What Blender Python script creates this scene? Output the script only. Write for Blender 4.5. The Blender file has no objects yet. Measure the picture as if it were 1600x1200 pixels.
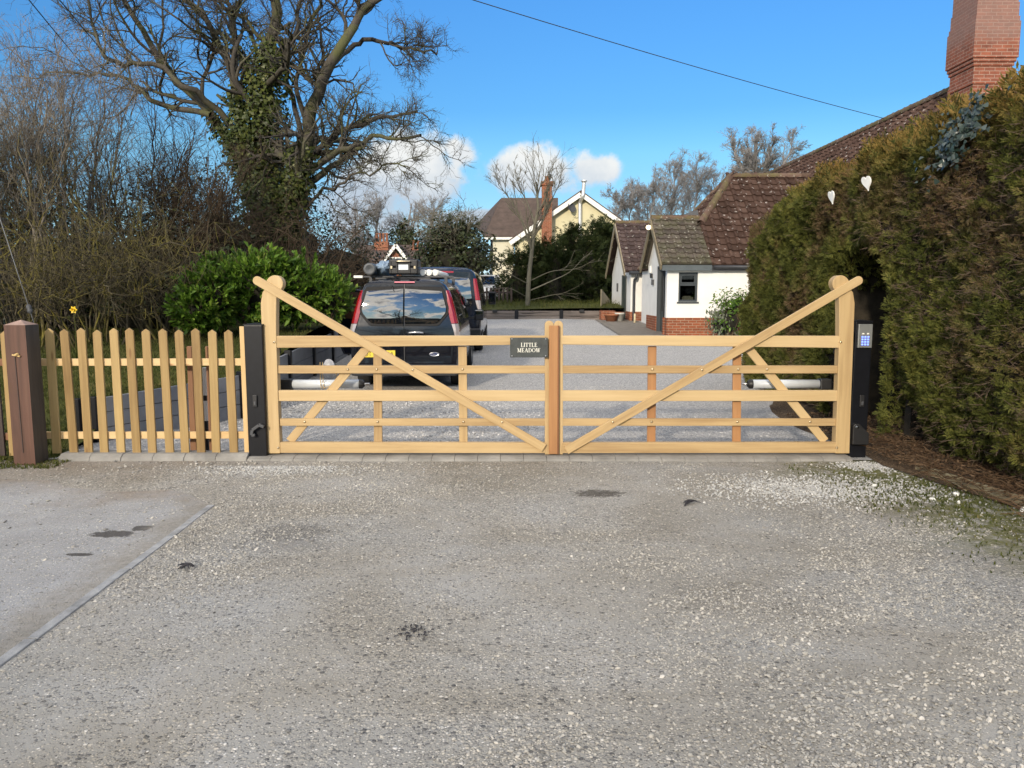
import bpy, math, random
import numpy as np
from math import radians as R, sin, cos, tan, pi, atan2, sqrt

SC = bpy.context.scene
COL = SC.collection
rng = np.random.default_rng(11)

# ------------------------------------------------------------------ camera
F_PX = 1200.0                    # focal length in pixels of the 1600 px wide photograph
PITCH = R(6.8)
EYE = 1.6
cam_d = bpy.data.cameras.new("camera")
cam_d.sensor_width = 36.0
cam_d.lens = 36.0 * F_PX / 1600.0
cam_d.clip_end = 2000
cam_d.clip_start = 0.05
cam = bpy.data.objects.new("camera", cam_d)
COL.objects.link(cam)
cam.location = (0, 0, EYE)
cam.rotation_euler = (R(90) - PITCH, 0, 0)
SC.camera = cam

# ------------------------------------------------------------------ light, sky, exposure
SUN_EL, SUN_AZ = R(20), R(20)    # sun behind the camera, a little to the left
SUN_DIR = (-sin(SUN_AZ) * cos(SUN_EL), -cos(SUN_AZ) * cos(SUN_EL), sin(SUN_EL))
SKY_STRENGTH = 0.15
sun_d = bpy.data.lights.new("sun", "SUN")
sun_d.energy = 2.3
sun_d.angle = R(3.0)
sun_d.color = (1.0, 0.87, 0.70)
sun = bpy.data.objects.new("sun", sun_d)
COL.objects.link(sun)
sun.location = (-8, -30, 20)
sun.rotation_euler = (R(90) - SUN_EL, 0, -SUN_AZ)
SC.view_settings.view_transform = 'Standard'
SC.view_settings.look = 'None'
SC.view_settings.gamma = 1.0
SC.view_settings.exposure = 0.72
SC.view_settings.use_curve_mapping = False
SC.cycles.use_denoising = True
SC.cycles.max_bounces = 6
SC.cycles.transparent_max_bounces = 8
SC.cycles.use_adaptive_sampling = True
SC.cycles.adaptive_threshold = 0.02


def N(nt, typ, ins=None, **props):
    n = nt.nodes.new(typ)
    for k, v in props.items():
        setattr(n, k, v)
    for k, v in (ins or {}).items():
        s = n.inputs[k]
        if isinstance(v, bpy.types.NodeSocket):
            nt.links.new(v, s)
        else:
            if isinstance(v, (tuple, list)) and s.type == 'RGBA' and len(v) == 3:
                v = (*v, 1)
            s.default_value = v
    return n


def M_(nt, op, a, b=0.0, c=None, clamp=False):
    ins = {0: a, 1: b}
    if c is not None:
        ins[2] = c
    return N(nt, 'ShaderNodeMath', ins, operation=op, use_clamp=clamp).outputs[0]


def mixc(nt, fac, a, b, mode='MIX'):
    return N(nt, 'ShaderNodeMix', {0: fac, 6: a, 7: b}, data_type='RGBA', blend_type=mode).outputs[2]


def ramp(nt, fac, stops, interp='LINEAR'):
    n = N(nt, 'ShaderNodeValToRGB', {0: fac})
    n.color_ramp.interpolation = interp
    e = n.color_ramp.elements
    while len(e) < len(stops):
        e.new(0.5)
    for i, (p, c) in enumerate(stops):
        e[i].position = p
        if not isinstance(c, (tuple, list)):
            c = (c, c, c)
        e[i].color = (*c[:3], 1)
    return n.outputs[0]


def smooth(nt, x, a, b):
    return N(nt, 'ShaderNodeMapRange', {0: x, 1: a, 2: b, 3: 0.0, 4: 1.0}, interpolation_type='SMOOTHSTEP').outputs[0]


def noise(nt, vec, scale, detail=4.0, rough=0.55, dist=0.0):
    return N(nt, 'ShaderNodeTexNoise', {'Vector': vec, 'Scale': scale, 'Detail': detail, 'Roughness': rough, 'Distortion': dist}).outputs[0]


world = bpy.data.worlds.new("World")
SC.world = world
world.use_nodes = True
wt = world.node_tree
wt.nodes.clear()
sky = N(wt, 'ShaderNodeTexSky', sky_type='NISHITA', sun_disc=False, sun_elevation=SUN_EL,
        sun_rotation=pi + SUN_AZ, altitude=0.0, air_density=1.0, dust_density=0.3, ozone_density=2.5)
hs = N(wt, 'ShaderNodeHueSaturation', {'Hue': 0.5, 'Saturation': 1.22, 'Value': 1.0, 'Color': sky.outputs[0]})
tc = N(wt, 'ShaderNodeTexCoord').outputs['Generated']
sp = N(wt, 'ShaderNodeSeparateXYZ', {0: tc})
dx, dy, dz = sp.outputs
tint = ramp(wt, dz, [(0.0, (0.36, 0.48, 0.90)), (0.08, (0.40, 0.48, 0.56)), (0.12, (0.40, 0.49, 0.56)), (0.17, (0.43, 0.56, 0.58)), (0.22, (0.36, 0.53, 0.62)), (0.35, (0.43, 0.62, 0.76)), (1.0, (0.5, 0.75, 0.9))])
sky_c = mixc(wt, 1.0, hs.outputs[0], tint, 'MULTIPLY')
nz = noise(wt, tc, 13.0, 7.0, 0.62)
nz2 = noise(wt, tc, 45.0, 5.0, 0.6)
front = smooth(wt, dy, 0.02, 0.1)
ydiv = M_(wt, 'MAXIMUM', dy, 0.05)
u = M_(wt, 'DIVIDE', dx, ydiv)
v = M_(wt, 'DIVIDE', dz, ydiv)
CLOUDS = [  # centre (u, v) and half sizes, as tangents of the direction
    (-0.125, 0.150, 0.090, 0.072), (-0.065, 0.175, 0.035, 0.030), (-0.185, 0.120, 0.09, 0.06),
    (0.105, 0.155, 0.042, 0.024), (0.02, 0.150, 0.085, 0.035), (-0.05, 0.095, 0.09, 0.014)]
tot = 0.0
lift = 0.0
for (u0, v0, su, sv) in CLOUDS:
    a = M_(wt, 'DIVIDE', M_(wt, 'SUBTRACT', u, u0), su)
    b = M_(wt, 'DIVIDE', M_(wt, 'SUBTRACT', v, v0), sv)
    d = M_(wt, 'SUBTRACT', 1.0, M_(wt, 'SQRT', M_(wt, 'ADD', M_(wt, 'MULTIPLY', a, a), M_(wt, 'MULTIPLY', b, b))))
    tot = M_(wt, 'MAXIMUM', d, tot if not isinstance(tot, float) else -1.0)
shape = M_(wt, 'ADD', tot, M_(wt, 'ADD', M_(wt, 'MULTIPLY', M_(wt, 'SUBTRACT', nz, 0.5), 1.9), M_(wt, 'MULTIPLY', M_(wt, 'SUBTRACT', nz2, 0.5), 0.55)))
mask_f = M_(wt, 'MULTIPLY', smooth(wt, shape, 0.05, 0.55), front)
nb = noise(wt, tc, 5.2, 10.0, 0.62, 0.4)
mask_b = M_(wt, 'MULTIPLY', M_(wt, 'MAXIMUM', M_(wt, 'MULTIPLY', smooth(wt, nb, 0.47, 0.535), smooth(wt, dy, 0.0, -0.25)), M_(wt, 'MULTIPLY', smooth(wt, nb, 0.42, 0.53), smooth(wt, dz, 0.52, 0.72))), smooth(wt, dz, 0.0, 0.1))  # rear clouds, plus unseen overhead ones added to brighten the ground
vv = M_(wt, 'ADD', v, M_(wt, 'MULTIPLY', M_(wt, 'SUBTRACT', nz, 0.5), 0.16))
ccol_f = ramp(wt, smooth(wt, vv, 0.10, 0.20), [(0.0, 0.5), (1.0, 1.0)])
ccol_f.node.color_ramp.elements[0].color = (2.2, 2.5, 2.9, 1)
ccol_f.node.color_ramp.elements[1].color = (3.9, 3.85, 3.7, 1)
ccol_b = mixc(wt, smooth(wt, nb, 0.54, 0.66), (9.5, 9.0, 8.2), (2.8, 2.85, 3.0))
c1 = mixc(wt, M_(wt, 'MULTIPLY', mask_f, 0.93), sky_c, ccol_f)
c2 = mixc(wt, mask_b, c1, ccol_b)
bg = N(wt, 'ShaderNodeBackground', {'Color': c2, 'Strength': SKY_STRENGTH})
N(wt, 'ShaderNodeOutputWorld', {0: bg.outputs[0]})

# ------------------------------------------------------------------ helpers
CT, ST = cos(PITCH), sin(PITCH)


def at(px, py, Y):
    """world point seen at photograph pixel (px, py) at depth Y"""
    dx_, dyc = px - 800.0, 600.0 - py
    dy_ = F_PX * CT + dyc * ST
    dz_ = -F_PX * ST + dyc * CT
    k = Y / dy_
    return np.array((dx_ * k, Y, EYE + dz_ * k))


def gnd(px, py, z=0.0):
    dx_, dyc = px - 800.0, 600.0 - py
    dy_ = F_PX * CT + dyc * ST
    dz_ = -F_PX * ST + dyc * CT
    k = (z - EYE) / dz_
    return np.array((dx_ * k, dy_ * k, z))


def nrm(v):
    return v / (np.linalg.norm(v, axis=-1, keepdims=True) + 1e-12)


W = {}


def put(o, label=None, cat=None, group=None, kind=None):
    if label: o['label'] = label
    if cat: o['category'] = cat
    if group: o['group'] = group
    if kind: o['kind'] = kind
    return o


def thing(name, label, cat, loc=(0, 0, 0), group=None):
    o = bpy.data.objects.new(name, None)
    COL.objects.link(o)
    o.empty_display_size = 0.2
    o.location = loc
    W[o.name] = np.array(loc, float)
    return put(o, label, cat, group)


def link(o, parent, origin):
    COL.objects.link(o)
    W[o.name] = np.array(origin, float)
    if parent is not None:
        o.parent = parent
        o.location = W[o.name] - W[parent.name]
    else:
        o.location = origin
    return o


def bev(o, w=0.006, seg=2, ang=35):
    m = o.modifiers.new("bevel", 'BEVEL')
    m.width = w
    m.segments = seg
    m.limit_method = 'ANGLE'
    m.angle_limit = R(ang)
    m.harden_normals = False
    return o


class MB:
    def __init__(s):
        s.v, s.f, s.n = [], [], 0

    def add(s, v, f, mi=0, smooth=False):
        v = np.asarray(v, float).reshape(-1, 3)
        if isinstance(f, np.ndarray):
            if len(f):
                s.f.append((f + s.n, mi, smooth))
        else:
            by = {}
            for q in f:
                by.setdefault(len(q), []).append(q)
            for q in by.values():
                s.f.append((np.array(q, int) + s.n, mi, smooth))
        s.v.append(v)
        s.n += len(v)
        return s

    def box(s, x0, x1, y0, y1, z0, z1, mi=0):
        v = [(x0, y0, z0), (x1, y0, z0), (x1, y1, z0), (x0, y1, z0), (x0, y0, z1), (x1, y0, z1), (x1, y1, z1), (x0, y1, z1)]
        f = [(0, 3, 2, 1), (4, 5, 6, 7), (0, 1, 5, 4), (1, 2, 6, 5), (2, 3, 7, 6), (3, 0, 4, 7)]
        return s.add(v, f, mi)

    def obox(s, c, ax, ay, az, mi=0):
        """box from centre and three half-axis vectors"""
        c, ax, ay, az = (np.array(q, float) for q in (c, ax, ay, az))
        v = [c + i * ax + j * ay + k * az for k in (-1, 1) for (i, j) in ((-1, -1), (1, -1), (1, 1), (-1, 1))]
        f = [(0, 3, 2, 1), (4, 5, 6, 7), (0, 1, 5, 4), (1, 2, 6, 5), (2, 3, 7, 6), (3, 0, 4, 7)]
        return s.add(v, f, mi)

    def bar(s, p0, p1, w, t, up=(0, 0, 1), mi=0):
        p0, p1 = np.array(p0, float), np.array(p1, float)
        d = p1 - p0
        a = nrm(np.cross(d, np.array(up, float)))
        b = nrm(np.cross(a, d))
        return s.obox((p0 + p1) / 2, d / 2, a * t / 2, b * w / 2, mi)

    def prism(s, poly, y0, y1, mi=0):
        """outline in the x-z plane pushed along y"""
        n = len(poly)
        v = [(x, y0, z) for x, z in poly] + [(x, y1, z) for x, z in poly]
        f = [tuple(range(n)), tuple(range(2 * n - 1, n - 1, -1))]
        f += [(i, i + n, (i + 1) % n + n, (i + 1) % n) for i in range(n)]
        return s.add(v, f, mi)

    def prism_dir(s, pts, vec, mi=0):
        pts = np.array(pts, float)
        n = len(pts)
        v = np.vstack([pts, pts + np.array(vec, float)])
        f = [tuple(range(n)), tuple(range(2 * n - 1, n - 1, -1))]
        f += [(i, i + n, (i + 1) % n + n, (i + 1) % n) for i in range(n)]
        return s.add(v, f, mi)

    def tube(s, pts, rad, k=8, mi=0, cap=True, smooth=True):
        P = np.array(pts, float)[None]
        r = np.full((1, P.shape[1]), rad, float) if np.isscalar(rad) else np.array(rad, float)[None]
        v, f = tubes(P, r, k)
        s.add(v, f, mi, smooth)
        if cap:
            n = P.shape[1]
            s.f.append((np.array([list(range(k))[::-1]]) + s.n - n * k, mi, False))
            s.f.append((np.array([[(n - 1) * k + i for i in range(k)]]) + s.n - n * k, mi, False))
        return s

    def lathe(s, prof, c=(0, 0, 0), axis=(0, 0, 1), k=20, mi=0, smooth=True):
        """profile (radius, height) turned round an axis through c"""
        ax = nrm(np.array(axis, float))
        a = nrm(np.cross(ax, (0.31, 0.9, 0.2) if abs(ax[1]) < 0.9 else (1, 0, 0)))
        b = np.cross(ax, a)
        v = []
        for r, h in prof:
            for i in range(k):
                t = 2 * pi * i / k
                v.append(np.array(c) + ax * h + (a * cos(t) + b * sin(t)) * max(r, 1e-4))
        f = [(j * k + i, j * k + (i + 1) % k, (j + 1) * k + (i + 1) % k, (j + 1) * k + i) for j in range(len(prof) - 1) for i in range(k)]
        return s.add(v, f, mi, smooth)

    def build(s, name, mats, parent=None, origin=None, smooth=None):
        if origin is None:
            origin = W[parent.name] if parent is not None else np.zeros(3)
        origin = np.array(origin, float)
        me = bpy.data.meshes.new(name)
        V = (np.vstack(s.v) if s.v else np.zeros((0, 3))) - origin
        me.vertices.add(len(V))
        me.vertices.foreach_set("co", V.astype(np.float32).ravel())
        loops = np.concatenate([f.ravel() for f, _, _ in s.f])
        tots = np.concatenate([np.full(len(f), f.shape[1]) for f, _, _ in s.f])
        mis = np.concatenate([np.full(len(f), m) for f, m, _ in s.f])
        sm = np.concatenate([np.full(len(f), bool(q)) for f, _, q in s.f])
        me.loops.add(len(loops))
        me.loops.foreach_set("vertex_index", loops.astype(np.int32))
        me.polygons.add(len(tots))
        starts = np.concatenate([[0], np.cumsum(tots)[:-1]])
        me.polygons.foreach_set("loop_start", starts.astype(np.int32))
        me.polygons.foreach_set("material_index", mis.astype(np.int32))
        if smooth is not None:
            sm[:] = smooth
        me.polygons.foreach_set("use_smooth", sm)
        me.update(calc_edges=True)
        for m in (mats if isinstance(mats, (list, tuple)) else [mats]):
            me.materials.append(m)
        o = bpy.data.objects.new(name, me)
        return link(o, parent, origin)


def tubes(P, Rd, k):
    M, n, _ = P.shape
    T = np.gradient(P, axis=1)
    T = nrm(T)
    ov = nrm(P[:, -1] - P[:, 0] + 1e-9)
    ref = np.where(np.abs(ov[:, 2:3]) > 0.8, np.array([[1.0, 0.13, 0.0]]), np.array([[0.05, 0.1, 1.0]]))
    n1 = nrm(np.cross(T, ref[:, None, :]))
    n2 = np.cross(T, n1)
    a = np.arange(k) * 2 * pi / k
    V = P[:, :, None, :] + Rd[:, :, None, None] * (np.cos(a)[None, None, :, None] * n1[:, :, None, :] + np.sin(a)[None, None, :, None] * n2[:, :, None, :])
    base = (np.arange(M) * n * k)[:, None, None]
    j = (np.arange(n - 1) * k)[None, :, None]
    i = np.arange(k)[None, None, :]
    i2 = (i + 1) % k
    f = np.stack([base + j + i, base + j + i2, base + j + k + i2, base + j + k + i], axis=-1)
    return V.reshape(-1, 3), f.reshape(-1, 4)


def resample(pts, n):
    P = np.array(pts, float)
    m = len(P)
    E = np.vstack([2 * P[0] - P[1], P, 2 * P[-1] - P[-2]])
    out = []
    for t in np.linspace(0, m - 1 - 1e-6, n):
        i = int(t)
        f = t - i
        p0, p1, p2, p3 = E[i], E[i + 1], E[i + 2], E[i + 3]
        out.append(0.5 * (2 * p1 + (p2 - p0) * f + (2 * p0 - 5 * p1 + 4 * p2 - p3) * f * f + (3 * p1 - p0 - 3 * p2 + p3) * f ** 3))
    return np.array(out)


def spawn(P, Rd, r, cnt, t0=0.25, t1=1.0, ang=0.8, ratio=0.5, rr=0.6, n=5, wig=0.2, trop=0.0, bend=0.0, rmin=0.002, lmin=0.0, tip=0.4):
    """child branches of the branches P (M, n, 3) with radii Rd"""
    M, np_, _ = P.shape
    idx = np.repeat(np.arange(M), cnt)
    K = len(idx)
    t = r.uniform(t0, t1, K)
    s_ = t * (np_ - 1) * 0.9999
    i = s_.astype(int)
    f = (s_ - i)[:, None]
    base = P[idx, i] * (1 - f) + P[idx, i + 1] * f
    rb = Rd[idx, i] * (1 - f[:, 0]) + Rd[idx, i + 1] * f[:, 0]
    tg = nrm(P[idx, i + 1] - P[idx, i])
    Lp = np.linalg.norm(np.diff(P, axis=1), axis=2).sum(1)[idx]
    q = r.normal(size=(K, 3))
    q = nrm(q - (q * tg).sum(1, keepdims=True) * tg)
    a = (ang * r.uniform(0.6, 1.35, K))[:, None]
    d = nrm(tg * np.cos(a) + q * np.sin(a) + np.array([0, 0, trop]))
    L = np.maximum(Lp * ratio * r.uniform(0.55, 1.3, K) * (1.15 - 0.55 * t), lmin)
    r0 = np.maximum(rb * rr, rmin)
    pts = [base]
    step = (L / (n - 1))[:, None]
    for _ in range(n - 1):
        d = nrm(d + r.normal(size=(K, 3)) * wig + np.array([0, 0, bend]))
        pts.append(pts[-1] + d * step)
    P2 = np.stack(pts, 1)
    R2 = r0[:, None] * np.linspace(1, tip, n)[None]
    return P2, np.maximum(R2, rmin * 0.6)


def frames(nv, r):
    """random orthonormal frames whose third axis is nv"""
    nv = nrm(nv)
    q = r.normal(size=nv.shape)
    a = nrm(q - (q * nv).sum(1, keepdims=True) * nv)
    return a, np.cross(nv, a), nv


LEAF_DIAMOND = np.array([(0, -0.5, 0), (0.22, 0, 0.06), (0, 0.5, -0.05), (-0.22, 0, 0.06)])
LEAF_OVAL = np.array([(0, -0.5, 0), (0.17, -0.2, 0.05), (0.18, 0.15, 0.05), (0, 0.5, -0.06), (-0.18, 0.15, 0.05), (-0.17, -0.2, 0.05)])
LEAF_IVY = np.array([(0, -0.4, 0), (0.42, -0.3, 0.05), (0.3, 0.05, 0), (0, 0.5, -0.05), (-0.3, 0.05, 0), (-0.42, -0.3, 0.05)])


def leafset(mb, C, size, nv, r, shape=LEAF_DIAMOND, mi=0, up=None, var=0.35):
    C = np.asarray(C)
    K = len(C)
    if K == 0:
        return
    a, b, c = frames(nv, r)
    if up is not None:
        b = nrm(np.broadcast_to(np.array(up, float), nv.shape) + r.normal(size=nv.shape) * 0.35)
        a = nrm(np.cross(b, nv))
        c = np.cross(a, b)
    s_ = size * r.uniform(1 - var, 1 + var, K)
    V = C[:, None, :] + s_[:, None, None] * (shape[None, :, 0:1] * a[:, None] + shape[None, :, 1:2] * b[:, None] + shape[None, :, 2:3] * c[:, None])
    k = len(shape)
    f = np.arange(K * k).reshape(K, k)
    mb.add(V.reshape(-1, 3), f, mi)


def spray_templates(r, n=6, fr=7):
    """flat feathery conifer sprays: thin fronds off a short stem, axis +x"""
    out = []
    for _ in range(n):
        V = []
        for j in range(fr):
            t = 0.12 + 0.8 * j / (fr - 1)
            side = 1 if j % 2 else -1
            if j == fr - 1:
                side = 0
            a = side * r.uniform(0.45, 0.85)
            L = (0.62 - 0.35 * t) * r.uniform(0.8, 1.25)
            p = np.array((t * 0.62, 0, r.normal() * 0.03))
            d = np.array((cos(a), sin(a), r.normal() * 0.12))
            w = np.array((-d[1], d[0], 0)) * 0.055
            V += [p - w, p + d * L * 0.55 + w * 1.0, p + d * L]
            V += [p + w, p + d * L * 0.55 - w * 1.0, p + d * L]
        out.append(np.array(V))
    return out


SPRAYS = spray_templates(np.random.default_rng(5))


def sprayset(mb, C, D, size, r, mi=0, var=0.4, roll=None):
    """sprays at C pointing along D"""
    K = len(C)
    if K == 0:
        return
    D = nrm(D)
    q = r.normal(size=(K, 3))
    b = nrm(q - (q * D).sum(1, keepdims=True) * D)
    c = np.cross(D, b)
    s_ = size * r.uniform(1 - var, 1 + var, K)
    which = r.integers(0, len(SPRAYS), K)
    for w in range(len(SPRAYS)):
        m = which == w
        T = SPRAYS[w]
        V = C[m][:, None] + s_[m][:, None, None] * (T[None, :, 0:1] * D[m][:, None] + T[None, :, 1:2] * b[m][:, None] + T[None, :, 2:3] * c[m][:, None])
        mb.add(V.reshape(-1, 3), np.arange(m.sum() * len(T)).reshape(-1, 3), mi)


def ico():
    t = (1 + 5 ** 0.5) / 2
    v = np.array([(-1, t, 0), (1, t, 0), (-1, -t, 0), (1, -t, 0), (0, -1, t), (0, 1, t), (0, -1, -t), (0, 1, -t), (t, 0, -1), (t, 0, 1), (-t, 0, -1), (-t, 0, 1)], float)
    f = np.array([(0, 11, 5), (0, 5, 1), (0, 1, 7), (0, 7, 10), (0, 10, 11), (1, 5, 9), (5, 11, 4), (11, 10, 2), (10, 7, 6), (7, 1, 8),
                  (3, 9, 4), (3, 4, 2), (3, 2, 6), (3, 6, 8), (3, 8, 9), (4, 9, 5), (2, 4, 11), (6, 2, 10), (8, 6, 7), (9, 8, 1)])
    return nrm(v), f


ICO_V, ICO_F = ico()


def stones(mb, XY, size, r, zf=lambda x, y: 0 * x, flat=0.55, mi=0, sink=0.25):
    K = len(XY)
    s_ = size if not np.isscalar(size) else np.full(K, size)
    a = r.uniform(0, 2 * pi, K)
    ca, sa = np.cos(a), np.sin(a)
    V = ICO_V[None] * (1 + r.normal(size=(K, 12, 1)) * 0.16)
    V = V * np.stack([r.uniform(0.7, 1.25, K), r.uniform(0.6, 1.0, K), flat * r.uniform(0.6, 1.3, K)], 1)[:, None, :]
    x = V[..., 0] * ca[:, None] - V[..., 1] * sa[:, None]
    y = V[..., 0] * sa[:, None] + V[..., 1] * ca[:, None]
    z = V[..., 2]
    tx, ty = r.normal(size=(K, 1)) * 0.25, r.normal(size=(K, 1)) * 0.25
    z = z + tx * x + ty * y
    h = s_[:, None] * 0.5
    out = np.stack([XY[:, 0:1] + x * h, XY[:, 1:2] + y * h, zf(XY[:, 0], XY[:, 1])[:, None] + z * h + h * flat * (1 - 2 * sink)], -1)
    f = ICO_F[None] + (np.arange(K) * 12)[:, None, None]
    mb.add(out.reshape(-1, 3), f.reshape(-1, 3), mi)


def vnoise(x, y, seed=0, sc=1.0):
    """cheap smooth value noise in 2-D, about -1..1"""
    r = np.random.default_rng(seed)
    o = np.zeros_like(np.asarray(x, float) + np.asarray(y, float))
    for _ in range(7):
        k = r.normal(size=2) * sc
        o = o + np.sin(k[0] * x + k[1] * y + r.uniform(0, 6.28)) * 0.45
    return o


# ------------------------------------------------------------------ materials
def new_mat(name, rough=0.6, spec=0.4):
    m = bpy.data.materials.new(name)
    m.use_nodes = True
    nt = m.node_tree
    b = nt.nodes['Principled BSDF']
    b.inputs['Roughness'].default_value = rough
    b.inputs['Specular IOR Level'].default_value = spec
    return m, nt, b


def setc(nt, b, col, sock='Base Color'):
    if isinstance(col, bpy.types.NodeSocket):
        nt.links.new(col, b.inputs[sock])
    else:
        b.inputs[sock].default_value = (*col, 1) if isinstance(col, (tuple, list)) else col


def obj_co(nt):
    return N(nt, 'ShaderNodeTexCoord').outputs['Object']


def bump(nt, b, h, strength=0.4, dist=0.01):
    n = N(nt, 'ShaderNodeBump', {'Strength': strength, 'Distance': dist, 'Height': h})
    nt.links.new(n.outputs[0], b.inputs['Normal'])


def plain(name, col, rough=0.5, metal=0.0, spec=0.5, var=0.12, scale=6.0, bmp=0.0, coat=0.0):
    m, nt, b = new_mat(name, rough, spec)
    co = obj_co(nt)
    n = noise(nt, co, scale, 5, 0.6)
    lo = tuple(c * (1 - var) for c in col)
    hi = tuple(min(1, c * (1 + var)) for c in col)
    setc(nt, b, ramp(nt, n, [(0.3, lo), (0.7, hi)]))
    b.inputs['Metallic'].default_value = metal
    if coat:
        b.inputs['Coat Weight'].default_value = coat
        b.inputs['Coat Roughness'].default_value = 0.04
    nr = noise(nt, co, scale * 3, 4, 0.6)
    nt.links.new(M_(nt, 'ADD', rough - 0.06, M_(nt, 'MULTIPLY', nr, 0.12)), b.inputs['Roughness'])
    if bmp:
        bump(nt, b, noise(nt, co, scale * 8, 4, 0.6), bmp, 0.01)
    return m


def wood(name, stops, grain=(1.2, 26.0, 26.0), rough=0.55, knots=0.0, crack=0.0, knotcol=(0.1, 0.05, 0.02), bmp=0.25):
    """wood with its grain along the object's own x axis"""
    m, nt, b = new_mat(name, rough, 0.35)
    co = obj_co(nt)
    rnd = N(nt, 'ShaderNodeObjectInfo').outputs['Random']
    off = N(nt, 'ShaderNodeCombineXYZ', {0: M_(nt, 'MULTIPLY', rnd, 37.0), 1: M_(nt, 'MULTIPLY', rnd, 11.0), 2: rnd}).outputs[0]
    v = N(nt, 'ShaderNodeVectorMath', {0: co, 1: off}, operation='ADD').outputs[0]
    g = N(nt, 'ShaderNodeVectorMath', {0: v, 1: grain}, operation='MULTIPLY').outputs[0]
    n1 = noise(nt, g, 1.0, 6, 0.62, 0.4)
    n2 = noise(nt, N(nt, 'ShaderNodeVectorMath', {0: v, 1: (0.9, 4.0, 4.0)}, operation='MULTIPLY').outputs[0], 1.0, 4, 0.5)
    f = M_(nt, 'ADD', M_(nt, 'MULTIPLY', n1, 0.62), M_(nt, 'ADD', M_(nt, 'MULTIPLY', n2, 0.42), M_(nt, 'MULTIPLY', M_(nt, 'SUBTRACT', rnd, 0.5), 0.30)))
    c = ramp(nt, f, stops)
    if knots:
        vo = N(nt, 'ShaderNodeTexVoronoi', {'Vector': N(nt, 'ShaderNodeVectorMath', {0: v, 1: (2.2, 9.0, 9.0)}, operation='MULTIPLY').outputs[0], 'Scale': 1.0})
        k = smooth(nt, vo.outputs[0], 0.16, 0.06)
        c = mixc(nt, M_(nt, 'MULTIPLY', k, knots), c, knotcol)
    h = n1
    if crack:
        cr = noise(nt, N(nt, 'ShaderNodeVectorMath', {0: v, 1: (0.6, 13.0, 13.0)}, operation='MULTIPLY').outputs[0], 1.0, 3, 0.5, 0.3)
        ck = smooth(nt, cr, 0.40, 0.355)
        c = mixc(nt, M_(nt, 'MULTIPLY', ck, crack), c, (0.03, 0.02, 0.015))
        h = M_(nt, 'SUBTRACT', n1, M_(nt, 'MULTIPLY', ck, 2.0))
    setc(nt, b, c)
    bump(nt, b, h, bmp, 0.004)
    return m


def gravel(name, stone_stops, dust_stops, scale=42.0, cover=(0.42, 0.62), patch=0.55, rough=0.9, extra=None, bmp=0.9):
    m, nt, b = new_mat(name, rough, 0.2)
    co = obj_co(nt)
    wob = N(nt, 'ShaderNodeVectorMath', {0: co, 1: N(nt, 'ShaderNodeTexNoise', {'Vector': co, 'Scale': 30.0}).outputs[1]}, operation='ADD').outputs[0]
    v1 = N(nt, 'ShaderNodeTexVoronoi', {'Vector': co, 'Scale': scale, 'Randomness': 1.0})
    v2 = N(nt, 'ShaderNodeTexVoronoi', {'Vector': co, 'Scale': scale * 2.3, 'Randomness': 1.0})
    s1 = N(nt, 'ShaderNodeSeparateColor', {0: v1.outputs[1]}).outputs
    s2 = N(nt, 'ShaderNodeSeparateColor', {0: v2.outputs[1]}).outputs
    st1, st2 = ramp(nt, s1[0], stone_stops), ramp(nt, s2[0], stone_stops)
    pn = noise(nt, co, patch, 6, 0.62, 0.3)
    pf = noise(nt, co, 5.0, 5, 0.65)
    dn = noise(nt, co, 0.9, 5, 0.6)
    dust = ramp(nt, M_(nt, 'ADD', M_(nt, 'MULTIPLY', dn, 0.7), M_(nt, 'MULTIPLY', noise(nt, co, 60.0, 4, 0.7), 0.35)), dust_stops)
    cov = smooth(nt, M_(nt, 'ADD', M_(nt, 'MULTIPLY', pn, 0.7), M_(nt, 'MULTIPLY', pf, 0.3)), cover[0], cover[1])
    # small stones everywhere in proportion to the cover, big ones where it is loose
    k2 = M_(nt, 'MULTIPLY', M_(nt, 'LESS_THAN', s2[1], M_(nt, 'ADD', 0.34, M_(nt, 'MULTIPLY', cov, 0.6))), smooth(nt, v2.outputs[0], 0.62, 0.45))
    k1 = M_(nt, 'MULTIPLY', M_(nt, 'LESS_THAN', s1[1], M_(nt, 'ADD', 0.06, M_(nt, 'MULTIPLY', cov, 0.62))), smooth(nt, v1.outputs[0], 0.52, 0.40))
    c = mixc(nt, k2, dust, st2)
    c = mixc(nt, k1, c, st1)
    if extra:
        c = extra(nt, co, c, pf)
    setc(nt, b, c)
    h = M_(nt, 'ADD', M_(nt, 'MULTIPLY', k1, M_(nt, 'SUBTRACT', 1.0, v1.outputs[0])), M_(nt, 'MULTIPLY', k2, M_(nt, 'MULTIPLY', M_(nt, 'SUBTRACT', 1.0, v2.outputs[0]), 0.5)))
    h = M_(nt, 'ADD', h, M_(nt, 'MULTIPLY', noise(nt, co, 140.0, 3, 0.6), 0.25))
    bump(nt, b, h, bmp, 0.012)
    return m


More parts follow.
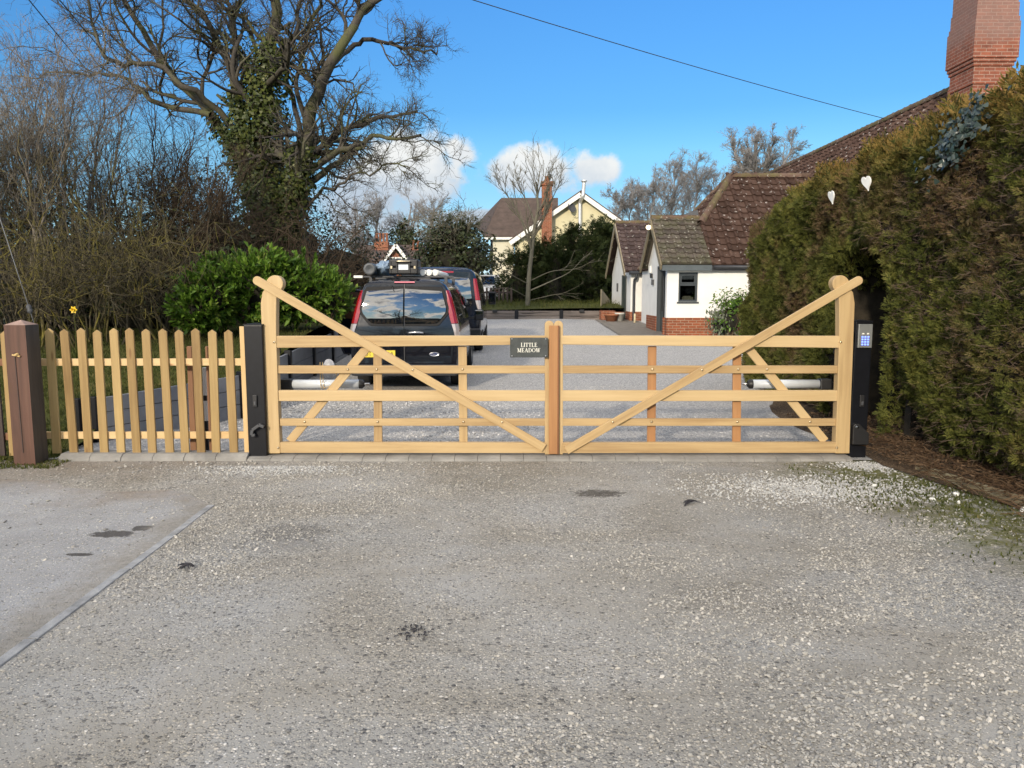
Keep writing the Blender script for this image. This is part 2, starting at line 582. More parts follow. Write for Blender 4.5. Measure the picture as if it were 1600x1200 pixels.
def island(name, stops, rough=0.7, spec=0.3, trans=0.0, posvar=None, grad=0.25, nscale=0.9):
    """material whose colour changes from leaf to leaf / stone to stone and in slow patches"""
    m, nt, b = new_mat(name, rough, spec)
    rp = N(nt, 'ShaderNodeNewGeometry').outputs['Random Per Island']
    co = obj_co(nt)
    n = noise(nt, co, nscale, 4, 0.6)
    f = M_(nt, 'ADD', M_(nt, 'MULTIPLY', rp, 1 - grad), M_(nt, 'MULTIPLY', smooth(nt, n, 0.3, 0.7), grad))
    c = ramp(nt, f, stops)
    if posvar:
        c = posvar(nt, co, c, rp)
    setc(nt, b, c)
    if trans:
        t = N(nt, 'ShaderNodeBsdfTranslucent', {0: c})
        mx = N(nt, 'ShaderNodeMixShader', {0: trans, 1: b.outputs[0], 2: t.outputs[0]})
        nt.links.new(mx.outputs[0], nt.nodes['Material Output'].inputs[0])
    return m


def bark(name, stops, scale=14.0, lichen=None, hgt=None):
    m, nt, b = new_mat(name, 0.9, 0.15)
    co = obj_co(nt)
    n = noise(nt, N(nt, 'ShaderNodeVectorMath', {0: co, 1: (1, 1, 0.35)}, operation='MULTIPLY').outputs[0], scale, 5, 0.65)
    rp = N(nt, 'ShaderNodeNewGeometry').outputs['Random Per Island']
    c = ramp(nt, M_(nt, 'ADD', M_(nt, 'MULTIPLY', n, 0.75), M_(nt, 'MULTIPLY', rp, 0.25)), stops)
    if lichen:
        l = noise(nt, co, 2.2, 5, 0.6)
        mk = M_(nt, 'MULTIPLY', smooth(nt, l, 0.42, 0.62), smooth(nt, rp, 0.25, 0.7))
        if hgt:
            z = N(nt, 'ShaderNodeSeparateXYZ', {0: co}).outputs[2]
            mk = M_(nt, 'MULTIPLY', mk, smooth(nt, z, hgt[1], hgt[0]))
        c = mixc(nt, mk, c, lichen)
    setc(nt, b, c)
    bump(nt, b, n, 0.6, 0.02)
    return m


def brick(name, c1, c2, mortar, scale=1.0, weather=None, bw=0.225, bh=0.075):
    m, nt, b = new_mat(name, 0.85, 0.2)
    co = obj_co(nt)
    s_ = N(nt, 'ShaderNodeSeparateXYZ', {0: co}).outputs
    uv = N(nt, 'ShaderNodeCombineXYZ', {0: M_(nt, 'ADD', s_[0], s_[1]), 1: s_[2], 2: 0.0}).outputs[0]
    br = N(nt, 'ShaderNodeTexBrick', {'Vector': uv, 'Color1': c1, 'Color2': c2, 'Mortar': mortar, 'Scale': 1.0, 'Mortar Size': 0.008,
                                      'Mortar Smooth': 0.2, 'Bias': 0.0, 'Brick Width': bw, 'Row Height': bh})
    n = noise(nt, co, 7.0, 6, 0.65)
    c = mixc(nt, 0.55, br.outputs[0], ramp(nt, n, [(0.3, (0.45, 0.42, 0.4)), (0.7, (1.25, 1.2, 1.15))]), 'MULTIPLY')
    c = mixc(nt, 0.35, c, ramp(nt, noise(nt, co, 1.3, 4, 0.6), [(0.35, (0.75, 0.7, 0.7)), (0.65, (1.2, 1.1, 1.05))]), 'MULTIPLY')
    if weather:
        c = weather(nt, co, c)
    setc(nt, b, c)
    bump(nt, b, M_(nt, 'SUBTRACT', M_(nt, 'MULTIPLY', n, 0.3), br.outputs[1]), 0.5, 0.01)
    return m


def tile_mat(name, stops, spots=0.5, spotcol=(0.55, 0.53, 0.47), moss=None, sscale=9.0):
    m, nt, b = new_mat(name, 0.9, 0.15)
    co = obj_co(nt)
    rp = N(nt, 'ShaderNodeNewGeometry').outputs['Random Per Island']
    n = noise(nt, co, 5.0, 6, 0.7)
    c = ramp(nt, M_(nt, 'ADD', M_(nt, 'MULTIPLY', n, 0.65), M_(nt, 'MULTIPLY', rp, 0.35)), stops)
    if moss:
        c = mixc(nt, M_(nt, 'MULTIPLY', smooth(nt, noise(nt, co, 2.6, 6, 0.7), 0.42, 0.62), 0.75), c, moss)
    sv = N(nt, 'ShaderNodeTexVoronoi', {'Vector': N(nt, 'ShaderNodeVectorMath', {0: co, 1: N(nt, 'ShaderNodeVectorMath', {0: N(nt, 'ShaderNodeTexNoise', {'Vector': co, 'Scale': 20.0}).outputs[1], 1: (0.08, 0.08, 0.08)}, operation='MULTIPLY').outputs[0]}, operation='ADD').outputs[0], 'Scale': sscale})
    sel = M_(nt, 'LESS_THAN', N(nt, 'ShaderNodeSeparateColor', {0: sv.outputs[1]}).outputs[0], spots)
    k = M_(nt, 'MULTIPLY', sel, smooth(nt, sv.outputs[0], 0.36, 0.22))
    k = M_(nt, 'MULTIPLY', k, smooth(nt, noise(nt, co, 30.0, 3, 0.6), 0.35, 0.6))
    c = mixc(nt, k, c, spotcol)
    setc(nt, b, c)
    bump(nt, b, n, 0.5, 0.01)
    return m


GATE_WOOD = wood("gate_wood", [(0.26, (0.32, 0.205, 0.094)), (0.5, (0.475, 0.335, 0.165)), (0.76, (0.56, 0.415, 0.22))])
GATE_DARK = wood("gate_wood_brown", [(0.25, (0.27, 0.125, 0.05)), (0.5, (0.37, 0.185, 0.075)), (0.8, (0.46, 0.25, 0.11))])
PICKET_WOOD = wood("picket_wood", [(0.25, (0.19, 0.115, 0.040)), (0.5, (0.31, 0.205, 0.080)), (0.8, (0.44, 0.31, 0.13))], knots=0.7, knotcol=(0.16, 0.075, 0.025))
RAIL_WOOD = wood("fence_rail_wood", [(0.25, (0.46, 0.28, 0.11)), (0.5, (0.57, 0.38, 0.17)), (0.8, (0.64, 0.46, 0.24))], knots=0.8, knotcol=(0.3, 0.14, 0.05))
POST_WOOD = wood("old_post_wood", [(0.2, (0.055, 0.029, 0.020)), (0.5, (0.108, 0.052, 0.035)), (0.8, (0.165, 0.090, 0.060))], grain=(1.5, 22, 22), knots=0.25, bmp=0.7)
POST_CAP = wood("post_end_grain", [(0.2, (0.20, 0.13, 0.10)), (0.5, (0.32, 0.215, 0.17)), (0.8, (0.42, 0.30, 0.25))], grain=(12, 12, 12))
POST_GREY = wood("grey_post_side", [(0.2, (0.03, 0.026, 0.022)), (0.5, (0.065, 0.055, 0.047)), (0.8, (0.12, 0.10, 0.085))], grain=(1.5, 22, 22), bmp=0.7)  # darker grey wood, used on one side face of the post
STAKE_WOOD = wood("stake_wood", [(0.25, (0.12, 0.055, 0.028)), (0.5, (0.19, 0.09, 0.045)), (0.8, (0.25, 0.13, 0.065))])
DARK_TIMBER = wood("dark_timber", [(0.2, (0.02, 0.014, 0.012)), (0.5, (0.045, 0.03, 0.026)), (0.8, (0.08, 0.055, 0.045))])
SLEEPER_WOOD = wood("sleeper_wood", [(0.2, (0.09, 0.075, 0.065)), (0.5, (0.15, 0.125, 0.11)), (0.8, (0.22, 0.19, 0.17))], grain=(0.8, 14, 14), crack=0.8, bmp=0.5)
EDGE_WOOD = wood("edging_wood", [(0.2, (0.10, 0.085, 0.055)), (0.5, (0.19, 0.16, 0.10)), (0.8, (0.27, 0.24, 0.16))], grain=(0.8, 14, 14), crack=0.6)
PALE_TIMBER = wood("pale_timber", [(0.2, (0.22, 0.18, 0.12)), (0.5, (0.32, 0.27, 0.18)), (0.8, (0.4, 0.34, 0.24))])
BARGE_WOOD = wood("barge_wood", [(0.2, (0.16, 0.13, 0.08)), (0.5, (0.24, 0.20, 0.13)), (0.8, (0.33, 0.28, 0.2))])

BLACK_STEEL = plain("black_steel", (0.005, 0.0055, 0.008), 0.38, spec=0.35, var=0.2, scale=20)
BLACK_PLASTIC = plain("black_plastic", (0.012, 0.012, 0.013), 0.5, scale=20)
GREY_PLASTIC = plain("grey_plastic", (0.055, 0.057, 0.062), 0.6, scale=20)
STEEL = plain("steel", (0.55, 0.55, 0.56), 0.3, metal=1.0, scale=20)
BRASS = plain("bolt_metal", (0.62, 0.52, 0.36), 0.28, metal=1.0, scale=20)
ALU = plain("white_aluminium", (0.62, 0.66, 0.70), 0.35, metal=0.15, scale=5, var=0.06)
SLATE = plain("slate", (0.045, 0.052, 0.05), 0.6, var=0.35, scale=14, bmp=0.25)
WHITE_PAINT = plain("white_paint", (0.74, 0.74, 0.70), 0.5, var=0.06)
LETTER_WHITE = plain("letter_white", (0.80, 0.79, 0.70), 0.5, var=0.03)
RENDER_WHITE = plain("white_render", (0.74, 0.735, 0.70), 0.85, var=0.07, scale=1.6, bmp=0.15)
YELLOW_RENDER = plain("yellow_render", (0.60, 0.545, 0.35), 0.85, var=0.08, scale=0.9)
PALE_RENDER = plain("pale_render", (0.62, 0.58, 0.45), 0.85, var=0.08, scale=0.9)
GREY_PAINT = plain("dark_grey_paint", (0.042, 0.05, 0.056), 0.4, var=0.1)
DOOR_PAINT = plain("grey_green_door", (0.05, 0.062, 0.06), 0.4, var=0.12)
CONCRETE = plain("concrete_kerb", (0.235, 0.225, 0.205), 0.9, var=0.3, scale=4.0, bmp=0.4)
COMPOSITE = plain("grey_composite", (0.17, 0.18, 0.20), 0.7, var=0.16, scale=3.0, bmp=0.2)
TERRACOTTA = plain("terracotta", (0.27, 0.105, 0.05), 0.8, var=0.2, bmp=0.2)
POT_WHITE = plain("pale_pot", (0.5, 0.5, 0.46), 0.6)
RUBBER = plain("tyre_rubber", (0.012, 0.012, 0.012), 0.8, bmp=0.2)
VAN_PAINT = plain("black_car_paint", (0.003, 0.004, 0.008), 0.14, spec=0.3, var=0.1, coat=0.55)
RED_LENS = plain("red_lens", (0.28, 0.005, 0.010), 0.15, spec=0.5, coat=0.6)
PINK_LENS = plain("faded_red_lens", (0.50, 0.10, 0.14), 0.12, spec=0.7, coat=1.0)
CLEAR_LENS = plain("clear_lens", (0.34, 0.30, 0.29), 0.12, spec=0.8, coat=1.0)
PLATE_YELLOW = plain("plate_yellow", (0.72, 0.54, 0.05), 0.35, var=0.03)
TARP = plain("blue_grey_plastic_sheet", (0.22, 0.30, 0.40), 0.35, var=0.3, scale=12)
BAG = plain("clear_bag", (0.42, 0.42, 0.43), 0.3, var=0.3, scale=10)
STRING = plain("string", (0.55, 0.38, 0.16), 0.8)
CREAM_CARD = plain("cream_card", (0.55, 0.47, 0.30), 0.8)
WIRE = plain("wire", (0.02, 0.02, 0.022), 0.6)
HEART_WHITE = plain("white_painted_board", (0.80, 0.79, 0.74), 0.55, var=0.05)
LEAD = plain("lead", (0.03, 0.033, 0.04), 0.55)


def glass(name, col=(0.01, 0.012, 0.015), rough=0.02):
    m, nt, b = new_mat(name, rough, 0.8)
    co = obj_co(nt)
    setc(nt, b, ramp(nt, noise(nt, co, 3.0, 2), [(0.3, col), (0.7, tuple(c * 1.3 for c in col))]))
    b.inputs['IOR'].default_value = 2.1
    bump(nt, b, noise(nt, co, 2.2, 2), 0.03, 0.02)
    return m


GLASS = glass("window_glass")
VAN_GLASS = glass("tinted_glass", (0.006, 0.007, 0.009))
MIRROR, _nt, _b = new_mat("mirror", 0.03)
_b.inputs['Metallic'].default_value = 1.0
setc(_nt, _b, (0.8, 0.82, 0.85))


def emit(name, col, s):
    m, nt, b = new_mat(name, 0.3)
    setc(nt, b, col)
    setc(nt, b, col, 'Emission Color')
    b.inputs['Emission Strength'].default_value = s
    return m


KEY_BLUE = emit("blue_lit_key", (0.12, 0.2, 1.0), 2.2)
LAMP_WARM = emit("warm_lamp", (1.0, 0.8, 0.45), 3.0)


# ------------------------------------------------------------------ the ground
def fore_z(x, y):
    return 0.0018 * vnoise(x, y, 3, 0.9)


def sstep(x, a, b):
    t = np.clip((np.asarray(x, float) - a) / (b - a), 0, 1)
    return t * t * (3 - 2 * t)


def zg(x, y):
    """height of the drive: flat to y = 10, then a gentle rise"""
    y = np.asarray(y, float)
    return 0.03 * np.clip(y - 10, 0, 22) + 0 * np.asarray(x, float)


def grid(xs, ys, zf):
    X, Y = np.meshgrid(xs, ys)
    V = np.stack([X, Y, zf(X, Y)], -1).reshape(-1, 3)
    nx, ny = len(xs), len(ys)
    j, i = np.meshgrid(np.arange(ny - 1), np.arange(nx - 1), indexing='ij')
    a = (j * nx + i).ravel()
    return V, np.stack([a, a + 1, a + nx + 1, a + nx], 1)


STONE = [(0.0, (0.13, 0.128, 0.125)), (0.22, (0.245, 0.238, 0.225)), (0.5, (0.355, 0.34, 0.308)), (0.75, (0.43, 0.405, 0.355)), (0.93, (0.52, 0.49, 0.44)), (1.0, (0.68, 0.66, 0.62))]
STONE_GREY = [(0.0, (0.20, 0.205, 0.21)), (0.35, (0.36, 0.355, 0.355)), (0.7, (0.50, 0.49, 0.47)), (1.0, (0.74, 0.72, 0.69))]


def forecourt_extra(nt, co, c, pf):
    s_ = N(nt, 'ShaderNodeSeparateXYZ', {0: co}).outputs
    wob = M_(nt, 'MULTIPLY', M_(nt, 'SUBTRACT', noise(nt, co, 1.6, 6, 0.65), 0.5), 1.9)
    # moss along the hedge bed
    mx = smooth(nt, M_(nt, 'ADD', M_(nt, 'SUBTRACT', s_[0], M_(nt, 'MULTIPLY', M_(nt, 'SUBTRACT', 6.7, s_[1]), 0.15)), wob), 2.2, 3.2)
    mk = M_(nt, 'MULTIPLY', mx, smooth(nt, noise(nt, co, 9.0, 6, 0.7), 0.34, 0.56))
    moss = ramp(nt, noise(nt, co, 22.0, 4, 0.6), [(0.3, (0.07, 0.08, 0.014)), (0.7, (0.155, 0.155, 0.038))])
    c = mixc(nt, M_(nt, 'MULTIPLY', mk, 0.92), c, moss)
    # brown soil washed out by the fence on the left
    bs = M_(nt, 'MULTIPLY', smooth(nt, M_(nt, 'ADD', M_(nt, 'MULTIPLY', s_[0], -0.35), M_(nt, 'ADD', s_[1], wob)), 7.3, 8.9), smooth(nt, s_[0], -1.4, -2.6))
    c = mixc(nt, M_(nt, 'MULTIPLY', bs, 0.55), c, (0.19, 0.145, 0.10))
    # slow patches: bluish compacted fines, browner loose ground
    sl = noise(nt, N(nt, 'ShaderNodeVectorMath', {0: co, 1: (0.7, 1.1, 1)}, operation='MULTIPLY').outputs[0], 0.75, 5, 0.6, 0.6)
    c = mixc(nt, 1.0, c, ramp(nt, sl, [(0.30, (0.80, 0.76, 0.69)), (0.48, (0.98, 0.96, 0.93)), (0.66, (1.08, 1.10, 1.14))]), 'MULTIPLY')
    # damp stains: each an ellipse with a ragged edge
    for (px, py, rx, ry, k) in [(935, 771, 0.22, 0.12, 0.8), (455, 832, 0.30, 0.20, 0.42),
                                (180, 838, 0.0, 0.0, 0.0), (420, 850, 0.42, 0.16, 0.22), (1180, 940, 0.5, 0.25, 0.14)]:
        if not k:
            continue
        p = gnd(px, py)
        a = M_(nt, 'DIVIDE', M_(nt, 'SUBTRACT', s_[0], float(p[0])), rx)
        b = M_(nt, 'DIVIDE', M_(nt, 'SUBTRACT', s_[1], float(p[1])), ry)
        d = M_(nt, 'ADD', M_(nt, 'ADD', M_(nt, 'MULTIPLY', a, a), M_(nt, 'MULTIPLY', b, b)), M_(nt, 'MULTIPLY', M_(nt, 'SUBTRACT', noise(nt, co, 21.0, 5, 0.75), 0.5), 4.6))
        c = mixc(nt, M_(nt, 'MULTIPLY', smooth(nt, d, 1.2, 0.35), k), c, (0.055, 0.048, 0.04))
    return c


FORECOURT = gravel("forecourt_gravel", STONE, [(0.3, (0.22, 0.212, 0.192)), (0.5, (0.288, 0.280, 0.258)), (0.7, (0.355, 0.348, 0.332))], scale=46.0, cover=(0.40, 0.60), extra=forecourt_extra)
DRIVE = gravel("drive_gravel", STONE_GREY, [(0.35, (0.30, 0.295, 0.29)), (0.65, (0.40, 0.395, 0.385))], scale=38.0, cover=(0.15, 0.35))


_a, _b2 = gnd(-700, 1560), gnd(330, 790)
_d = nrm(_b2 - _a)
LN = (float(-_d[1]), float(_d[0]), float(_d[1] * _a[0] - _d[0] * _a[1]))


def lane_extra(nt, co, c, pf):
    s_ = N(nt, 'ShaderNodeSeparateXYZ', {0: co}).outputs
    for (px, py, rx, ry) in [(176, 836, 0.15, 0.075), (221, 827, 0.075, 0.06), (126, 868, 0.08, 0.03)]:
        p = gnd(px, py)
        a = M_(nt, 'DIVIDE', M_(nt, 'SUBTRACT', s_[0], float(p[0])), rx)
        b = M_(nt, 'DIVIDE', M_(nt, 'SUBTRACT', s_[1], float(p[1])), ry)
        d = M_(nt, 'ADD', M_(nt, 'ADD', M_(nt, 'MULTIPLY', a, a), M_(nt, 'MULTIPLY', b, b)), M_(nt, 'MULTIPLY', M_(nt, 'SUBTRACT', noise(nt, co, 13.0, 5, 0.7), 0.5), 3.0))
        c = mixc(nt, M_(nt, 'MULTIPLY', smooth(nt, d, 1.15, 0.75), 0.85), c, (0.05, 0.045, 0.042))
    bs = smooth(nt, M_(nt, 'ADD', s_[1], M_(nt, 'MULTIPLY', M_(nt, 'SUBTRACT', noise(nt, co, 1.4, 6, 0.65), 0.5), 2.6)), 5.5, 6.7)
    # grit spilt over the edging strip
    dst = M_(nt, 'ADD', M_(nt, 'MULTIPLY', s_[0], LN[0]), M_(nt, 'ADD', M_(nt, 'MULTIPLY', s_[1], LN[1]), LN[2]))
    gs = smooth(nt, M_(nt, 'ADD', dst, M_(nt, 'MULTIPLY', M_(nt, 'SUBTRACT', noise(nt, co, 3.0, 6, 0.7), 0.5), 0.7)), 0.34, 0.02)
    c = mixc(nt, M_(nt, 'MULTIPLY', gs, 0.8), c, ramp(nt, noise(nt, co, 26.0, 5, 0.75), [(0.3, (0.17, 0.155, 0.13)), (0.7, (0.31, 0.29, 0.255))]))
    sl = noise(nt, co, 0.8, 6, 0.65, 0.5)
    c = mixc(nt, 1.0, c, ramp(nt, sl, [(0.32, (0.78, 0.77, 0.75)), (0.5, (0.97, 0.97, 0.97)), (0.68, (1.1, 1.11, 1.13))]), 'MULTIPLY')
    return mixc(nt, M_(nt, 'MULTIPLY', bs, 0.75), c, ramp(nt, noise(nt, co, 18.0, 5, 0.7), [(0.3, (0.15, 0.115, 0.08)), (0.7, (0.28, 0.225, 0.165))]))


LANE = gravel("lane_surface", STONE, [(0.3, (0.235, 0.237, 0.24)), (0.55, (0.315, 0.316, 0.318)), (0.75, (0.385, 0.383, 0.38))], scale=52.0, cover=(0.52, 0.78), extra=lane_extra, bmp=0.7)
SOIL = gravel("bed_soil", [(0.0, (0.05, 0.035, 0.022)), (0.6, (0.13, 0.085, 0.05)), (1.0, (0.26, 0.2, 0.13))], [(0.3, (0.045, 0.032, 0.022)), (0.7, (0.10, 0.068, 0.042))], scale=50, cover=(0.3, 0.6))


def grass_ground(name, cols):
    m, nt, b = new_mat(name, 0.95, 0.1)
    co = obj_co(nt)
    n = noise(nt, co, 1.2, 7, 0.7)
    n2 = noise(nt, co, 35.0, 4, 0.7)
    setc(nt, b, ramp(nt, M_(nt, 'ADD', M_(nt, 'MULTIPLY', n, 0.6), M_(nt, 'MULTIPLY', n2, 0.4)), cols))
    bump(nt, b, n2, 0.8, 0.03)
    return m


LAWN = grass_ground("lawn_turf", [(0.3, (0.035, 0.038, 0.012)), (0.5, (0.06, 0.068, 0.02)), (0.7, (0.11, 0.10, 0.04))])
FIELD = grass_ground("field_turf", [(0.3, (0.035, 0.045, 0.014)), (0.5, (0.06, 0.075, 0.02)), (0.7, (0.085, 0.09, 0.035))])

mb = MB()
xs = np.array([-300, -150, -80, -40, -20, -10, -5, 0, 5, 10, 20, 40, 80, 150, 300.])
ys = np.array([-120, -60, -20, 0, 10, 14, 18, 22, 26, 30, 32, 40, 60, 120, 300.])
v, f = grid(xs, ys, lambda x, y: zg(x, y) - 0.03)
mb.add(v, f, smooth=True)
put(mb.build("ground", FIELD), kind='structure')

mb = MB()
v, f = grid(np.linspace(-16, 9, 60), np.linspace(-14, 7.22, 50), fore_z)
mb.add(v, f, smooth=True)
put(mb.build("forecourt", FORECOURT), kind='structure')


def drive_left(y):
    return np.interp(y, [7.2, 8.1, 9.75, 12, 17, 29.4], [-4.6, -4.4, -3.45, -3.5, -3.65, -3.9])


mb = MB()
ys = np.concatenate([np.linspace(7.22, 12, 14), np.linspace(12.5, 29.4, 18)])
n = 16
t = np.linspace(0, 1, n)
V = []
for y in ys:
    x0, x1 = float(drive_left(y)) - 0.05, 6.0
    for q in t:
        x = x0 + (x1 - x0) * q
        V.append((x, y, float(zg(x, y)) + 0.004 + 0.008 * float(vnoise(x, y, 5, 1.3))))
f = [(j * n + i, j * n + i + 1, (j + 1) * n + i + 1, (j + 1) * n + i) for j in range(len(ys) - 1) for i in range(n - 1)]
mb.add(V, f, smooth=True)
put(mb.build("driveway", DRIVE), kind='structure')

# smooth lane surface beyond the edging strip on the left
e0, e1 = gnd(-260, 1230), gnd(330, 790)
mb = MB()
P0, P1 = gnd(-700, 1560), e1
re_ = np.random.default_rng(8)
ex = np.linspace(0.02, 1, 60)
edge = [(P1[0] - q * (P1[0] + 16) * 0.999, P1[1] + 0.10 + 0.75 * min(1, q * 5) ** 0.6 + 0.10 * sin(q * 60) + 0.06 * sin(q * 160 + 1) + re_.normal() * 0.025, 0) for q in ex]
poly = [P0, P1] + edge + [(-16, P0[1], 0)]
mb.add([(p[0], p[1], 0.007) for p in poly], [tuple(range(len(poly)))])
put(mb.build("road", LANE), kind='structure')
mb = MB()
d_ = nrm(P1 - P0)
nn = np.array((-d_[1], d_[0], 0))
L_ = np.linalg.norm(P1 - P0)
k = 0.0
r = np.random.default_rng(3)
while k < L_ - 0.05:
    k2 = min(L_, k + 0.91)
    a, b = P0 + d_ * (k + 0.004), P0 + d_ * (k2 - 0.004)
    off = nn * r.normal() * 0.004
    mb.obox((a + b) / 2 + off + np.array((0, 0, 0.0)), (b - a) / 2, nn * 0.026, (0, 0, 0.0095 + r.uniform(-0.0015, 0.0015)))
    k = k2
put(bev(mb.build("kerb_edging", plain("pale_edging", (0.265, 0.27, 0.275), 0.9, var=0.38, scale=7.0, bmp=0.5)), 0.004), kind='structure')

# threshold kerb of pale blocks in front of the fence and under the gate
mb = MB()
r = np.random.default_rng(4)
G = 7.36                                                 # gate plane
x = at(92, 715, 7.2)[0]
x_end = at(1332, 715, 7.2)[0]
while x < x_end:
    w = 0.30 if x < -2.6 else 0.22
    h = (0.062 + r.uniform(-0.004, 0.004) if x < -2.6 else 0.035 + r.uniform(-0.001, 0.001))
    x1 = min(x + w - (0.0035 if x < -2.6 else 0.0018), x_end)
    yy = 7.17 + (r.uniform(-0.006, 0.006) if x < -2.6 else r.uniform(-0.002, 0.002))
    back = 7.60 if x > -2.6 else 7.40
    mb.prism_dir([(x, yy, -0.02), (x, yy + 0.02, h * 0.55), (x, yy + 0.07, h), (x, back, h), (x, back, -0.02)], (x1 - x, 0, 0))
    x += w
put(bev(mb.build("kerb", CONCRETE), 0.005), kind='structure')


def lawn_z(x, y):
    y = np.asarray(y, float)
    return 0.45 * sstep(y, 7.45, 9.2) + 0.5 * sstep(y, 9, 15) + 0.3 * sstep(y, 16, 40) + 0.025 * vnoise(x, y, 8, 1.1)


def lawn_edge(y):
    return np.interp(y, [7.3, 8.1, 9.75, 12, 17, 60], [-4.42, -4.42, -3.5, -3.56, -3.7, -4.3])


mb = MB()
ys = np.concatenate([np.linspace(7.28, 16, 34), np.linspace(17, 60, 20)])
tt = np.concatenate([np.linspace(0, 0.12, 16), np.linspace(0.15, 1, 10)])
V = []
for y in ys:
    x0 = float(lawn_edge(y))
    for q in tt:
        x = x0 - 70 * q
        V.append((x, y, float(lawn_z(x, y))))
n = len(tt)
f = [(j * n + i + 1, j * n + i, (j + 1) * n + i, (j + 1) * n + i + 1) for j in range(len(ys) - 1) for i in range(n - 1)]
mb.add(V, f, smooth=True)
put(mb.build("lawn", LAWN), kind='structure')

mb = MB()
v, f = grid(np.linspace(-14, 5.2, 24), np.concatenate([np.linspace(29.55, 34, 10), np.linspace(36, 70, 10)]), lambda x, y: zg(x, y) + 0.40 + 0.03 * vnoise(x, y, 9, 0.9) + 0.02 * (y - 29.5) * (y < 60))
mb.add(v, f, smooth=True)
put(mb.build("lawn_terrace", LAWN), kind='structure')

# soil of the hedge bed
mb = MB()
def bed_x(y):
    return np.interp(y, [-14, 4.0, 5.7, 7.0, 7.6, 9.0, 13.4], [4.6, 4.05, 3.72, 3.42, 3.50, 3.35, 3.75])
V = []
ys = np.concatenate([np.linspace(-14, 4, 10), np.linspace(4.4, 13.6, 26)])
for y in ys:
    for q in np.linspace(0, 1, 8):
        x = float(bed_x(y)) + q * 3.4
        V.append((x, y, 0.013 + 0.10 * q ** 0.6 + 0.015 * float(vnoise(x, y, 12, 2.5)) * (q > 0.05)))
f = [(j * 8 + i, j * 8 + i + 1, (j + 1) * 8 + i + 1, (j + 1) * 8 + i) for j in range(len(ys) - 1) for i in range(7)]
mb.add(V, f, smooth=True)
put(mb.build("flower_bed", SOIL), kind='structure')

# loose stones: dense near the camera
def pts_in(r, n, x0, x1, y0, y1, dens):
    XY = np.stack([r.uniform(x0, x1, n), r.uniform(y0, y1, n)], 1)
    return XY[r.uniform(0, 1, n) < dens(XY[:, 0], XY[:, 1])]


r = np.random.default_rng(21)
PEB = island("pebbles", STONE, 0.85, 0.2, grad=0.15)
PALE = island("pale_chippings", [(0.0, (0.30, 0.30, 0.30)), (0.5, (0.38, 0.38, 0.37)), (0.85, (0.48, 0.475, 0.455)), (1.0, (0.66, 0.65, 0.62))], 0.85, 0.2, grad=0.1)


def dens_fore(x, y):
    q = vnoise(x, y, 31, 0.9) * 0.45 + vnoise(x, y, 32, 2.6) * 0.4 + vnoise(x, y, 33, 6.5) * 0.28
    d = 0.10 + 0.95 * sstep(q, -0.30, 0.45)
    # bare compacted strips
    dl = LN[0] * x + LN[1] * y + LN[2]
    d = np.maximum(d, 0.9 * np.exp(-((dl + 0.09) / 0.08) ** 2))
    d *= np.where(x < (P0[0] + (y - P0[1]) * (P1[0] - P0[0]) / (P1[1] - P0[1])) + 0.05, 0.05, 1)
    d *= np.clip(0.75 + 1.0 * vnoise(x * 0.55 + y * 0.12, y * 0.8, 37, 1.5), 0.3, 1.15)
    d *= 1 - 0.85 * np.clip((x - 0.15 * (6.7 - y) - 2.35) / 0.7, 0, 1)
    vis = np.abs(x) < 0.72 * y + 0.5
    return d * vis


mb = MB()
XY = pts_in(r, 80000, -4.0, 3.9, 2.1, 4.4, dens_fore)
stones(mb, XY, np.clip(r.lognormal(-4.62, 0.36, len(XY)), 0.005, 0.022), r, zf=fore_z)
XY = pts_in(r, 74000, -5.2, 4.2, 4.4, 7.15, dens_fore)
stones(mb, XY, np.clip(r.lognormal(-4.50, 0.33, len(XY)), 0.006, 0.024), r, zf=fore_z)
# bigger stones at the lower right
XY = pts_in(r, 1500, 1.0, 2.6, 2.2, 3.1, lambda x, y: np.clip(0.5 + 0.6 * vnoise(x, y, 44, 2.2), 0, 1))
stones(mb, XY, r.uniform(0.010, 0.025, len(XY)), r, zf=fore_z)
XY = pts_in(r, 9000, -9.0, -2.4, 4.4, 7.15, lambda x, y: 0.10 + 0.55 * np.clip(1 - (LN[0] * x + LN[1] * y + LN[2]) / 0.3, 0, 1) + 0.75 * np.clip((y - 5.9) / 0.9, 0, 1) * np.clip(0.5 + 0.6 * vnoise(x, y, 36, 2.0), 0, 1))
stones(mb, XY, np.clip(r.lognormal(-4.2, 0.4, len(XY)), 0.008, 0.04), r, zf=lambda x, y: 0 * x + 0.007)
put(mb.build("loose_gravel", PEB), "loose beige and grey gravel scattered over the forecourt", "gravel", kind='stuff')

mb = MB()
c0, c1 = gnd(1290, 765), gnd(430, 733)
XY = np.vstack([np.stack([c0[0] + r.normal(size=3000) * 0.5, c0[1] + r.normal(size=3000) * 0.24], 1),
                np.stack([gnd(1360, 728)[0] + r.normal(size=900) * 0.16, gnd(1360, 728)[1] + r.normal(size=900) * 0.10], 1),
                np.stack([c1[0] + r.normal(size=1100) * 0.34, c1[1] - np.abs(r.normal(size=1100)) * 0.16 + 0.10], 1)])
XY = XY[XY[:, 1] < 7.16]
stones(mb, XY, r.uniform(0.010, 0.024, len(XY)), r, flat=0.7)
put(mb.build("pale_chippings", PALE), "pale grey stone chippings spilled in front of the gate", "gravel", kind='stuff')

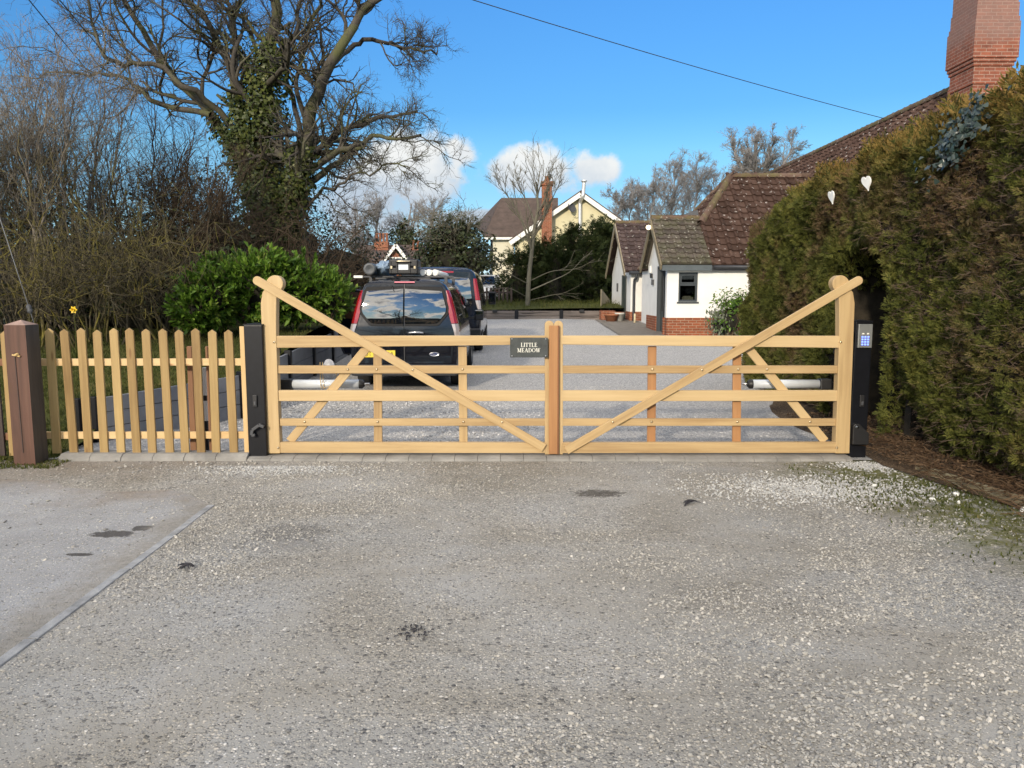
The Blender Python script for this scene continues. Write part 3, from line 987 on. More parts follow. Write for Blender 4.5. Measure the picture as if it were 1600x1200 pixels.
mb = MB()
XY = pts_in(r, 30000, -4.3, 3.9, 7.45, 12.5, lambda x, y: (x > drive_left(y)) * np.clip(0.55 + 0.4 * vnoise(x, y, 61, 0.8), 0, 1) * np.clip(1.3 - (y - 7.4) / 6, 0.1, 1))
stones(mb, XY, r.uniform(0.013, 0.030, len(XY)), r, zf=lambda x, y: zg(x, y))
put(mb.build("drive_chippings", island("drive_stone", STONE_GREY, 0.85, 0.2, grad=0.15)), "grey stone chippings covering the drive behind the gate", "gravel", kind='stuff')

# a few white stones by the hedge bed, each a thing
for i, (px, py, s_, lab) in enumerate([(1457, 782, 0.05, "white stone lying on moss beside the hedge bed"), (1493, 774, 0.06, "widest white stone on the moss by the timber edging"),
                                    (1498, 787, 0.045, "small white stone just below the widest white stone"), (1598, 799, 0.055, "white stone against the timber edging board"),
                                    (1366, 760, 0.045, "white stone on pale chippings near the gate post")]):
    p = gnd(px, py)
    m1 = MB()
    stones(m1, p[None, :2], np.array([s_]), r, flat=0.8)
    put(m1.build("stone", HEART_WHITE, origin=p), lab, "stone", "white stones by the hedge")

# small dark debris on the gravel
DARKBIT = plain("wet_dark_debris", (0.022, 0.020, 0.024), 0.7, var=0.4, scale=30)
m1 = MB()
c = gnd(645, 990)
XY = np.stack([c[0] + r.normal(size=85) * 0.055, c[1] + r.normal(size=85) * 0.045], 1)
stones(m1, XY, r.uniform(0.006, 0.017, 85), r, zf=lambda x, y: 0 * x + 0.006, flat=0.4)
put(m1.build("dark_debris", DARKBIT), "scatter of small dark blue black bits lying on the open gravel", "debris", kind='stuff')
for (px, py, L_, a_, lab) in [(1079, 787, 0.20, 0.5, "curled dark strip of bark lying on the gravel before the plain gate leaf"), (291, 887, 0.12, 0.1, "small dark broken twig on the gravel beside the edging strip")]:
    p = gnd(px, py, 0.008)
    m1 = MB()
    for k in range(3):
        a2 = a_ + r.normal() * 0.5
        e = np.array((cos(a2), sin(a2), 0))
        q = [p - e * L_ * 0.4 + r.normal(size=3) * 0.012 * (1, 1, 0), p + r.normal(size=3) * 0.012 * (1, 1, 0) + (0, 0, 0.022), p + e * L_ * 0.4 + (0, 0, 0.008)]
        m1.tube(resample(q, 8), np.array([0.003, 0.006, 0.009, 0.010, 0.009, 0.008, 0.006, 0.003]) * (1.0 - 0.25 * k), 6)
    put(m1.build("dead_twig", DARKBIT, origin=p), lab, "twig")

# blades of grass
def grass(name, label, XY, zf, h, r, mat):
    K = len(XY)
    z = zf(XY[:, 0], XY[:, 1])
    a = r.uniform(0, 2 * pi, K)
    l = h * r.uniform(0.5, 1.4, K)
    b = np.stack([XY[:, 0], XY[:, 1], z - 0.005], 1)
    w = np.stack([np.cos(a), np.sin(a), 0 * a], 1) * (0.004 + 0.003 * r.uniform(size=K))[:, None]
    lean = np.stack([r.normal(size=K), r.normal(size=K), 0 * a], 1) * 0.35 * l[:, None]
    up = np.stack([0 * a, 0 * a, l], 1)
    V = np.stack([b - w, b + w, b + lean * 0.4 + up * 0.6 + w * 0.7, b + lean + up, b + lean * 0.4 + up * 0.6 - w * 0.7], 1)
    mb = MB()
    mb.add(V.reshape(-1, 3), np.arange(K * 5).reshape(K, 5))
    return put(mb.build(name, mat), label, "grass", kind='stuff')


GRASS = island("grass_blade", [(0.0, (0.035, 0.045, 0.010)), (0.5, (0.07, 0.085, 0.018)), (0.85, (0.12, 0.115, 0.035)), (1.0, (0.24, 0.20, 0.09))], 0.7, 0.2, trans=0.25, grad=0.4)
XY = pts_in(r, 60000, -9.5, -3.4, 7.3, 14, lambda x, y: (x < lawn_edge(y)) * np.clip(1.25 - (y - 7.3) / 8, 0.25, 1))
grass("grass", "short rough grass on the bank behind the picket fence", XY, lawn_z, 0.045, r, GRASS)
XY = pts_in(r, 9000, -12, 4.9, 29.6, 36, lambda x, y: 1.0 + 0 * x)
grass("terrace_grass", "strip of grass above the sleeper retaining wall", XY, lambda x, y: zg(x, y) + 0.40 + 0.02 * (y - 29.5), 0.16, r, GRASS)
XY = np.vstack([pts_in(r, 9000, 2.5, 4.1, 4.2, 7.1, lambda x, y: np.clip(0.5 + 0.7 * vnoise(x, y, 71, 2.0), 0, 1) * np.clip((x - 0.15 * (6.7 - y) - 2.3) / 0.9, 0, 1)), pts_in(r, 2600, -5.6, -4.2, 6.85, 7.5, lambda x, y: 1 + 0 * x)])
grass("verge_grass", "thin mossy grass at the edges of the forecourt", XY, lambda x, y: 0 * x + 0.008, 0.022, r, GRASS)

# dead leaves on the bed
DEAD = island("dead_leaf", [(0.0, (0.035, 0.02, 0.012)), (0.5, (0.08, 0.047, 0.025)), (1.0, (0.17, 0.115, 0.07))], 0.8, 0.15)
mb = MB()
XY = pts_in(r, 5200, 3.35, 4.5, 4.0, 9.6, lambda x, y: (x > bed_x(y) + 0.05) * 1.0)
C = np.stack([XY[:, 0], XY[:, 1], 0.05 + 0.10 * np.clip((XY[:, 0] - bed_x(XY[:, 1])) / 3.4, 0, 1) ** 0.6 + r.uniform(0, 0.03, len(XY))], 1)
leafset(mb, C, 0.035, nrm(np.stack([r.normal(size=len(C)) * 0.5, r.normal(size=len(C)) * 0.5, np.ones(len(C))], 1)), r, LEAF_OVAL)
K = 900
XY = np.stack([r.uniform(3.5, 4.4, K), r.uniform(4.2, 9.0, K)], 1)
a = r.uniform(0, 2 * pi, K)
st = np.stack([XY[:, 0], XY[:, 1], np.full(K, 0.07)], 1)
Pt = np.stack([st, st + np.stack([np.cos(a) * 0.1, np.sin(a) * 0.1, r.uniform(0, 0.05, K)], 1), st + np.stack([np.cos(a + .3) * 0.2, np.sin(a + .3) * 0.2, r.uniform(-0.02, 0.08, K)], 1)], 1)
tv, tf = tubes(Pt, np.full((K, 3), 0.0025), 3)
mb.add(tv, tf)
put(mb.build("leaf_litter", DEAD), "brown dead leaves and clippings under the hedge", "leaf litter", kind='stuff')


# ------------------------------------------------------------------ the gate
def plank(name, m, parent, p0, p1, w0, w1, y, th, round0=False, round1=False, bw=0.005):
    """board from p0 to p1 in the plane y (x, z pairs); grain along its own x axis; front face at y - th/2"""
    p0, p1 = np.array(p0, float), np.array(p1, float)
    L = np.linalg.norm(p1 - p0)
    ang = atan2(p1[1] - p0[1], p1[0] - p0[0])
    out = []
    n = 10
    if round0:
        out += [(-L / 2 - sin(t) * w0 / 2 * 0.95, -cos(t) * w0 / 2) for t in np.linspace(pi, 0, n)]
    else:
        out += [(-L / 2, w0 / 2), (-L / 2, -w0 / 2)]
    if round1:
        out += [(L / 2 + sin(t) * w1 / 2 * 0.95, -cos(t) * w1 / 2) for t in np.linspace(0, pi, n)]
    else:
        out += [(L / 2, -w1 / 2), (L / 2, w1 / 2)]
    mb = MB()
    mb.prism(out, -th / 2, th / 2)
    c = (p0 + p1) / 2
    o = mb.build(name, m, None, origin=(0, 0, 0))
    W[o.name] = np.array((c[0], y, c[1]))
    o.rotation_euler = (0, -ang, 0)
    if parent is not None:
        o.parent = parent
        o.location = W[o.name] - W[parent.name]
    else:
        o.location = W[o.name]
    bev(o, bw)
    return o


def gp(px, py, y=G):
    p = at(px, py, y)
    return (p[0], p[2])


PXM = 7.48 / 1200


def stile_outline(s):
    pts = [(418, 707), (416, 640), (413.5, 575), (410.8, 500), (409.8, 474), (412.5, 457)]
    c, rad = (431.5, 443.5), 13.2
    a0, a1 = R(200), R(-40)
    pts += [(c[0] + rad * cos(a), c[1] - rad * sin(a)) for a in np.linspace(a0, a1, 16)]
    pts += [(434.5, 466), (434.0, 490), (434, 523), (435.6, 575), (437.5, 640), (440.3, 707)]
    if s > 0:
        pts = [(1742 - x, y) for x, y in pts]
    return [gp(x, y) for x, y in pts]


def bolt(parent, px, py, y, name="bolt"):
    p = gp(px, py, y)
    mb = MB()
    mb.lathe([(0.0001, 0.011), (0.006, 0.010), (0.011, 0.006), (0.0135, 0.0), (0.0135, -0.003)], (p[0], y, p[1]), (0, -1, 0), 14)
    return mb.build(name, BRASS, parent)


def gate(side):
    """side -1: left leaf, +1: right leaf"""
    mir = (lambda x: x) if side < 0 else (lambda x: 1742 - x)
    base = at(mir(430), 708, G)
    t = thing("farm_gate", "pale new timber gate leaf carrying the slate name sign" if side < 0 else "pale new timber gate leaf hung beside the keypad post",
              "gate", (base[0], G, base[2]), "pair of timber entrance gates")
    q = lambda px, py, y=G: gp(mir(px), py, y)
    pl = lambda nm, m, a, b, w0, w1, y, th, **kw: plank(nm, m, t, q(*a), q(*b), w0, w1, y, th, **kw)
    # hanging stile with its curved head
    out = stile_outline(side)
    mb = MB()
    loc = [(z, -x) for x, z in out]
    c = np.array(q(428, 575))
    lc = (c[1], -c[0])
    mb.prism([(a - lc[0], b - lc[1]) for a, b in loc], -0.05, 0.05)
    o = mb.build("hanging_stile", GATE_WOOD)
    W[o.name] = np.array((c[0], G, c[1]))
    o.rotation_euler = (0, -pi / 2, 0)
    o.parent = t
    o.location = W[o.name] - W[t.name]
    bev(o, 0.006)
    # rails
    e = 852 if side < 0 else 865
    yf = G - 0.012
    pl("top_rail", GATE_WOOD, (432, 533.9), (e, 531.0), 0.114, 0.085, yf, 0.060)
    pl("rail", GATE_WOOD, (434, 577), (e, 577), 0.076, 0.076, yf, 0.036)
    pl("rail", GATE_WOOD, (436, 617.7), (e, 617.7), 0.104, 0.104, yf, 0.050)
    pl("rail", GATE_WOOD, (438, 659), (e, 659), 0.072, 0.072, yf, 0.036)
    pl("bottom_rail", GATE_WOOD, (438, 698.2), (e, 698.6), 0.105, 0.105, yf, 0.060)
    pl("meeting_stile", GATE_WOOD, (858 if side < 0 else 869.5, 709), (858 if side < 0 else 869.5, 507.5), 0.085, 0.085, G, 0.072, round1=True)
    # braces and uprights
    pl("long_brace", GATE_WOOD, (405, 438.5), (850 if side < 0 else 858, 698 if side < 0 else 702), 0.082, 0.082, G - 0.056, 0.028, round0=True)
    pl("short_brace", GATE_WOOD, (574, 542), (452, 690), 0.082, 0.082, yf + 0.033, 0.028)
    for (xt, xb) in ((589.5, 590.5), (722.5, 724.0)):
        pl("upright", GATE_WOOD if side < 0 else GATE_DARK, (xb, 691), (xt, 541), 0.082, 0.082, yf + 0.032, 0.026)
    for (bx, by, by_) in [(428.5, 534.5, G - 0.051), (434.5, 699.5, G - 0.051), (543.5, 577, yf - 0.019), (588.5, 577, yf - 0.019), (645, 578, G - 0.071),
                          (722.8, 577, yf - 0.019), (476, 659, yf - 0.019), (590, 659, yf - 0.019), (724, 659, yf - 0.019), (784.5, 659.5, G - 0.071)]:
        bolt(t, mir(bx), by, by_)
    for py in (548, 690):
        a, b = at(mir(404), py - 5, G), at(mir(436), py + 5, G)
        mb = MB()
        mb.box(min(a[0], b[0]), max(a[0], b[0]), G + 0.052, G + 0.064, b[2], a[2])
        bev(mb.build("hinge", BLACK_STEEL, t), 0.003)
    return t


gate_l, gate_r = gate(-1), gate(1)
# brown cover strip on the meeting stiles
p_top, p_bot = gp(866, 508.5, G - 0.045), gp(865.2, 709, G - 0.045)
plank("cover_strip", GATE_DARK, gate_l, p_bot, p_top, 0.098, 0.098, G - 0.052, 0.030)
plank("cover_strip", wood("gate_wood_edge", [(0.3, (0.14, 0.06, 0.025)), (0.7, (0.22, 0.10, 0.045))]), gate_l, (p_bot[0] + 0.040, p_bot[1]), (p_top[0] + 0.040, p_top[1]), 0.016, 0.016, G - 0.068, 0.012, bw=0.002)

# slate name sign with its cut letters
STROKES = {
    'L': (0.62, [((0.16, 0), (0.16, 1), 1), ((0.0, 0.03), (0.6, 0.03), 0), ((0.0, 0.97), (0.34, 0.97), 0), ((0.59, 0.0), (0.59, 0.24), 0)]),
    'I': (0.34, [((0.17, 0), (0.17, 1), 1), ((0, 0.03), (0.34, 0.03), 0), ((0, 0.97), (0.34, 0.97), 0)]),
    'T': (0.66, [((0.33, 0), (0.33, 1), 1), ((0.16, 0.03), (0.5, 0.03), 0), ((0, 0.965), (0.66, 0.965), 0), ((0.02, 0.78), (0.02, 0.98), 0), ((0.64, 0.78), (0.64, 0.98), 0)]),
    'E': (0.64, [((0.16, 0), (0.16, 1), 1), ((0, 0.03), (0.6, 0.03), 0), ((0, 0.97), (0.56, 0.97), 0), ((0.16, 0.51), (0.46, 0.51), 0), ((0.6, 0), (0.6, 0.22), 0), ((0.56, 0.8), (0.56, 1), 0), ((0.46, 0.4), (0.46, 0.62), 0)]),
    'M': (0.98, [((0.16, 0), (0.16, 1), 0), ((0.82, 0), (0.82, 1), 1), ((0.13, 1), (0.48, 0.04), 1), ((0.48, 0.04), (0.80, 1), 0), ((0, 0.03), (0.3, 0.03), 0), ((0.66, 0.03), (0.98, 0.03), 0), ((0, 0.97), (0.2, 0.97), 0), ((0.78, 0.97), (0.98, 0.97), 0)]),
    'A': (0.82, [((0.10, 0), (0.40, 1), 0), ((0.40, 1), (0.70, 0), 1), ((0.2, 0.36), (0.6, 0.36), 0), ((0, 0.03), (0.26, 0.03), 0), ((0.54, 0.03), (0.84, 0.03), 0)]),
    'W': (1.06, [((0.10, 1), (0.32, 0), 1), ((0.32, 0), (0.54, 1), 0), ((0.52, 1), (0.74, 0), 1), ((0.74, 0), (0.97, 1), 0), ((0, 0.97), (0.26, 0.97), 0), ((0.42, 0.97), (0.64, 0.97), 0), ((0.84, 0.97), (1.06, 0.97), 0)]),
    'D': (0.80, [((0.16, 0), (0.16, 1), 1), ((0, 0.03), (0.4, 0.03), 0), ((0, 0.97), (0.4, 0.97), 0), 'D']),
    'O': (0.86, ['O']),
}


def serif_text(mb, txt, cx, z0, h, y, th=0.002):
    gap = 0.09
    tw = sum(STROKES[c][0] for c in txt) + gap * (len(txt) - 1)
    x = cx - tw * h / 2
    for ch in txt:
        w, st = STROKES[ch]
        for s_ in st:
            if isinstance(s_, str):
                cxx, rx, a0, a1 = (0.43, 0.37, 0, 2 * pi) if s_ == 'O' else (0.34, 0.40, -pi / 2, pi / 2)
                A = np.linspace(a0, a1, 25)
                for a, b in zip(A[:-1], A[1:]):
                    wa, wb = 0.035 + 0.04 * abs(cos(a)), 0.035 + 0.04 * abs(cos(b))
                    qd = [((cxx + (rx + wa) * cos(a)), 0.5 + (0.46 + 0.03) * sin(a)), ((cxx + (rx + wb) * cos(b)), 0.5 + (0.46 + 0.03) * sin(b)),
                          ((cxx + (rx - wb) * cos(b)), 0.5 + (0.46 - 0.03) * sin(b)), ((cxx + (rx - wa) * cos(a)), 0.5 + (0.46 - 0.03) * sin(a))]
                    mb.add([(x + p * h, y - th, z0 + q * h) for p, q in qd], [(0, 1, 2, 3)])
                continue
            (xa, za), (xb, zb), thick = s_
            p, q = np.array((xa, za)), np.array((xb, zb))
            d = nrm(q - p)
            nv = np.array((-d[1], d[0])) * (0.078 if thick else 0.032)
            j = 0.0002 * thick
            mb.add([(x + a * h, y - th - j, z0 + b * h) for a, b in (p - nv, q - nv, q + nv, p + nv)], [(0, 1, 2, 3)])
        x += (w + gap) * h


sy = G - 0.080
a, b = at(797, 527.5, sy), at(856, 558.5, sy)
t = thing("name_sign", "small dark slate sign reading LITTLE MEADOW screwed to the gate top rail", "sign", ((a[0] + b[0]) / 2, sy, b[2]))
mb = MB()
mb.box(a[0], b[0], sy - 0.004, sy + 0.004, b[2], a[2])
bev(mb.build("slate_panel", SLATE, t), 0.0015)
mb = MB()
hh = a[2] - b[2]
serif_text(mb, "LITTLE", (a[0] + b[0]) / 2, b[2] + hh * 0.535, hh * 0.205, sy - 0.004)
serif_text(mb, "MEADOW", (a[0] + b[0]) / 2 - 0.002, b[2] + hh * 0.265, hh * 0.205, sy - 0.004)
mb.build("lettering", LETTER_WHITE, t)
for (fx, fz) in ((0.05, 0.93), (0.94, 0.93), (0.94, 0.08), (0.05, 0.08)):
    mb = MB()
    mb.lathe([(0.0001, 0.004), (0.005, 0.003), (0.0065, 0)], (a[0] + (b[0] - a[0]) * fx, sy - 0.004, b[2] + hh * fz), (0, -1, 0), 10)
    mb.build("screw", STEEL, t)
for fx in (0.12, 0.88):                                   # spacers behind the slate, on the rail and the stile
    mb = MB()
    xx = a[0] + (b[0] - a[0]) * fx
    mb.box(xx - 0.012, xx + 0.012, sy + 0.004, G - 0.03, a[2] - 0.05, a[2] - 0.02)
    mb.build("spacer", BLACK_PLASTIC, t)


# gate posts of black box steel
def steel_post(px0, px1, py_top, py_bot, label, right):
    bl, br_ = gnd(px0, py_bot), gnd(px1, py_bot)
    y0 = bl[1]
    wd = br_[0] - bl[0]
    top = at((px0 + px1) / 2, py_top, y0)[2]
    xc = (bl[0] + br_[0]) / 2
    t = thing("gate_post", label, "gate post", (xc, y0 + wd / 2, 0), "black steel gate posts")
    mb = MB()
    mb.box(bl[0], br_[0], y0, y0 + wd, -0.05, top - 0.012)
    bev(mb.build("post_shaft", BLACK_STEEL, t), 0.008, 3)
    mb = MB()
    c = (xc, y0 + wd / 2)
    h = wd / 2 + 0.004
    mb.add([(c[0] - h, c[1] - h, top - 0.012), (c[0] + h, c[1] - h, top - 0.012), (c[0] + h, c[1] + h, top - 0.012), (c[0] - h, c[1] + h, top - 0.012),
            (c[0] - h, c[1] - h, top - 0.004), (c[0] + h, c[1] - h, top - 0.004), (c[0] + h, c[1] + h, top - 0.004), (c[0] - h, c[1] + h, top - 0.004), (c[0], c[1], top + 0.008)],
           [(0, 1, 5, 4), (1, 2, 6, 5), (2, 3, 7, 6), (3, 0, 4, 7), (4, 5, 8), (5, 6, 8), (6, 7, 8), (7, 4, 8), (0, 3, 2, 1)])
    mb.build("post_cap", BLACK_STEEL, t)
    for zz in (0.16, 0.62, 1.12):
        mb = MB()
        x0 = br_[0] if not right else bl[0] - 0.03
        mb.box(x0, x0 + 0.03, y0 + 0.05, y0 + 0.16, zz, zz + 0.09)
        bev(mb.build("hinge_bracket", BLACK_STEEL, t), 0.003)
    # key override box
    zk = at(0, 626, y0)[2]
    xk = xc + (-0.005 if not right else 0.012)
    mb = MB()
    mb.box(xk - 0.022, xk + 0.022, y0 - 0.018, y0, zk - 0.06, zk + 0.055)
    k = bev(mb.build("key_switch", BLACK_PLASTIC, t), 0.006)
    mb = MB()
    mb.box(xk - 0.009, xk + 0.012, y0 - 0.024, y0 - 0.018, zk - 0.042, zk - 0.005)
    bev(mb.build("lock_cover", GREY_PLASTIC, k), 0.003)
    if right:
        # sloped photo cell housing near the foot
        zb = at(0, 690, y0)[2]
        mb = MB()
        x0, x1 = bl[0] + 0.005, br_[0] - 0.005
        mb.prism([(x0, zb - 0.02), (x1, zb - 0.02), (x1, zb + 0.09), (x0 + 0.055, zb + 0.185), (x0 + 0.02, zb + 0.185), (x0, zb + 0.165)], y0 - 0.06, y0)
        ph = bev(mb.build("photocell_housing", BLACK_PLASTIC, t), 0.006)
        mb = MB()
        mb.lathe([(0.0001, 0.012), (0.012, 0.008), (0.018, 0)], (x0 + 0.035, y0 - 0.058, zb + 0.155), (0, -1, 0.4), 14)
        mb.build("photocell_lens", GLASS, ph)
    else:
        # bent bar handle with a screw plate
        pts = [(1505, 800), (1525, 790), (1548, 785), (1562, 795)]
        A = [at(360 + x * .2582, 420 + y * .2583, y0 - 0.04) for x, y in [(128, 1000), (133, 975), (175, 945), (200, 955)]]
        B = at(360 + 150 * .2582, 420 + 1005 * .2583, y0 - 0.04)
        mb = MB()
        mb.bar(A[0] + np.array((0, 0, -0.01)), A[1], 0.028, 0.026, up=(1, 0, 0))
        mb.bar(A[1], A[2], 0.028, 0.026, up=(0, 0, 1))
        mb.bar(A[2], A[3] + np.array((0.004, 0, -0.002)), 0.028, 0.026, up=(0, 0, 1))
        mb.bar(A[0] + np.array((0, 0, -0.012)), B, 0.026, 0.024)
        mb.bar(A[1] + np.array((0.0, 0.04, -0.01)), A[1] + np.array((0.0, 0, -0.01)), 0.024, 0.02)
        mb.bar(A[2] + np.array((0.0, 0.04, 0)), A[2], 0.024, 0.02)
        bev(mb.build("pull_handle", GREY_PLASTIC, t), 0.004)
    return t, y0, (bl[0], br_[0], top)


post_l, yl, _ = steel_post(389, 417.5, 506, 718, "black steel gate post with grey handle beside the picket fence", False)
post_r, yr_, (rx0, rx1, rtop) = steel_post(1326, 1352.5, 501, 715.5, "black steel gate post carrying the keypad beside the hedge", True)

# keypad on the right-hand post
a, b = at(1341.5, 506.5, yr_ - 0.02), at(1361.5, 543.5, yr_ - 0.02)
t = thing("keypad", "silver entry keypad with blue lit buttons on black post", "keypad", ((a[0] + b[0]) / 2, yr_ - 0.02, b[2]))
mb = MB()
mb.box(a[0], b[0], yr_ - 0.03, yr_, b[2], a[2])
bev(mb.build("keypad_case", plain("brushed_panel", (0.30, 0.31, 0.30), 0.4, metal=0.6, var=0.15), t), 0.005)
wd, hh = b[0] - a[0], a[2] - b[2]
for row in range(4):
    for cl in range(3):
        mb = MB()
        xx, zz = a[0] + wd * (0.30 + 0.20 * cl), b[2] + hh * (0.15 + 0.105 * row)
        mb.box(xx - 0.0075, xx + 0.0075, yr_ - 0.033, yr_ - 0.03, zz - 0.0065, zz + 0.0065)
        mb.build("key", KEY_BLUE, t)
for cl in (0.33, 0.67):
    mb = MB()
    xx, zz = a[0] + wd * cl, b[2] + hh * 0.60
    mb.box(xx - 0.010, xx + 0.010, yr_ - 0.033, yr_ - 0.03, zz - 0.006, zz + 0.006)
    mb.build("call_button", LETTER_WHITE, t)

# ram operators behind the gate leaves
for s_, lab in ((-1, "white ram gate opener behind the gate leaf with the name sign"), (1, "white ram gate opener behind the gate leaf by the hedge")):
    mir = (lambda x: x) if s_ < 0 else (lambda x: 1737 - x)
    y = G + 0.20
    p = [at(mir(q), 600, y) for q in (440, 458, 562, 570)]
    t = thing("gate_opener", lab, "gate opener", p[0], "ram gate openers")
    dr = nrm(p[3] - p[0])
    rad = 0.044
    mb = MB()
    mb.tube([p[1], p[2]], rad, 20)
    mb.build("ram_tube", ALU, t)
    mb = MB()
    mb.obox((p[0] + p[1]) / 2, (p[1] - p[0]) / 2, (0, 0.055, 0), (0, 0, 0.052))
    bev(mb.build("motor_housing", BLACK_PLASTIC, t), 0.012)
    mb = MB()
    mb.lathe([(rad + 0.002, 0), (rad + 0.002, np.linalg.norm(p[3] - p[2]) * 0.55), (rad * 0.6, np.linalg.norm(p[3] - p[2]))], p[2] - dr * 0.003, dr, 20)
    mb.build("end_cap", BLACK_PLASTIC, t)
    mb = MB()
    mb.tube([p[2] - (0, 0, 0.0), p[3] + dr * 0.05], 0.011, 10)
    mb.build("piston_rod", STEEL, t)
    mb = MB()
    px_, pq = sorted((p[0][0] - dr[0] * 0.16, p[0][0]))
    mb.box(px_, pq, y - 0.02, y + 0.02, p[0][2] - 0.035, p[0][2] + 0.02)
    mb.build("bracket", BLACK_STEEL, t)

# bag tied with string, hung on the ram
y = G + 0.29
c = at(514, 577, y)
t = thing("bag", "crumpled pale plastic bag tied with string over a ram opener", "bag", c)
mb = MB()
rb = np.random.default_rng(9)
n, k = 12, 18
V = []
for j in range(n):
    th = pi * j / (n - 1)
    for i in range(k):
        ph = 2 * pi * i / k
        w_ = 1 + 0.12 * sin(5 * ph + 2 * th) + 0.08 * sin(9 * ph + j) + rb.normal() * 0.03
        V.append((c[0] + 0.068 * sin(th) * cos(ph) * w_, c[1] + 0.05 * sin(th) * sin(ph) * w_, c[2] + 0.095 * cos(th) * (1 + 0.1 * sin(ph * 3))))
f = [(j * k + i, j * k + (i + 1) % k, (j + 1) * k + (i + 1) % k, (j + 1) * k + i) for j in range(n - 1) for i in range(k)]
mb.add(V, f, smooth=True)
mb.build("bag_body", BAG, t)
mb = MB()
for q in (500, 504):
    a = [at(q, 566, y - 0.03), at(q + 0.5, 585, G + 0.14), at(q + 1, 600, G + 0.14), at(q + 3, 608, G + 0.15)]
    mb.tube(resample(a, 10), 0.0035, 6)
a = [at(525, 582, y), at(526, 592, y - 0.04), at(521, 600, G + 0.15), at(505, 607, G + 0.15)]
mb.tube(resample(a, 12), 0.0025, 6)
mb.build("tie_string", STRING, t)


# ------------------------------------------------------------------ fences and posts on the left
yp = 7.20
t = thing("fence_post", "thick old reddish brown timber post with pyramid top and long crack", "post", gnd(40, 728))
p0, p1 = gnd(22, 727), gnd(55.5, 727)
hw = (p1[0] - p0[0]) / 2
cx, y0 = (p0[0] + p1[0]) / 2, p0[1]
top = at(32, 508, y0)[2]
mb = MB()
lo, hi = hw * 1.02, hw * 1.0
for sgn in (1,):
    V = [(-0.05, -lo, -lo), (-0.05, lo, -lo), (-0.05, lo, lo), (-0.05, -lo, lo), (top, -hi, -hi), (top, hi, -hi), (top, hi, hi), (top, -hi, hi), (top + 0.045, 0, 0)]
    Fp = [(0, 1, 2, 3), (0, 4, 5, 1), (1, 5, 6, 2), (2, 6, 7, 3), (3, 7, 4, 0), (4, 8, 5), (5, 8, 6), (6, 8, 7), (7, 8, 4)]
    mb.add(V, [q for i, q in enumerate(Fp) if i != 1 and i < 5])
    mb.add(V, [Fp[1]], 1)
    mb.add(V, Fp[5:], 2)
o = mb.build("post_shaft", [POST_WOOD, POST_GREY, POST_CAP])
W[o.name] = np.array((cx, y0 + hw, 0.0))
o.rotation_euler = (0, -pi / 2, 0)
o.parent = t
o.location = W[o.name] - W[t.name]
bev(o, 0.008)
mb = MB()
mb.bar((cx - 0.002, y0 - 0.003, 0.12), (cx - 0.012, y0 - 0.003, top - 0.25), 0.008, 0.006, up=(0, 1, 0))
mb.build("crack", DARK_TIMBER, t)
mb = MB()
mb.lathe([(0.0001, 0.03), (0.012, 0.028), (0.016, 0.0)], (cx + 0.01, y0 - 0.001, top - 0.27), (0, -1, 0), 10)
mb.bar((cx - 0.03, y0 - 0.012, top - 0.27), (cx + 0.04, y0 - 0.012, top - 0.285), 0.014, 0.012, up=(0, 1, 0))
mb.build("rope_knot", STRING, t)


def picket(parent, xt, yt, xb, yb, w, y, m, pointed=True):
    b, t_ = np.array(gp(xb, yb, y)), np.array(gp(xt, yt, y))
    L = np.linalg.norm(t_ - b)
    ang = atan2(t_[1] - b[1], t_[0] - b[0])
    h = w / 2
    mb = MB()
    out = [(0, -h), (L - h * 0.75, -h), (L, 0), (L - h * 0.75, h), (0, h)] if pointed else [(0, -h), (L, -h), (L, h), (0, h)]
    mb.prism(out, -0.011, 0.011)
    o = mb.build("picket", m)
    W[o.name] = np.array((b[0], y, b[1]))
    o.rotation_euler = (0, -ang, 0)
    o.parent = parent
    o.location = W[o.name] - W[parent.name]
    bev(o, 0.003)
    return o


YF = 7.30
t = thing("picket_fence", "new pale picket fence between the brown post and the black gate post", "fence", at(230, 708, YF))
xt = [290, 385, 480, 577, 678, 770, 868, 967, 1064, 1160, 1262, 1360]
xb = [345, 440, 530, 625, 720, 818, 912, 1010, 1103, 1200, 1290, 1393]
rp_ = np.random.default_rng(6)
for a, b in zip(xt, xb):
    picket(t, a * .2625 + rp_.normal() * 0.7, 513.5 + rp_.uniform(-1.8, 1.8), b * .2625 + rp_.normal() * 0.5, 708.5 + rp_.uniform(-1.2, 1.2), 0.0800, YF, PICKET_WOOD)
picket(t, 378, 510, 386.5, 716, 0.045, YF + 0.01, RAIL_WOOD, False)
for (ya, yb, xa) in ((566, 565.5, 88), (680, 679.5, 96)):
    plank("rail", RAIL_WOOD, t, gp(60, ya, YF + 0.03), gp(386, yb, YF + 0.03), 0.068, 0.068, YF + 0.031, 0.038, bw=0.004)

t = thing("garden_fence", "weathered fence ending behind the thick old brown post", "fence", at(0, 712, 7.35))
picket(t, 7, 517, 22, 712, 0.078, 7.32, PICKET_WOOD)
picket(t, -14, 520, 3, 712, 0.078, 7.33, DARK_TIMBER)
picket(t, -42, 520, -24, 713, 0.078, 7.33, DARK_TIMBER)
picket(t, -70, 520, -52, 714, 0.078, 7.33, DARK_TIMBER)
plank("rail", STAKE_WOOD, t, gp(-120, 566, 7.36), gp(30, 566, 7.36), 0.07, 0.07, 7.362, 0.04)
plank("rail", STAKE_WOOD, t, gp(-120, 682, 7.36), gp(30, 682, 7.36), 0.07, 0.07, 7.362, 0.04)

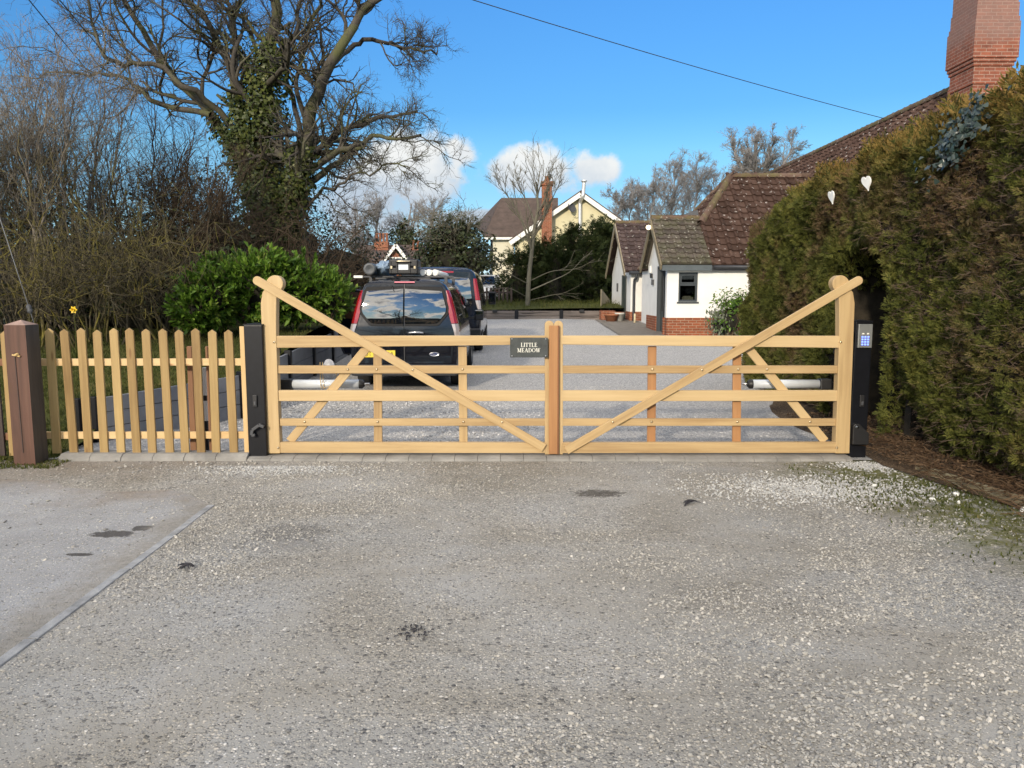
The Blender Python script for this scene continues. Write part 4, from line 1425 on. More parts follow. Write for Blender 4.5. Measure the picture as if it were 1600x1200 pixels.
for (pxa, pxb, lab) in ((299, 305, "short reddish brown stake just behind the fence, beside the banded marker"), (328, 335, "second reddish brown stake, between the banded marker and black gate post")):
    yk = 7.52
    b, a = at(pxb, 707, yk), at(pxa, 541, yk)
    o = plank("timber_stake", STAKE_WOOD, None, (b[0], -0.02), (a[0], a[2]), 0.075, 0.075, yk, 0.06)
    put(o, lab, "stake", "brown timber stakes behind the fence")
yk = 7.62
b, a = at(324, 700, yk), at(319.5, 574, yk)
t = thing("marker_post", "thin black and white banded marker post behind the picket fence", "marker post", (b[0], yk, 0))
for i, (f0, f1, m) in enumerate([(0, 0.34, BLACK_PLASTIC), (0.34, 0.59, WHITE_PAINT), (0.59, 0.655, BLACK_PLASTIC), (0.655, 1.0, WHITE_PAINT)]):
    mb = MB()
    q0, q1 = (b * (1 - f0) + a * f0), (b * (1 - f1) + a * f1)
    if i == 0:
        q0[2] = -0.05
    mb.bar(q0, q1, 0.036 if m is WHITE_PAINT else 0.034, 0.03, up=(1, 0, 0))
    bev(mb.build("band", m, t), 0.003)

# low composite retaining wall along the drive
WP = [np.array(q, float) for q in [(-4.40, 8.10, 0.49), (-3.46, 9.75, 0.56), (-3.52, 12.0, 0.66), (-3.66, 17.0, 0.86), (-3.9, 29.4, 1.1)]]
t = thing("retaining_wall", "low grey composite board retaining wall with black posts along the lawn", "retaining wall", (WP[0][0], WP[0][1], 0))
for a, b in zip(WP[:-1], WP[1:]):
    L = np.linalg.norm((b - a)[:2])
    nseg = max(1, round(L / 1.8))
    for s_ in range(nseg):
        q0, q1 = a + (b - a) * s_ / nseg, a + (b - a) * (s_ + 1) / nseg
        d = nrm(np.array((q1[0] - q0[0], q1[1] - q0[1], 0)))
        nv = np.array((-d[1], d[0], 0))
        for r_ in range(3):
            f0, f1 = r_ / 3, (r_ + 1) / 3
            za0, zb0 = q0[2] * f0, q1[2] * f0
            za1, zb1 = q0[2] * f1 - 0.008, q1[2] * f1 - 0.008
            gz0, gz1 = float(zg(0, q0[1])), float(zg(0, q1[1]))
            mb = MB()
            A0, A1 = q0 * (1, 1, 0) + d * 0.02, q1 * (1, 1, 0) - d * 0.02
            p = [A0 - nv * 0.02 + (0, 0, max(za0, 0) - 0.02 * (r_ == 0)), A1 - nv * 0.02 + (0, 0, zb0 - 0.02 * (r_ == 0)), A1 - nv * 0.02 + (0, 0, zb1), A0 - nv * 0.02 + (0, 0, za1)]
            mb.prism_dir(p, nv * 0.04)
            bev(mb.build("board", COMPOSITE, t), 0.003)
        mb = MB()
        c = q1 * (1, 1, 0)
        mb.obox(c - nv * 0.012 + (0, 0, (q1[2] + 0.04) / 2), d * 0.05, nv * 0.05, (0, 0, (q1[2] + 0.04) / 2))
        bev(mb.build("wall_post", BLACK_STEEL, t), 0.004)
for (px, yy) in ((121, 7.95), (147, 8.08)):
    p = at(px, 640, yy)
    mb = MB()
    mb.box(p[0] - 0.038, p[0] + 0.038, yy - 0.04, yy + 0.04, -0.05, 0.50)
    bev(mb.build("wall_post", BLACK_STEEL, t), 0.004)

# timber edging board of the hedge bed
a, b = gnd(1432, 737), gnd(1640, 806)
t2 = thing("edging_board", "long weathered timber board edging the bed under the hedge", "edging", a)
o = MB().bar(a + (0, 0, 0.03), b + (0, 0, 0.035), 0.09, 0.035).build("board", EDGE_WOOD, t2)
bev(o, 0.006)
o = MB().tube(resample([gnd(1455, 750) + (0, 0, .03), gnd(1480, 757) + (0, 0, .04), gnd(1509, 772) + (0, 0, .03)], 8), 0.006, 6).build("dead_stick", EDGE_WOOD)
put(o, "thin pale dead stick lying beside the timber edging board", "stick")


# ------------------------------------------------------------------ hedge
def hbump(y, z):
    return 0.060 * np.sin(2.1 * y + 1.3 * z) + 0.04 * np.sin(4.7 * y - 3.1 * z + 1) + 0.035 * np.sin(1.1 * y + 5.3 * z) + 0.025 * np.sin(9 * y + 7 * z + 2) + 0.03 * np.sin(13 * z - 8 * y)


def hedge_h(y):
    return np.interp(y, [3, 5.5, 6.5, 7.5, 9, 10.6, 11.6, 12.5, 13.2], [3.35, 3.30, 3.26, 3.22, 3.14, 3.02, 2.90, 2.76, 2.60]) + 0.05 * np.sin(3.1 * y) + 0.03 * np.sin(8 * y)


HX = 3.92


def hedge_face(y, s):
    """point and normal on the hedge: s runs 0..1 up the face, round the shoulder and over the top"""
    H = hedge_h(y)
    rad = 0.38
    Lf = H - rad - 0.12
    La = rad * pi / 2
    Lt = 1.3
    d = s * (Lf + La + Lt)
    x = np.full_like(y, HX)
    z = 0.12 + d
    nx, nz = -np.ones_like(y), np.zeros_like(y)
    a = np.clip((d - Lf) / La, 0, 1) * pi / 2
    arc = d > Lf
    x = np.where(arc, HX + rad * (1 - np.cos(a)), x)
    z = np.where(arc, H - rad + rad * np.sin(a), z)
    nx = np.where(arc, -np.cos(a), nx)
    nz = np.where(arc, np.sin(a), nz)
    top = d > Lf + La
    x = np.where(top, HX + rad + (d - Lf - La), x)
    b = hbump(y, z) * np.where(top, 0.5, 1)
    under = np.clip(1 - z / 0.75, 0, 1) ** 2 * np.where(y < 8.1, 0.42, 0.15)
    endr = np.clip((y - 12.9) / 0.4, 0, 1) ** 2 * 0.30
    edge = np.exp(-((y - 8.02) / 0.22) ** 2) * np.where(y < 8.1, 0.10, 0)
    x = x + nx * b + under + endr + edge
    z = z + nz * b
    return np.stack([x, y, z], 1), np.stack([nx, 0 * y, nz], 1)


def in_arch(y, z, g=0.0):
    w = 0.72 - g
    yy = np.clip(np.abs(y - 8.76) / max(w, 0.01), 0, 1)
    top = 1.66 - g + 0.58 * np.sqrt(np.clip(1 - yy ** 2, 0, 1))
    return (np.abs(y - 8.76) < w) & (z < top)


r = np.random.default_rng(77)


def conifer_mat(name, green, brown, gold, scale=0.8, amount=(0.5, 0.62), goldz=None):
    def pv(nt, co, c, rp):
        n = noise(nt, co, scale, 6, 0.65)
        if goldz:                                          # the near end of the hedge has died back
            yy = N(nt, 'ShaderNodeSeparateXYZ', {0: co}).outputs[1]
            n = M_(nt, 'ADD', n, M_(nt, 'MULTIPLY', smooth(nt, yy, -0.6, -2.6), 0.075))
        k = M_(nt, 'MULTIPLY', smooth(nt, n, amount[0], amount[1]), smooth(nt, rp, 0.05, 0.35))
        c = mixc(nt, k, c, ramp(nt, rp, brown))
        if goldz:
            z = N(nt, 'ShaderNodeSeparateXYZ', {0: co}).outputs[2]
            zz = M_(nt, 'ADD', z, M_(nt, 'MULTIPLY', M_(nt, 'SUBTRACT', noise(nt, co, 2.0, 4, 0.6), 0.5), 0.5))
            g = M_(nt, 'MULTIPLY', smooth(nt, zz, goldz[0], goldz[1]), smooth(nt, rp, 0.15, 0.6))
            c = mixc(nt, M_(nt, 'MULTIPLY', g, 0.8), c, gold)
        return c
    return island(name, green, 0.75, 0.2, trans=0.2, posvar=pv, grad=0.45, nscale=1.6)


HEDGE_GREEN = conifer_mat("hedge_sprays", [(0.0, (0.035, 0.045, 0.010)), (0.4, (0.085, 0.096, 0.022)), (0.75, (0.18, 0.185, 0.042)), (1.0, (0.29, 0.255, 0.064))],
                          [(0.0, (0.065, 0.038, 0.022)), (0.6, (0.14, 0.09, 0.05)), (1.0, (0.23, 0.16, 0.09))], (0.30, 0.18, 0.055), goldz=(2.75, 3.3))
TWIG_BROWN = bark("hedge_twig", [(0.2, (0.06, 0.04, 0.03)), (0.6, (0.15, 0.11, 0.08)), (0.9, (0.30, 0.25, 0.20))], 20)
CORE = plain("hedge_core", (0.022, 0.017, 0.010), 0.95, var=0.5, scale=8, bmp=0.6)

t = thing("hedge", "tall clipped conifer hedge with brown patches and an arched opening", "hedge", (4.5, 8.5, 0))
# dense inside of the hedge, following its surface
mb = MB()


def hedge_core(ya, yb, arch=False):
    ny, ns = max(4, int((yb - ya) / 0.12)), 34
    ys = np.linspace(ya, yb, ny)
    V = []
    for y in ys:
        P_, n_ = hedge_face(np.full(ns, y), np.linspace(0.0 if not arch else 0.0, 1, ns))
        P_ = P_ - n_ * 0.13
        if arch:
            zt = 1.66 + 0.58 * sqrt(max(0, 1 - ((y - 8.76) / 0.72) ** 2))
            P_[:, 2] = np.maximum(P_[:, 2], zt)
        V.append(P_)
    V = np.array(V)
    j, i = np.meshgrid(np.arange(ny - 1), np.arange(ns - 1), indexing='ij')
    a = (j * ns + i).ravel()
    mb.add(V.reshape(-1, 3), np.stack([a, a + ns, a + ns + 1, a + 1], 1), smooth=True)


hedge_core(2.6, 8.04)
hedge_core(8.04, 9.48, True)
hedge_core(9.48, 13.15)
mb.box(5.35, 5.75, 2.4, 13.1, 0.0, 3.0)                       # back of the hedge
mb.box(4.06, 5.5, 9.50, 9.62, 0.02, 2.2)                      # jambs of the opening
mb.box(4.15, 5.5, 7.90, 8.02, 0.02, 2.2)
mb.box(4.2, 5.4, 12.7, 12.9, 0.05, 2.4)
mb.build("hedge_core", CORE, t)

mb = MB()
K = 120000
y = 3.0 + (13.2 - 3.0) * r.uniform(0, 1, K)
s_ = r.uniform(0, 1, K)
C, Nn = hedge_face(y, s_)
keep = ~in_arch(C[:, 1], C[:, 2])
# bare brown patches carry fewer sprays
bare = vnoise(C[:, 1], C[:, 2], 91, 1.3) * 0.6 + vnoise(C[:, 1], C[:, 2], 92, 3.2) * 0.4 + np.clip(1.5 - np.abs(C[:, 1] - 5.6), 0, 1) * 0.5
keep &= ~((bare > 0.55) & (r.uniform(0, 1, K) < 0.5))
keep &= (C[:, 0] < 4.9) & (C[:, 1] > 3.2)
C, Nn = C[keep], Nn[keep]
K = len(C)
up = np.array([0, -0.1, 1.0])
D = Nn * 0.55 + r.normal(size=(K, 3)) * 0.6 + up * r.uniform(-0.1, 0.75, K)[:, None]
C = C - Nn * (0.0 + 0.12 * r.uniform(0, 1, (K, 1)) ** 1.5)
sprayset(mb, C, D, 0.095, r)
# the opening's jambs and head
K = 1800
side = r.integers(1, 3, K)
x = 3.95 + 0.9 * r.uniform(0, 1, K) ** 2.5
z = r.uniform(0.1, 1.9, K)
ph = r.uniform(0, pi, K)
C = np.where((side == 0)[:, None], np.stack([x, np.full(K, 9.27), z], 1),
             np.where((side == 1)[:, None], np.stack([x, np.full(K, 8.05), z], 1), np.stack([x, 8.76 + 0.72 * np.cos(ph), 1.66 + 0.58 * np.sin(ph)], 1)))
D = np.where((side == 0)[:, None], (0, -1, 0.3), np.where((side == 1)[:, None], (0, 1, 0.3), np.stack([0 * x, -np.cos(ph), -np.sin(ph)], 1))) + r.normal(size=(K, 3)) * 0.5
sprayset(mb, C, D, 0.12, r)
# back of the recess and far end
K = 500
sprayset(mb, np.stack([np.full(K, 5.36), r.uniform(8.0, 9.3, K), r.uniform(0.1, 2.3, K)], 1), np.array([-1, 0, 0.2]) + r.normal(size=(K, 3)) * 0.5, 0.13, r)
K = 5000
sprayset(mb, np.stack([r.uniform(4.25, 5.4, K), 12.95 + 0.1 * r.normal(size=K), r.uniform(0.1, 2.45, K)], 1), np.array([0, 1, 0.3]) + r.normal(size=(K, 3)) * 0.5, 0.14, r)
# loose shoots standing off the top edge
K = 2600
y = r.uniform(3.5, 13.0, K)
C, Nn = hedge_face(y, r.uniform(0.62, 0.95, K))
sprayset(mb, C, np.stack([r.normal(size=K) * 0.5 - 0.2, r.normal(size=K) * 0.5, np.ones(K)], 1), 0.17, r)
mb.build("foliage", HEDGE_GREEN, t)

# brown twigs in the bare patches, and the stems near the ground
mb = MB()
K = 16000
y = r.uniform(3.2, 13.0, K)
C, Nn = hedge_face(y, r.uniform(0, 0.85, K))
bare = vnoise(C[:, 1], C[:, 2], 91, 1.3) * 0.6 + vnoise(C[:, 1], C[:, 2], 92, 3.2) * 0.4 + np.clip(1.5 - np.abs(C[:, 1] - 5.6), 0, 1) * 0.5
keep = (~in_arch(C[:, 1], C[:, 2])) & ((bare > 0.35) | (r.uniform(0, 1, K) < 0.16) | (C[:, 2] < 0.6))
C, Nn = C[keep], Nn[keep]
K = len(C)
C = C - Nn * 0.14
d = nrm(Nn * 0.75 + r.normal(size=(K, 3)) * 0.6 + (0, 0, 0.15))
L = r.uniform(0.10, 0.26, K)[:, None]
mid = C + d * L * 0.55 + r.normal(size=(K, 3)) * 0.012
P_ = np.stack([C, mid, mid + nrm(d + r.normal(size=(K, 3)) * 0.4) * L * 0.5], 1)
R_ = np.stack([np.full(K, 0.0035), np.full(K, 0.0028), np.full(K, 0.0014)], 1)
v, f = tubes(P_, R_, 3)
mb.add(v, f)
P2, R2 = spawn(P_, R_, r, 3, 0.2, 0.9, 0.7, 0.55, 0.7, 3, 0.2, rmin=0.0012)
v, f = tubes(P2, R2, 3)
mb.add(v, f)
mb.build("bare_twigs", TWIG_BROWN, t)
for (px, py, h) in [(1568, 722, 0.8), (1590, 735, 0.7), (1500, 708, 0.7), (1640, 750, 0.8), (1450, 690, 0.6)]:
    b = gnd(px, py, 0.08)
    b[0] = max(b[0], 3.95)
    mb = MB()
    pts = [b - (0, 0, 0.05), b + (0.02, 0.02, h * 0.35), b + (0.06, 0.0, h * 0.7), b + (0.2, 0.05, h)]
    mb.tube(resample(pts, 9), np.linspace(0.038, 0.022, 9), 8)
    v, f = tubes(*spawn(resample(pts, 9)[None], np.full((1, 9), 0.02), r, 9, 0.3, 1, 0.9, 0.6, 0.4, 5, 0.25, rmin=0.003), 4)
    mb.add(v, f, smooth=True)
    mb.build("stem", TWIG_BROWN, t)

# white hearts hung on the hedge
for (px, py, yaw, tilt, lab) in [(1355, 285, -1.42, 0.18, "white wooden heart on the hedge, the higher and fuller one"), (1300, 307, -1.56, 0.12, "white wooden heart on the hedge, turned almost edge on")]:
    for Y in np.linspace(7, 13, 60):
        p = at(px, py, Y)
        if p[0] > HX - 0.23:
            break
    hgt = 0.165
    T = np.linspace(0, 2 * pi, 40, endpoint=False)
    hx = 16 * np.sin(T) ** 3
    hz = 13 * np.cos(T) - 5 * np.cos(2 * T) - 2 * np.cos(3 * T) - np.cos(4 * T)
    hx, hz = hx / 34 * hgt, hz / 29 * hgt
    e1 = np.array((cos(yaw) * 1.0, sin(yaw) * 1.0, 0))
    e2 = nrm(np.array((-tilt * 0.5, 0.35, 1.0)))
    nv = nrm(np.cross(e1, e2))
    pts = [p + e1 * a + e2 * b for a, b in zip(hx, hz)]
    mb = MB()
    mb.prism_dir(pts, nv * 0.012)
    o = mb.build("heart_ornament", HEART_WHITE, origin=p)
    put(o, lab, "ornament", "white hearts on the hedge")
    bev(o, 0.002)

# ivy growing through the top of the hedge
mb = MB()
K = 420
c = None
for Y in np.linspace(5, 9, 80):
    p = at(1490, 212, Y)
    if p[0] > HX - 0.1:
        c = p
        break
yy = c[1] + r.normal(size=K) * 0.15
zz = c[2] + 0.02 + r.normal(size=K) * 0.13 - (yy - c[1]) * 0.45
zz = np.minimum(zz, hedge_h(yy) - 0.06)
C = np.stack([HX - 0.14 - hbump(yy, zz) + r.normal(size=K) * 0.03 + np.clip(zz - 2.9, 0, 1) ** 2 * 0.8, yy, zz], 1)
leafset(mb, C, 0.05, nrm(np.array([-1, -0.25, 0.35]) + r.normal(size=(K, 3)) * 0.45), r, LEAF_IVY)
put(mb.build("ivy", island("dark_ivy_leaf", [(0.0, (0.012, 0.026, 0.02)), (0.6, (0.03, 0.05, 0.04)), (1.0, (0.07, 0.09, 0.085))], 0.35, 0.5, grad=0.1)), "patch of dark glossy ivy in the top of the hedge", "ivy")


# ------------------------------------------------------------------ trees and shrubs
OAK_BARK = bark("oak_bark", [(0.2, (0.036, 0.032, 0.028)), (0.55, (0.078, 0.069, 0.058)), (0.85, (0.14, 0.126, 0.105))], 9.0, lichen=(0.095, 0.098, 0.045))
HAZEL_BARK = bark("hazel_bark", [(0.2, (0.075, 0.062, 0.048)), (0.55, (0.19, 0.165, 0.138)), (0.85, (0.36, 0.32, 0.27))], 18.0, lichen=(0.18, 0.15, 0.04), hgt=(2.4, 4.0))
BRAMBLE = bark("bramble_stem", [(0.2, (0.035, 0.026, 0.018)), (0.6, (0.085, 0.062, 0.042)), (0.9, (0.15, 0.115, 0.08))], 20.0)
BIRCH_BARK = bark("pale_bark", [(0.2, (0.12, 0.10, 0.088)), (0.6, (0.22, 0.19, 0.165)), (0.9, (0.34, 0.30, 0.26))], 8.0)
FAR_TWIG = bark("far_twig", [(0.2, (0.15, 0.145, 0.145)), (0.6, (0.24, 0.228, 0.222)), (0.9, (0.33, 0.315, 0.30))], 4.0)
GREY_BARK = bark("grey_green_bark", [(0.2, (0.075, 0.068, 0.05)), (0.6, (0.15, 0.14, 0.105)), (0.9, (0.24, 0.225, 0.17))], 12.0)
IVY_LEAF = island("ivy_leaf", [(0.0, (0.018, 0.028, 0.006)), (0.5, (0.045, 0.062, 0.012)), (0.85, (0.095, 0.11, 0.022)), (1.0, (0.17, 0.16, 0.045))], 0.45, 0.3, trans=0.15, grad=0.3)
EVERGREEN = island("evergreen_leaf", [(0.0, (0.012, 0.018, 0.006)), (0.5, (0.026, 0.036, 0.011)), (0.9, (0.055, 0.065, 0.02)), (1.0, (0.10, 0.10, 0.04))], 0.45, 0.35, trans=0.15, grad=0.35)
LAUREL = island("laurel_leaf", [(0.0, (0.03, 0.065, 0.009)), (0.4, (0.075, 0.15, 0.018)), (0.8, (0.15, 0.25, 0.03)), (1.0, (0.28, 0.34, 0.06))], 0.42, 0.3, trans=0.3, grad=0.3)
LICHEN_BARK = bark("lichened_stem", [(0.2, (0.032, 0.027, 0.018)), (0.55, (0.08, 0.068, 0.045)), (0.85, (0.19, 0.165, 0.115))], 14.0, lichen=(0.175, 0.15, 0.035), hgt=(2.6, 3.6))
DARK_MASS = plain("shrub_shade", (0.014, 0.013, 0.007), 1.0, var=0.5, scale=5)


def grow(P, Rd, r, levels):
    """levels: list of dicts for spawn(); returns a list of (P, R) with the roots first"""
    out = [(P, Rd)]
    for lv in levels:
        lv = dict(lv)
        src = lv.pop('src', -1)
        Pp, Rp = out[src] if not isinstance(src, (list, tuple)) else (None, None)
        out.append(spawn(Pp, Rp, r, **lv))
    return out


def tube_mb(sets, ks):
    mb = MB()
    for (P, Rd), k in zip(sets, ks):
        v, f = tubes(P, Rd, k)
        mb.add(v, f, smooth=k > 3)
    return mb


# --- the big oak, its main limbs following the photograph's
YO = 18.5
r = np.random.default_rng(101)
LIMBS = [  # pixel track, radius at both ends, depth drift
    ([(424, 455), (420, 400), (414, 330), (409, 260), (412, 190), (420, 110), (428, 20), (432, -70)], 0.40, 0.10, -0.3),
    ([(452, 430), (455, 340), (468, 270), (480, 210), (498, 150), (528, 80), (562, 30), (610, -25)], 0.27, 0.08, -0.8),
    ([(440, 400), (448, 330), (462, 285), (500, 252), (535, 235), (570, 220), (610, 216), (655, 214)], 0.17, 0.04, -1.6),
    ([(462, 300), (478, 262), (500, 235), (530, 205), (560, 195), (590, 186), (625, 182), (652, 174)], 0.13, 0.035, -1.0),
    ([(520, 100), (545, 78), (572, 66), (598, 64), (625, 74), (648, 78), (668, 78), (684, 84)], 0.10, 0.025, 0.8),
    ([(404, 260), (382, 215), (368, 150), (348, 80), (322, 30), (296, 0), (262, -30), (236, -60)], 0.17, 0.06, -0.6),
    ([(412, 330), (370, 250), (318, 165), (280, 130), (246, 90), (222, 45), (192, 0), (172, -40)], 0.23, 0.07, 1.0),
    ([(395, 260), (340, 175), (286, 132), (238, 102), (190, 98), (160, 80), (146, 40), (136, -10)], 0.14, 0.04, -1.2),
    ([(330, 180), (262, 165), (232, 150), (212, 132), (180, 118), (140, 116), (92, 112), (40, 120)], 0.12, 0.03, 1.6),
    ([(408, 200), (388, 120), (366, 60), (362, 25), (350, -10), (340, -50), (334, -80), (330, -110)], 0.13, 0.06, 1.4),
    ([(416, 150), (436, 85), (452, 62), (476, 52), (494, 20), (505, -20), (512, -60), (520, -100)], 0.12, 0.05, 1.0),
    ([(470, 215), (455, 150), (447, 90), (462, 50), (470, 10), (480, -30), (484, -60), (490, -90)], 0.10, 0.05, -1.5),
    ([(418, 110), (400, 70), (380, 30), (350, 10), (310, -20), (280, -40), (250, -70), (220, -100)], 0.09, 0.04, 0.4),
    ([(460, 330), (480, 320), (505, 300), (530, 288), (560, 270), (590, 268), (620, 255), (640, 262)], 0.08, 0.02, -2.0),
]
P0l, R0l = [], []
for trk, ra, rb, drift in LIMBS:
    n = len(trk)
    pts = []
    for i, (px, py) in enumerate(trk):
        pts.append(at(px, py, YO + drift * (i / (n - 1)) + 0.25 * sin(i * 2.1 + ra * 50)))
    q = resample(pts, 22)
    q[1:] += r.normal(size=(21, 3)) * 0.035
    P0l.append(q)
    R0l.append(ra + (rb - ra) * np.linspace(0, 1, 22) ** 0.8)
P0a, R0a = np.array(P0l), np.array(R0l)
R0a[2:] *= 0.72
R0a[5:] *= 0.86
R0a[:2] *= 0.88
t = thing("oak_tree", "big spreading bare oak with an ivy covered trunk behind the shrubs", "tree", (P0a[0, 0, 0], YO, 0.9))
base = P0a[0, 0].copy()
mb = MB()
v, f = tubes(P0a[:2], R0a[:2], 12)
mb.add(v, f, smooth=True)
mb.tube([(base[0] + 0.2, YO, 0.5), (base[0] + 0.08, YO, 1.0), tuple(base + (0.03, 0, 0.1))], [0.62, 0.50, 0.42], 14)
mb.build("trunk", OAK_BARK, t)
L1 = spawn(P0a, R0a, r, 13, 0.22, 1.0, 0.75, 0.30, 0.50, 9, 0.22, trop=0.12, bend=0.02, rmin=0.012)
L2 = spawn(*L1, r, 7, 0.15, 1.0, 0.75, 0.50, 0.60, 7, 0.26, trop=0.08, rmin=0.0075)
L3 = spawn(*L2, r, 5, 0.15, 1.0, 0.7, 0.58, 0.7, 5, 0.28, trop=0.05, rmin=0.0045, lmin=0.25)
L4 = spawn(*L3, r, 2, 0.2, 1.0, 0.7, 0.6, 0.8, 4, 0.25, rmin=0.0030, lmin=0.18)
mb = MB()
v, f = tubes(P0a[2:], R0a[2:], 9)
mb.add(v, f, smooth=True)
for (P, Rd), k in ((L1, 6), (L2, 4), (L3, 3), (L4, 3)):
    v, f = tubes(P, Rd, k)
    mb.add(v, f, smooth=k > 3)
mb.build("crown", OAK_BARK, t)
# ivy up the trunk and main limbs
mb = MB()
for li, cnt, t0, t1, out in [(0, 9500, 0.0, 0.80, 0.34), (1, 4600, 0.0, 0.42, 0.22), (5, 2200, 0.0, 0.35, 0.22), (6, 1500, 0.0, 0.30, 0.2), (2, 700, 0.0, 0.3, 0.15), (9, 500, 0, 0.3, 0.12), (10, 350, 0, 0.3, 0.1)]:
    tq = r.uniform(t0, t1, cnt) ** 1.15
    s_ = tq * 20.99
    i = s_.astype(int)
    fr = (s_ - i)[:, None]
    c = P0a[li, i] * (1 - fr) + P0a[li, i + 1] * fr
    rad = R0a[li, i]
    dirs = nrm(r.normal(size=(cnt, 3)) * (1, 1, 0.3))
    clump = 0.6 + 0.7 * np.abs(np.sin(s_ * 2.3 + dirs[:, 0] * 2))
    C = c + dirs * (rad + out * clump * r.uniform(0.1, 1.0, cnt))[:, None]
    leafset(mb, C, 0.092, nrm(dirs + (0, -0.4, 0.4) + r.normal(size=(cnt, 3)) * 0.5), r, LEAF_IVY)
mb.build("ivy", IVY_LEAF, t)


def multi_stem(name, label, cat, c, n, h, spread, m, r, group=None, rad=0.02, levels=None, leafy=None, zlow=0.0, arch=0.0, kk=(5, 4, 3, 3)):
    """shrub of many stems rising from one stool"""
    c = np.array(c, float)
    P, Rr = [], []
    for i in range(n):
        a = r.uniform(0, 2 * pi)
        q = spread * sqrt(r.uniform(0.02, 1))
        hh = h * r.uniform(0.55, 1.05) * (1 - 0.25 * q / spread)
        b = c + (cos(a) * q * 0.30, sin(a) * q * 0.30, 0)
        top = c + (cos(a) * q, sin(a) * q, hh)
        mid = (b + top) / 2 + (cos(a) * q * -0.10, 0, hh * 0.10) + r.normal(size=3) * 0.10
        end = top + (cos(a) * q * arch, sin(a) * q * arch, -abs(arch) * hh * 0.3)
        p = resample([b - (0, 0, 0.1), mid, top, end] if arch else [b - (0, 0, 0.1), mid, top], 12)
        p[1:] += r.normal(size=(11, 3)) * 0.03
        P.append(p)
        r0 = rad * r.uniform(0.6, 1.5)
        Rr.append(np.linspace(r0, r0 * 0.3, 12))
    P, Rr = np.array(P), np.array(Rr)
    sets = [(P, Rr)]
    for lv in levels:
        sets.append(spawn(*sets[-1], r, **lv))
    t = thing(name, label, cat, c, group)
    v, f = tubes(*sets[0], kk[0])
    MB().add(v, f, smooth=True).build("stems", m, t)
    mb = MB()
    for (Pq, Rq), k in zip(sets[1:], kk[1:]):
        v, f = tubes(Pq, Rq, k)
        mb.add(v, f, smooth=k > 3)
    mb.build("twigs", m, t)
    return t, sets


r = np.random.default_rng(202)
LV_HAZEL = [dict(cnt=9, t0=0.42, t1=1.0, ang=0.55, ratio=0.34, rr=0.55, n=7, wig=0.16, trop=0.25, bend=0.02, rmin=0.005),
            dict(cnt=6, t0=0.2, t1=1.0, ang=0.65, ratio=0.5, rr=0.6, n=5, wig=0.2, trop=0.1, rmin=0.0034),
            dict(cnt=3, t0=0.2, t1=1.0, ang=0.6, ratio=0.6, rr=0.7, n=4, wig=0.2, rmin=0.0024, lmin=0.12)]
for (px, Y, n, h, sp_, lab) in [(45, 13.4, 34, 5.0, 1.5, "tall bare multi stemmed hazel with pale upright stems behind the old post"),
                                (135, 14.2, 34, 5.2, 1.6, "bare hazel with yellow lichen in its lower stems behind the picket fence"),
                                (-45, 12.8, 26, 4.6, 1.4, "bare hazel cut off by the edge of the picture beyond the stay wire"),
                                (235, 15.2, 30, 4.5, 1.6, "bare brownish hazel between the lichen covered hazel and the oak trunk"),
                                (322, 15.8, 24, 3.9, 1.5, "low dense bare shrub in front of the oak trunk above the laurel")]:
    p = at(px, 500, Y)
    z = float(lawn_z(p[0], Y))
    multi_stem("hazel_shrub", lab, "shrub", (p[0], Y, z), n, h, sp_, HAZEL_BARK if px < 200 else BRAMBLE, r, "bare hazel shrubs", 0.021, LV_HAZEL)
# tangled low thicket
LV_TH = [dict(cnt=7, t0=0.15, t1=1.0, ang=0.8, ratio=0.5, rr=0.6, n=6, wig=0.25, trop=0.05, rmin=0.0045),
         dict(cnt=4, t0=0.15, t1=1.0, ang=0.8, ratio=0.55, rr=0.65, n=5, wig=0.25, rmin=0.003),
         dict(cnt=1, t0=0.15, t1=1.0, ang=0.7, ratio=0.6, rr=0.7, n=4, wig=0.25, rmin=0.0022, lmin=0.12)]
for (px, Y, n, h, sp_, m, lab) in [(40, 12.0, 22, 1.9, 1.3, LICHEN_BARK, "low tangle of arching lichen covered stems nearest the old post"),
                                   (150, 12.4, 24, 2.1, 1.4, LICHEN_BARK, "low tangle of yellow lichen covered stems behind the daffodil"),
                                   (255, 13.2, 24, 2.2, 1.4, LICHEN_BARK, "brown tangled thicket just beside the glossy laurel bush"),
                                   (360, 17.0, 26, 3.0, 1.8, BRAMBLE, "dark brown thicket rising behind the laurel bush"),
                                   (480, 17.3, 26, 2.7, 1.7, BRAMBLE, "dark brown thicket between the oak trunk and the vans"),
                                   (512, 19.5, 20, 1.7, 1.1, BRAMBLE, "brown thicket just above the roof of the nearer van")]:
    p = at(px, 500, Y)
    multi_stem("bramble_thicket", lab, "thicket", (p[0], Y, float(lawn_z(p[0], Y))), n, h, sp_, m, r, "tangled thickets", 0.016, LV_TH, arch=0.35)


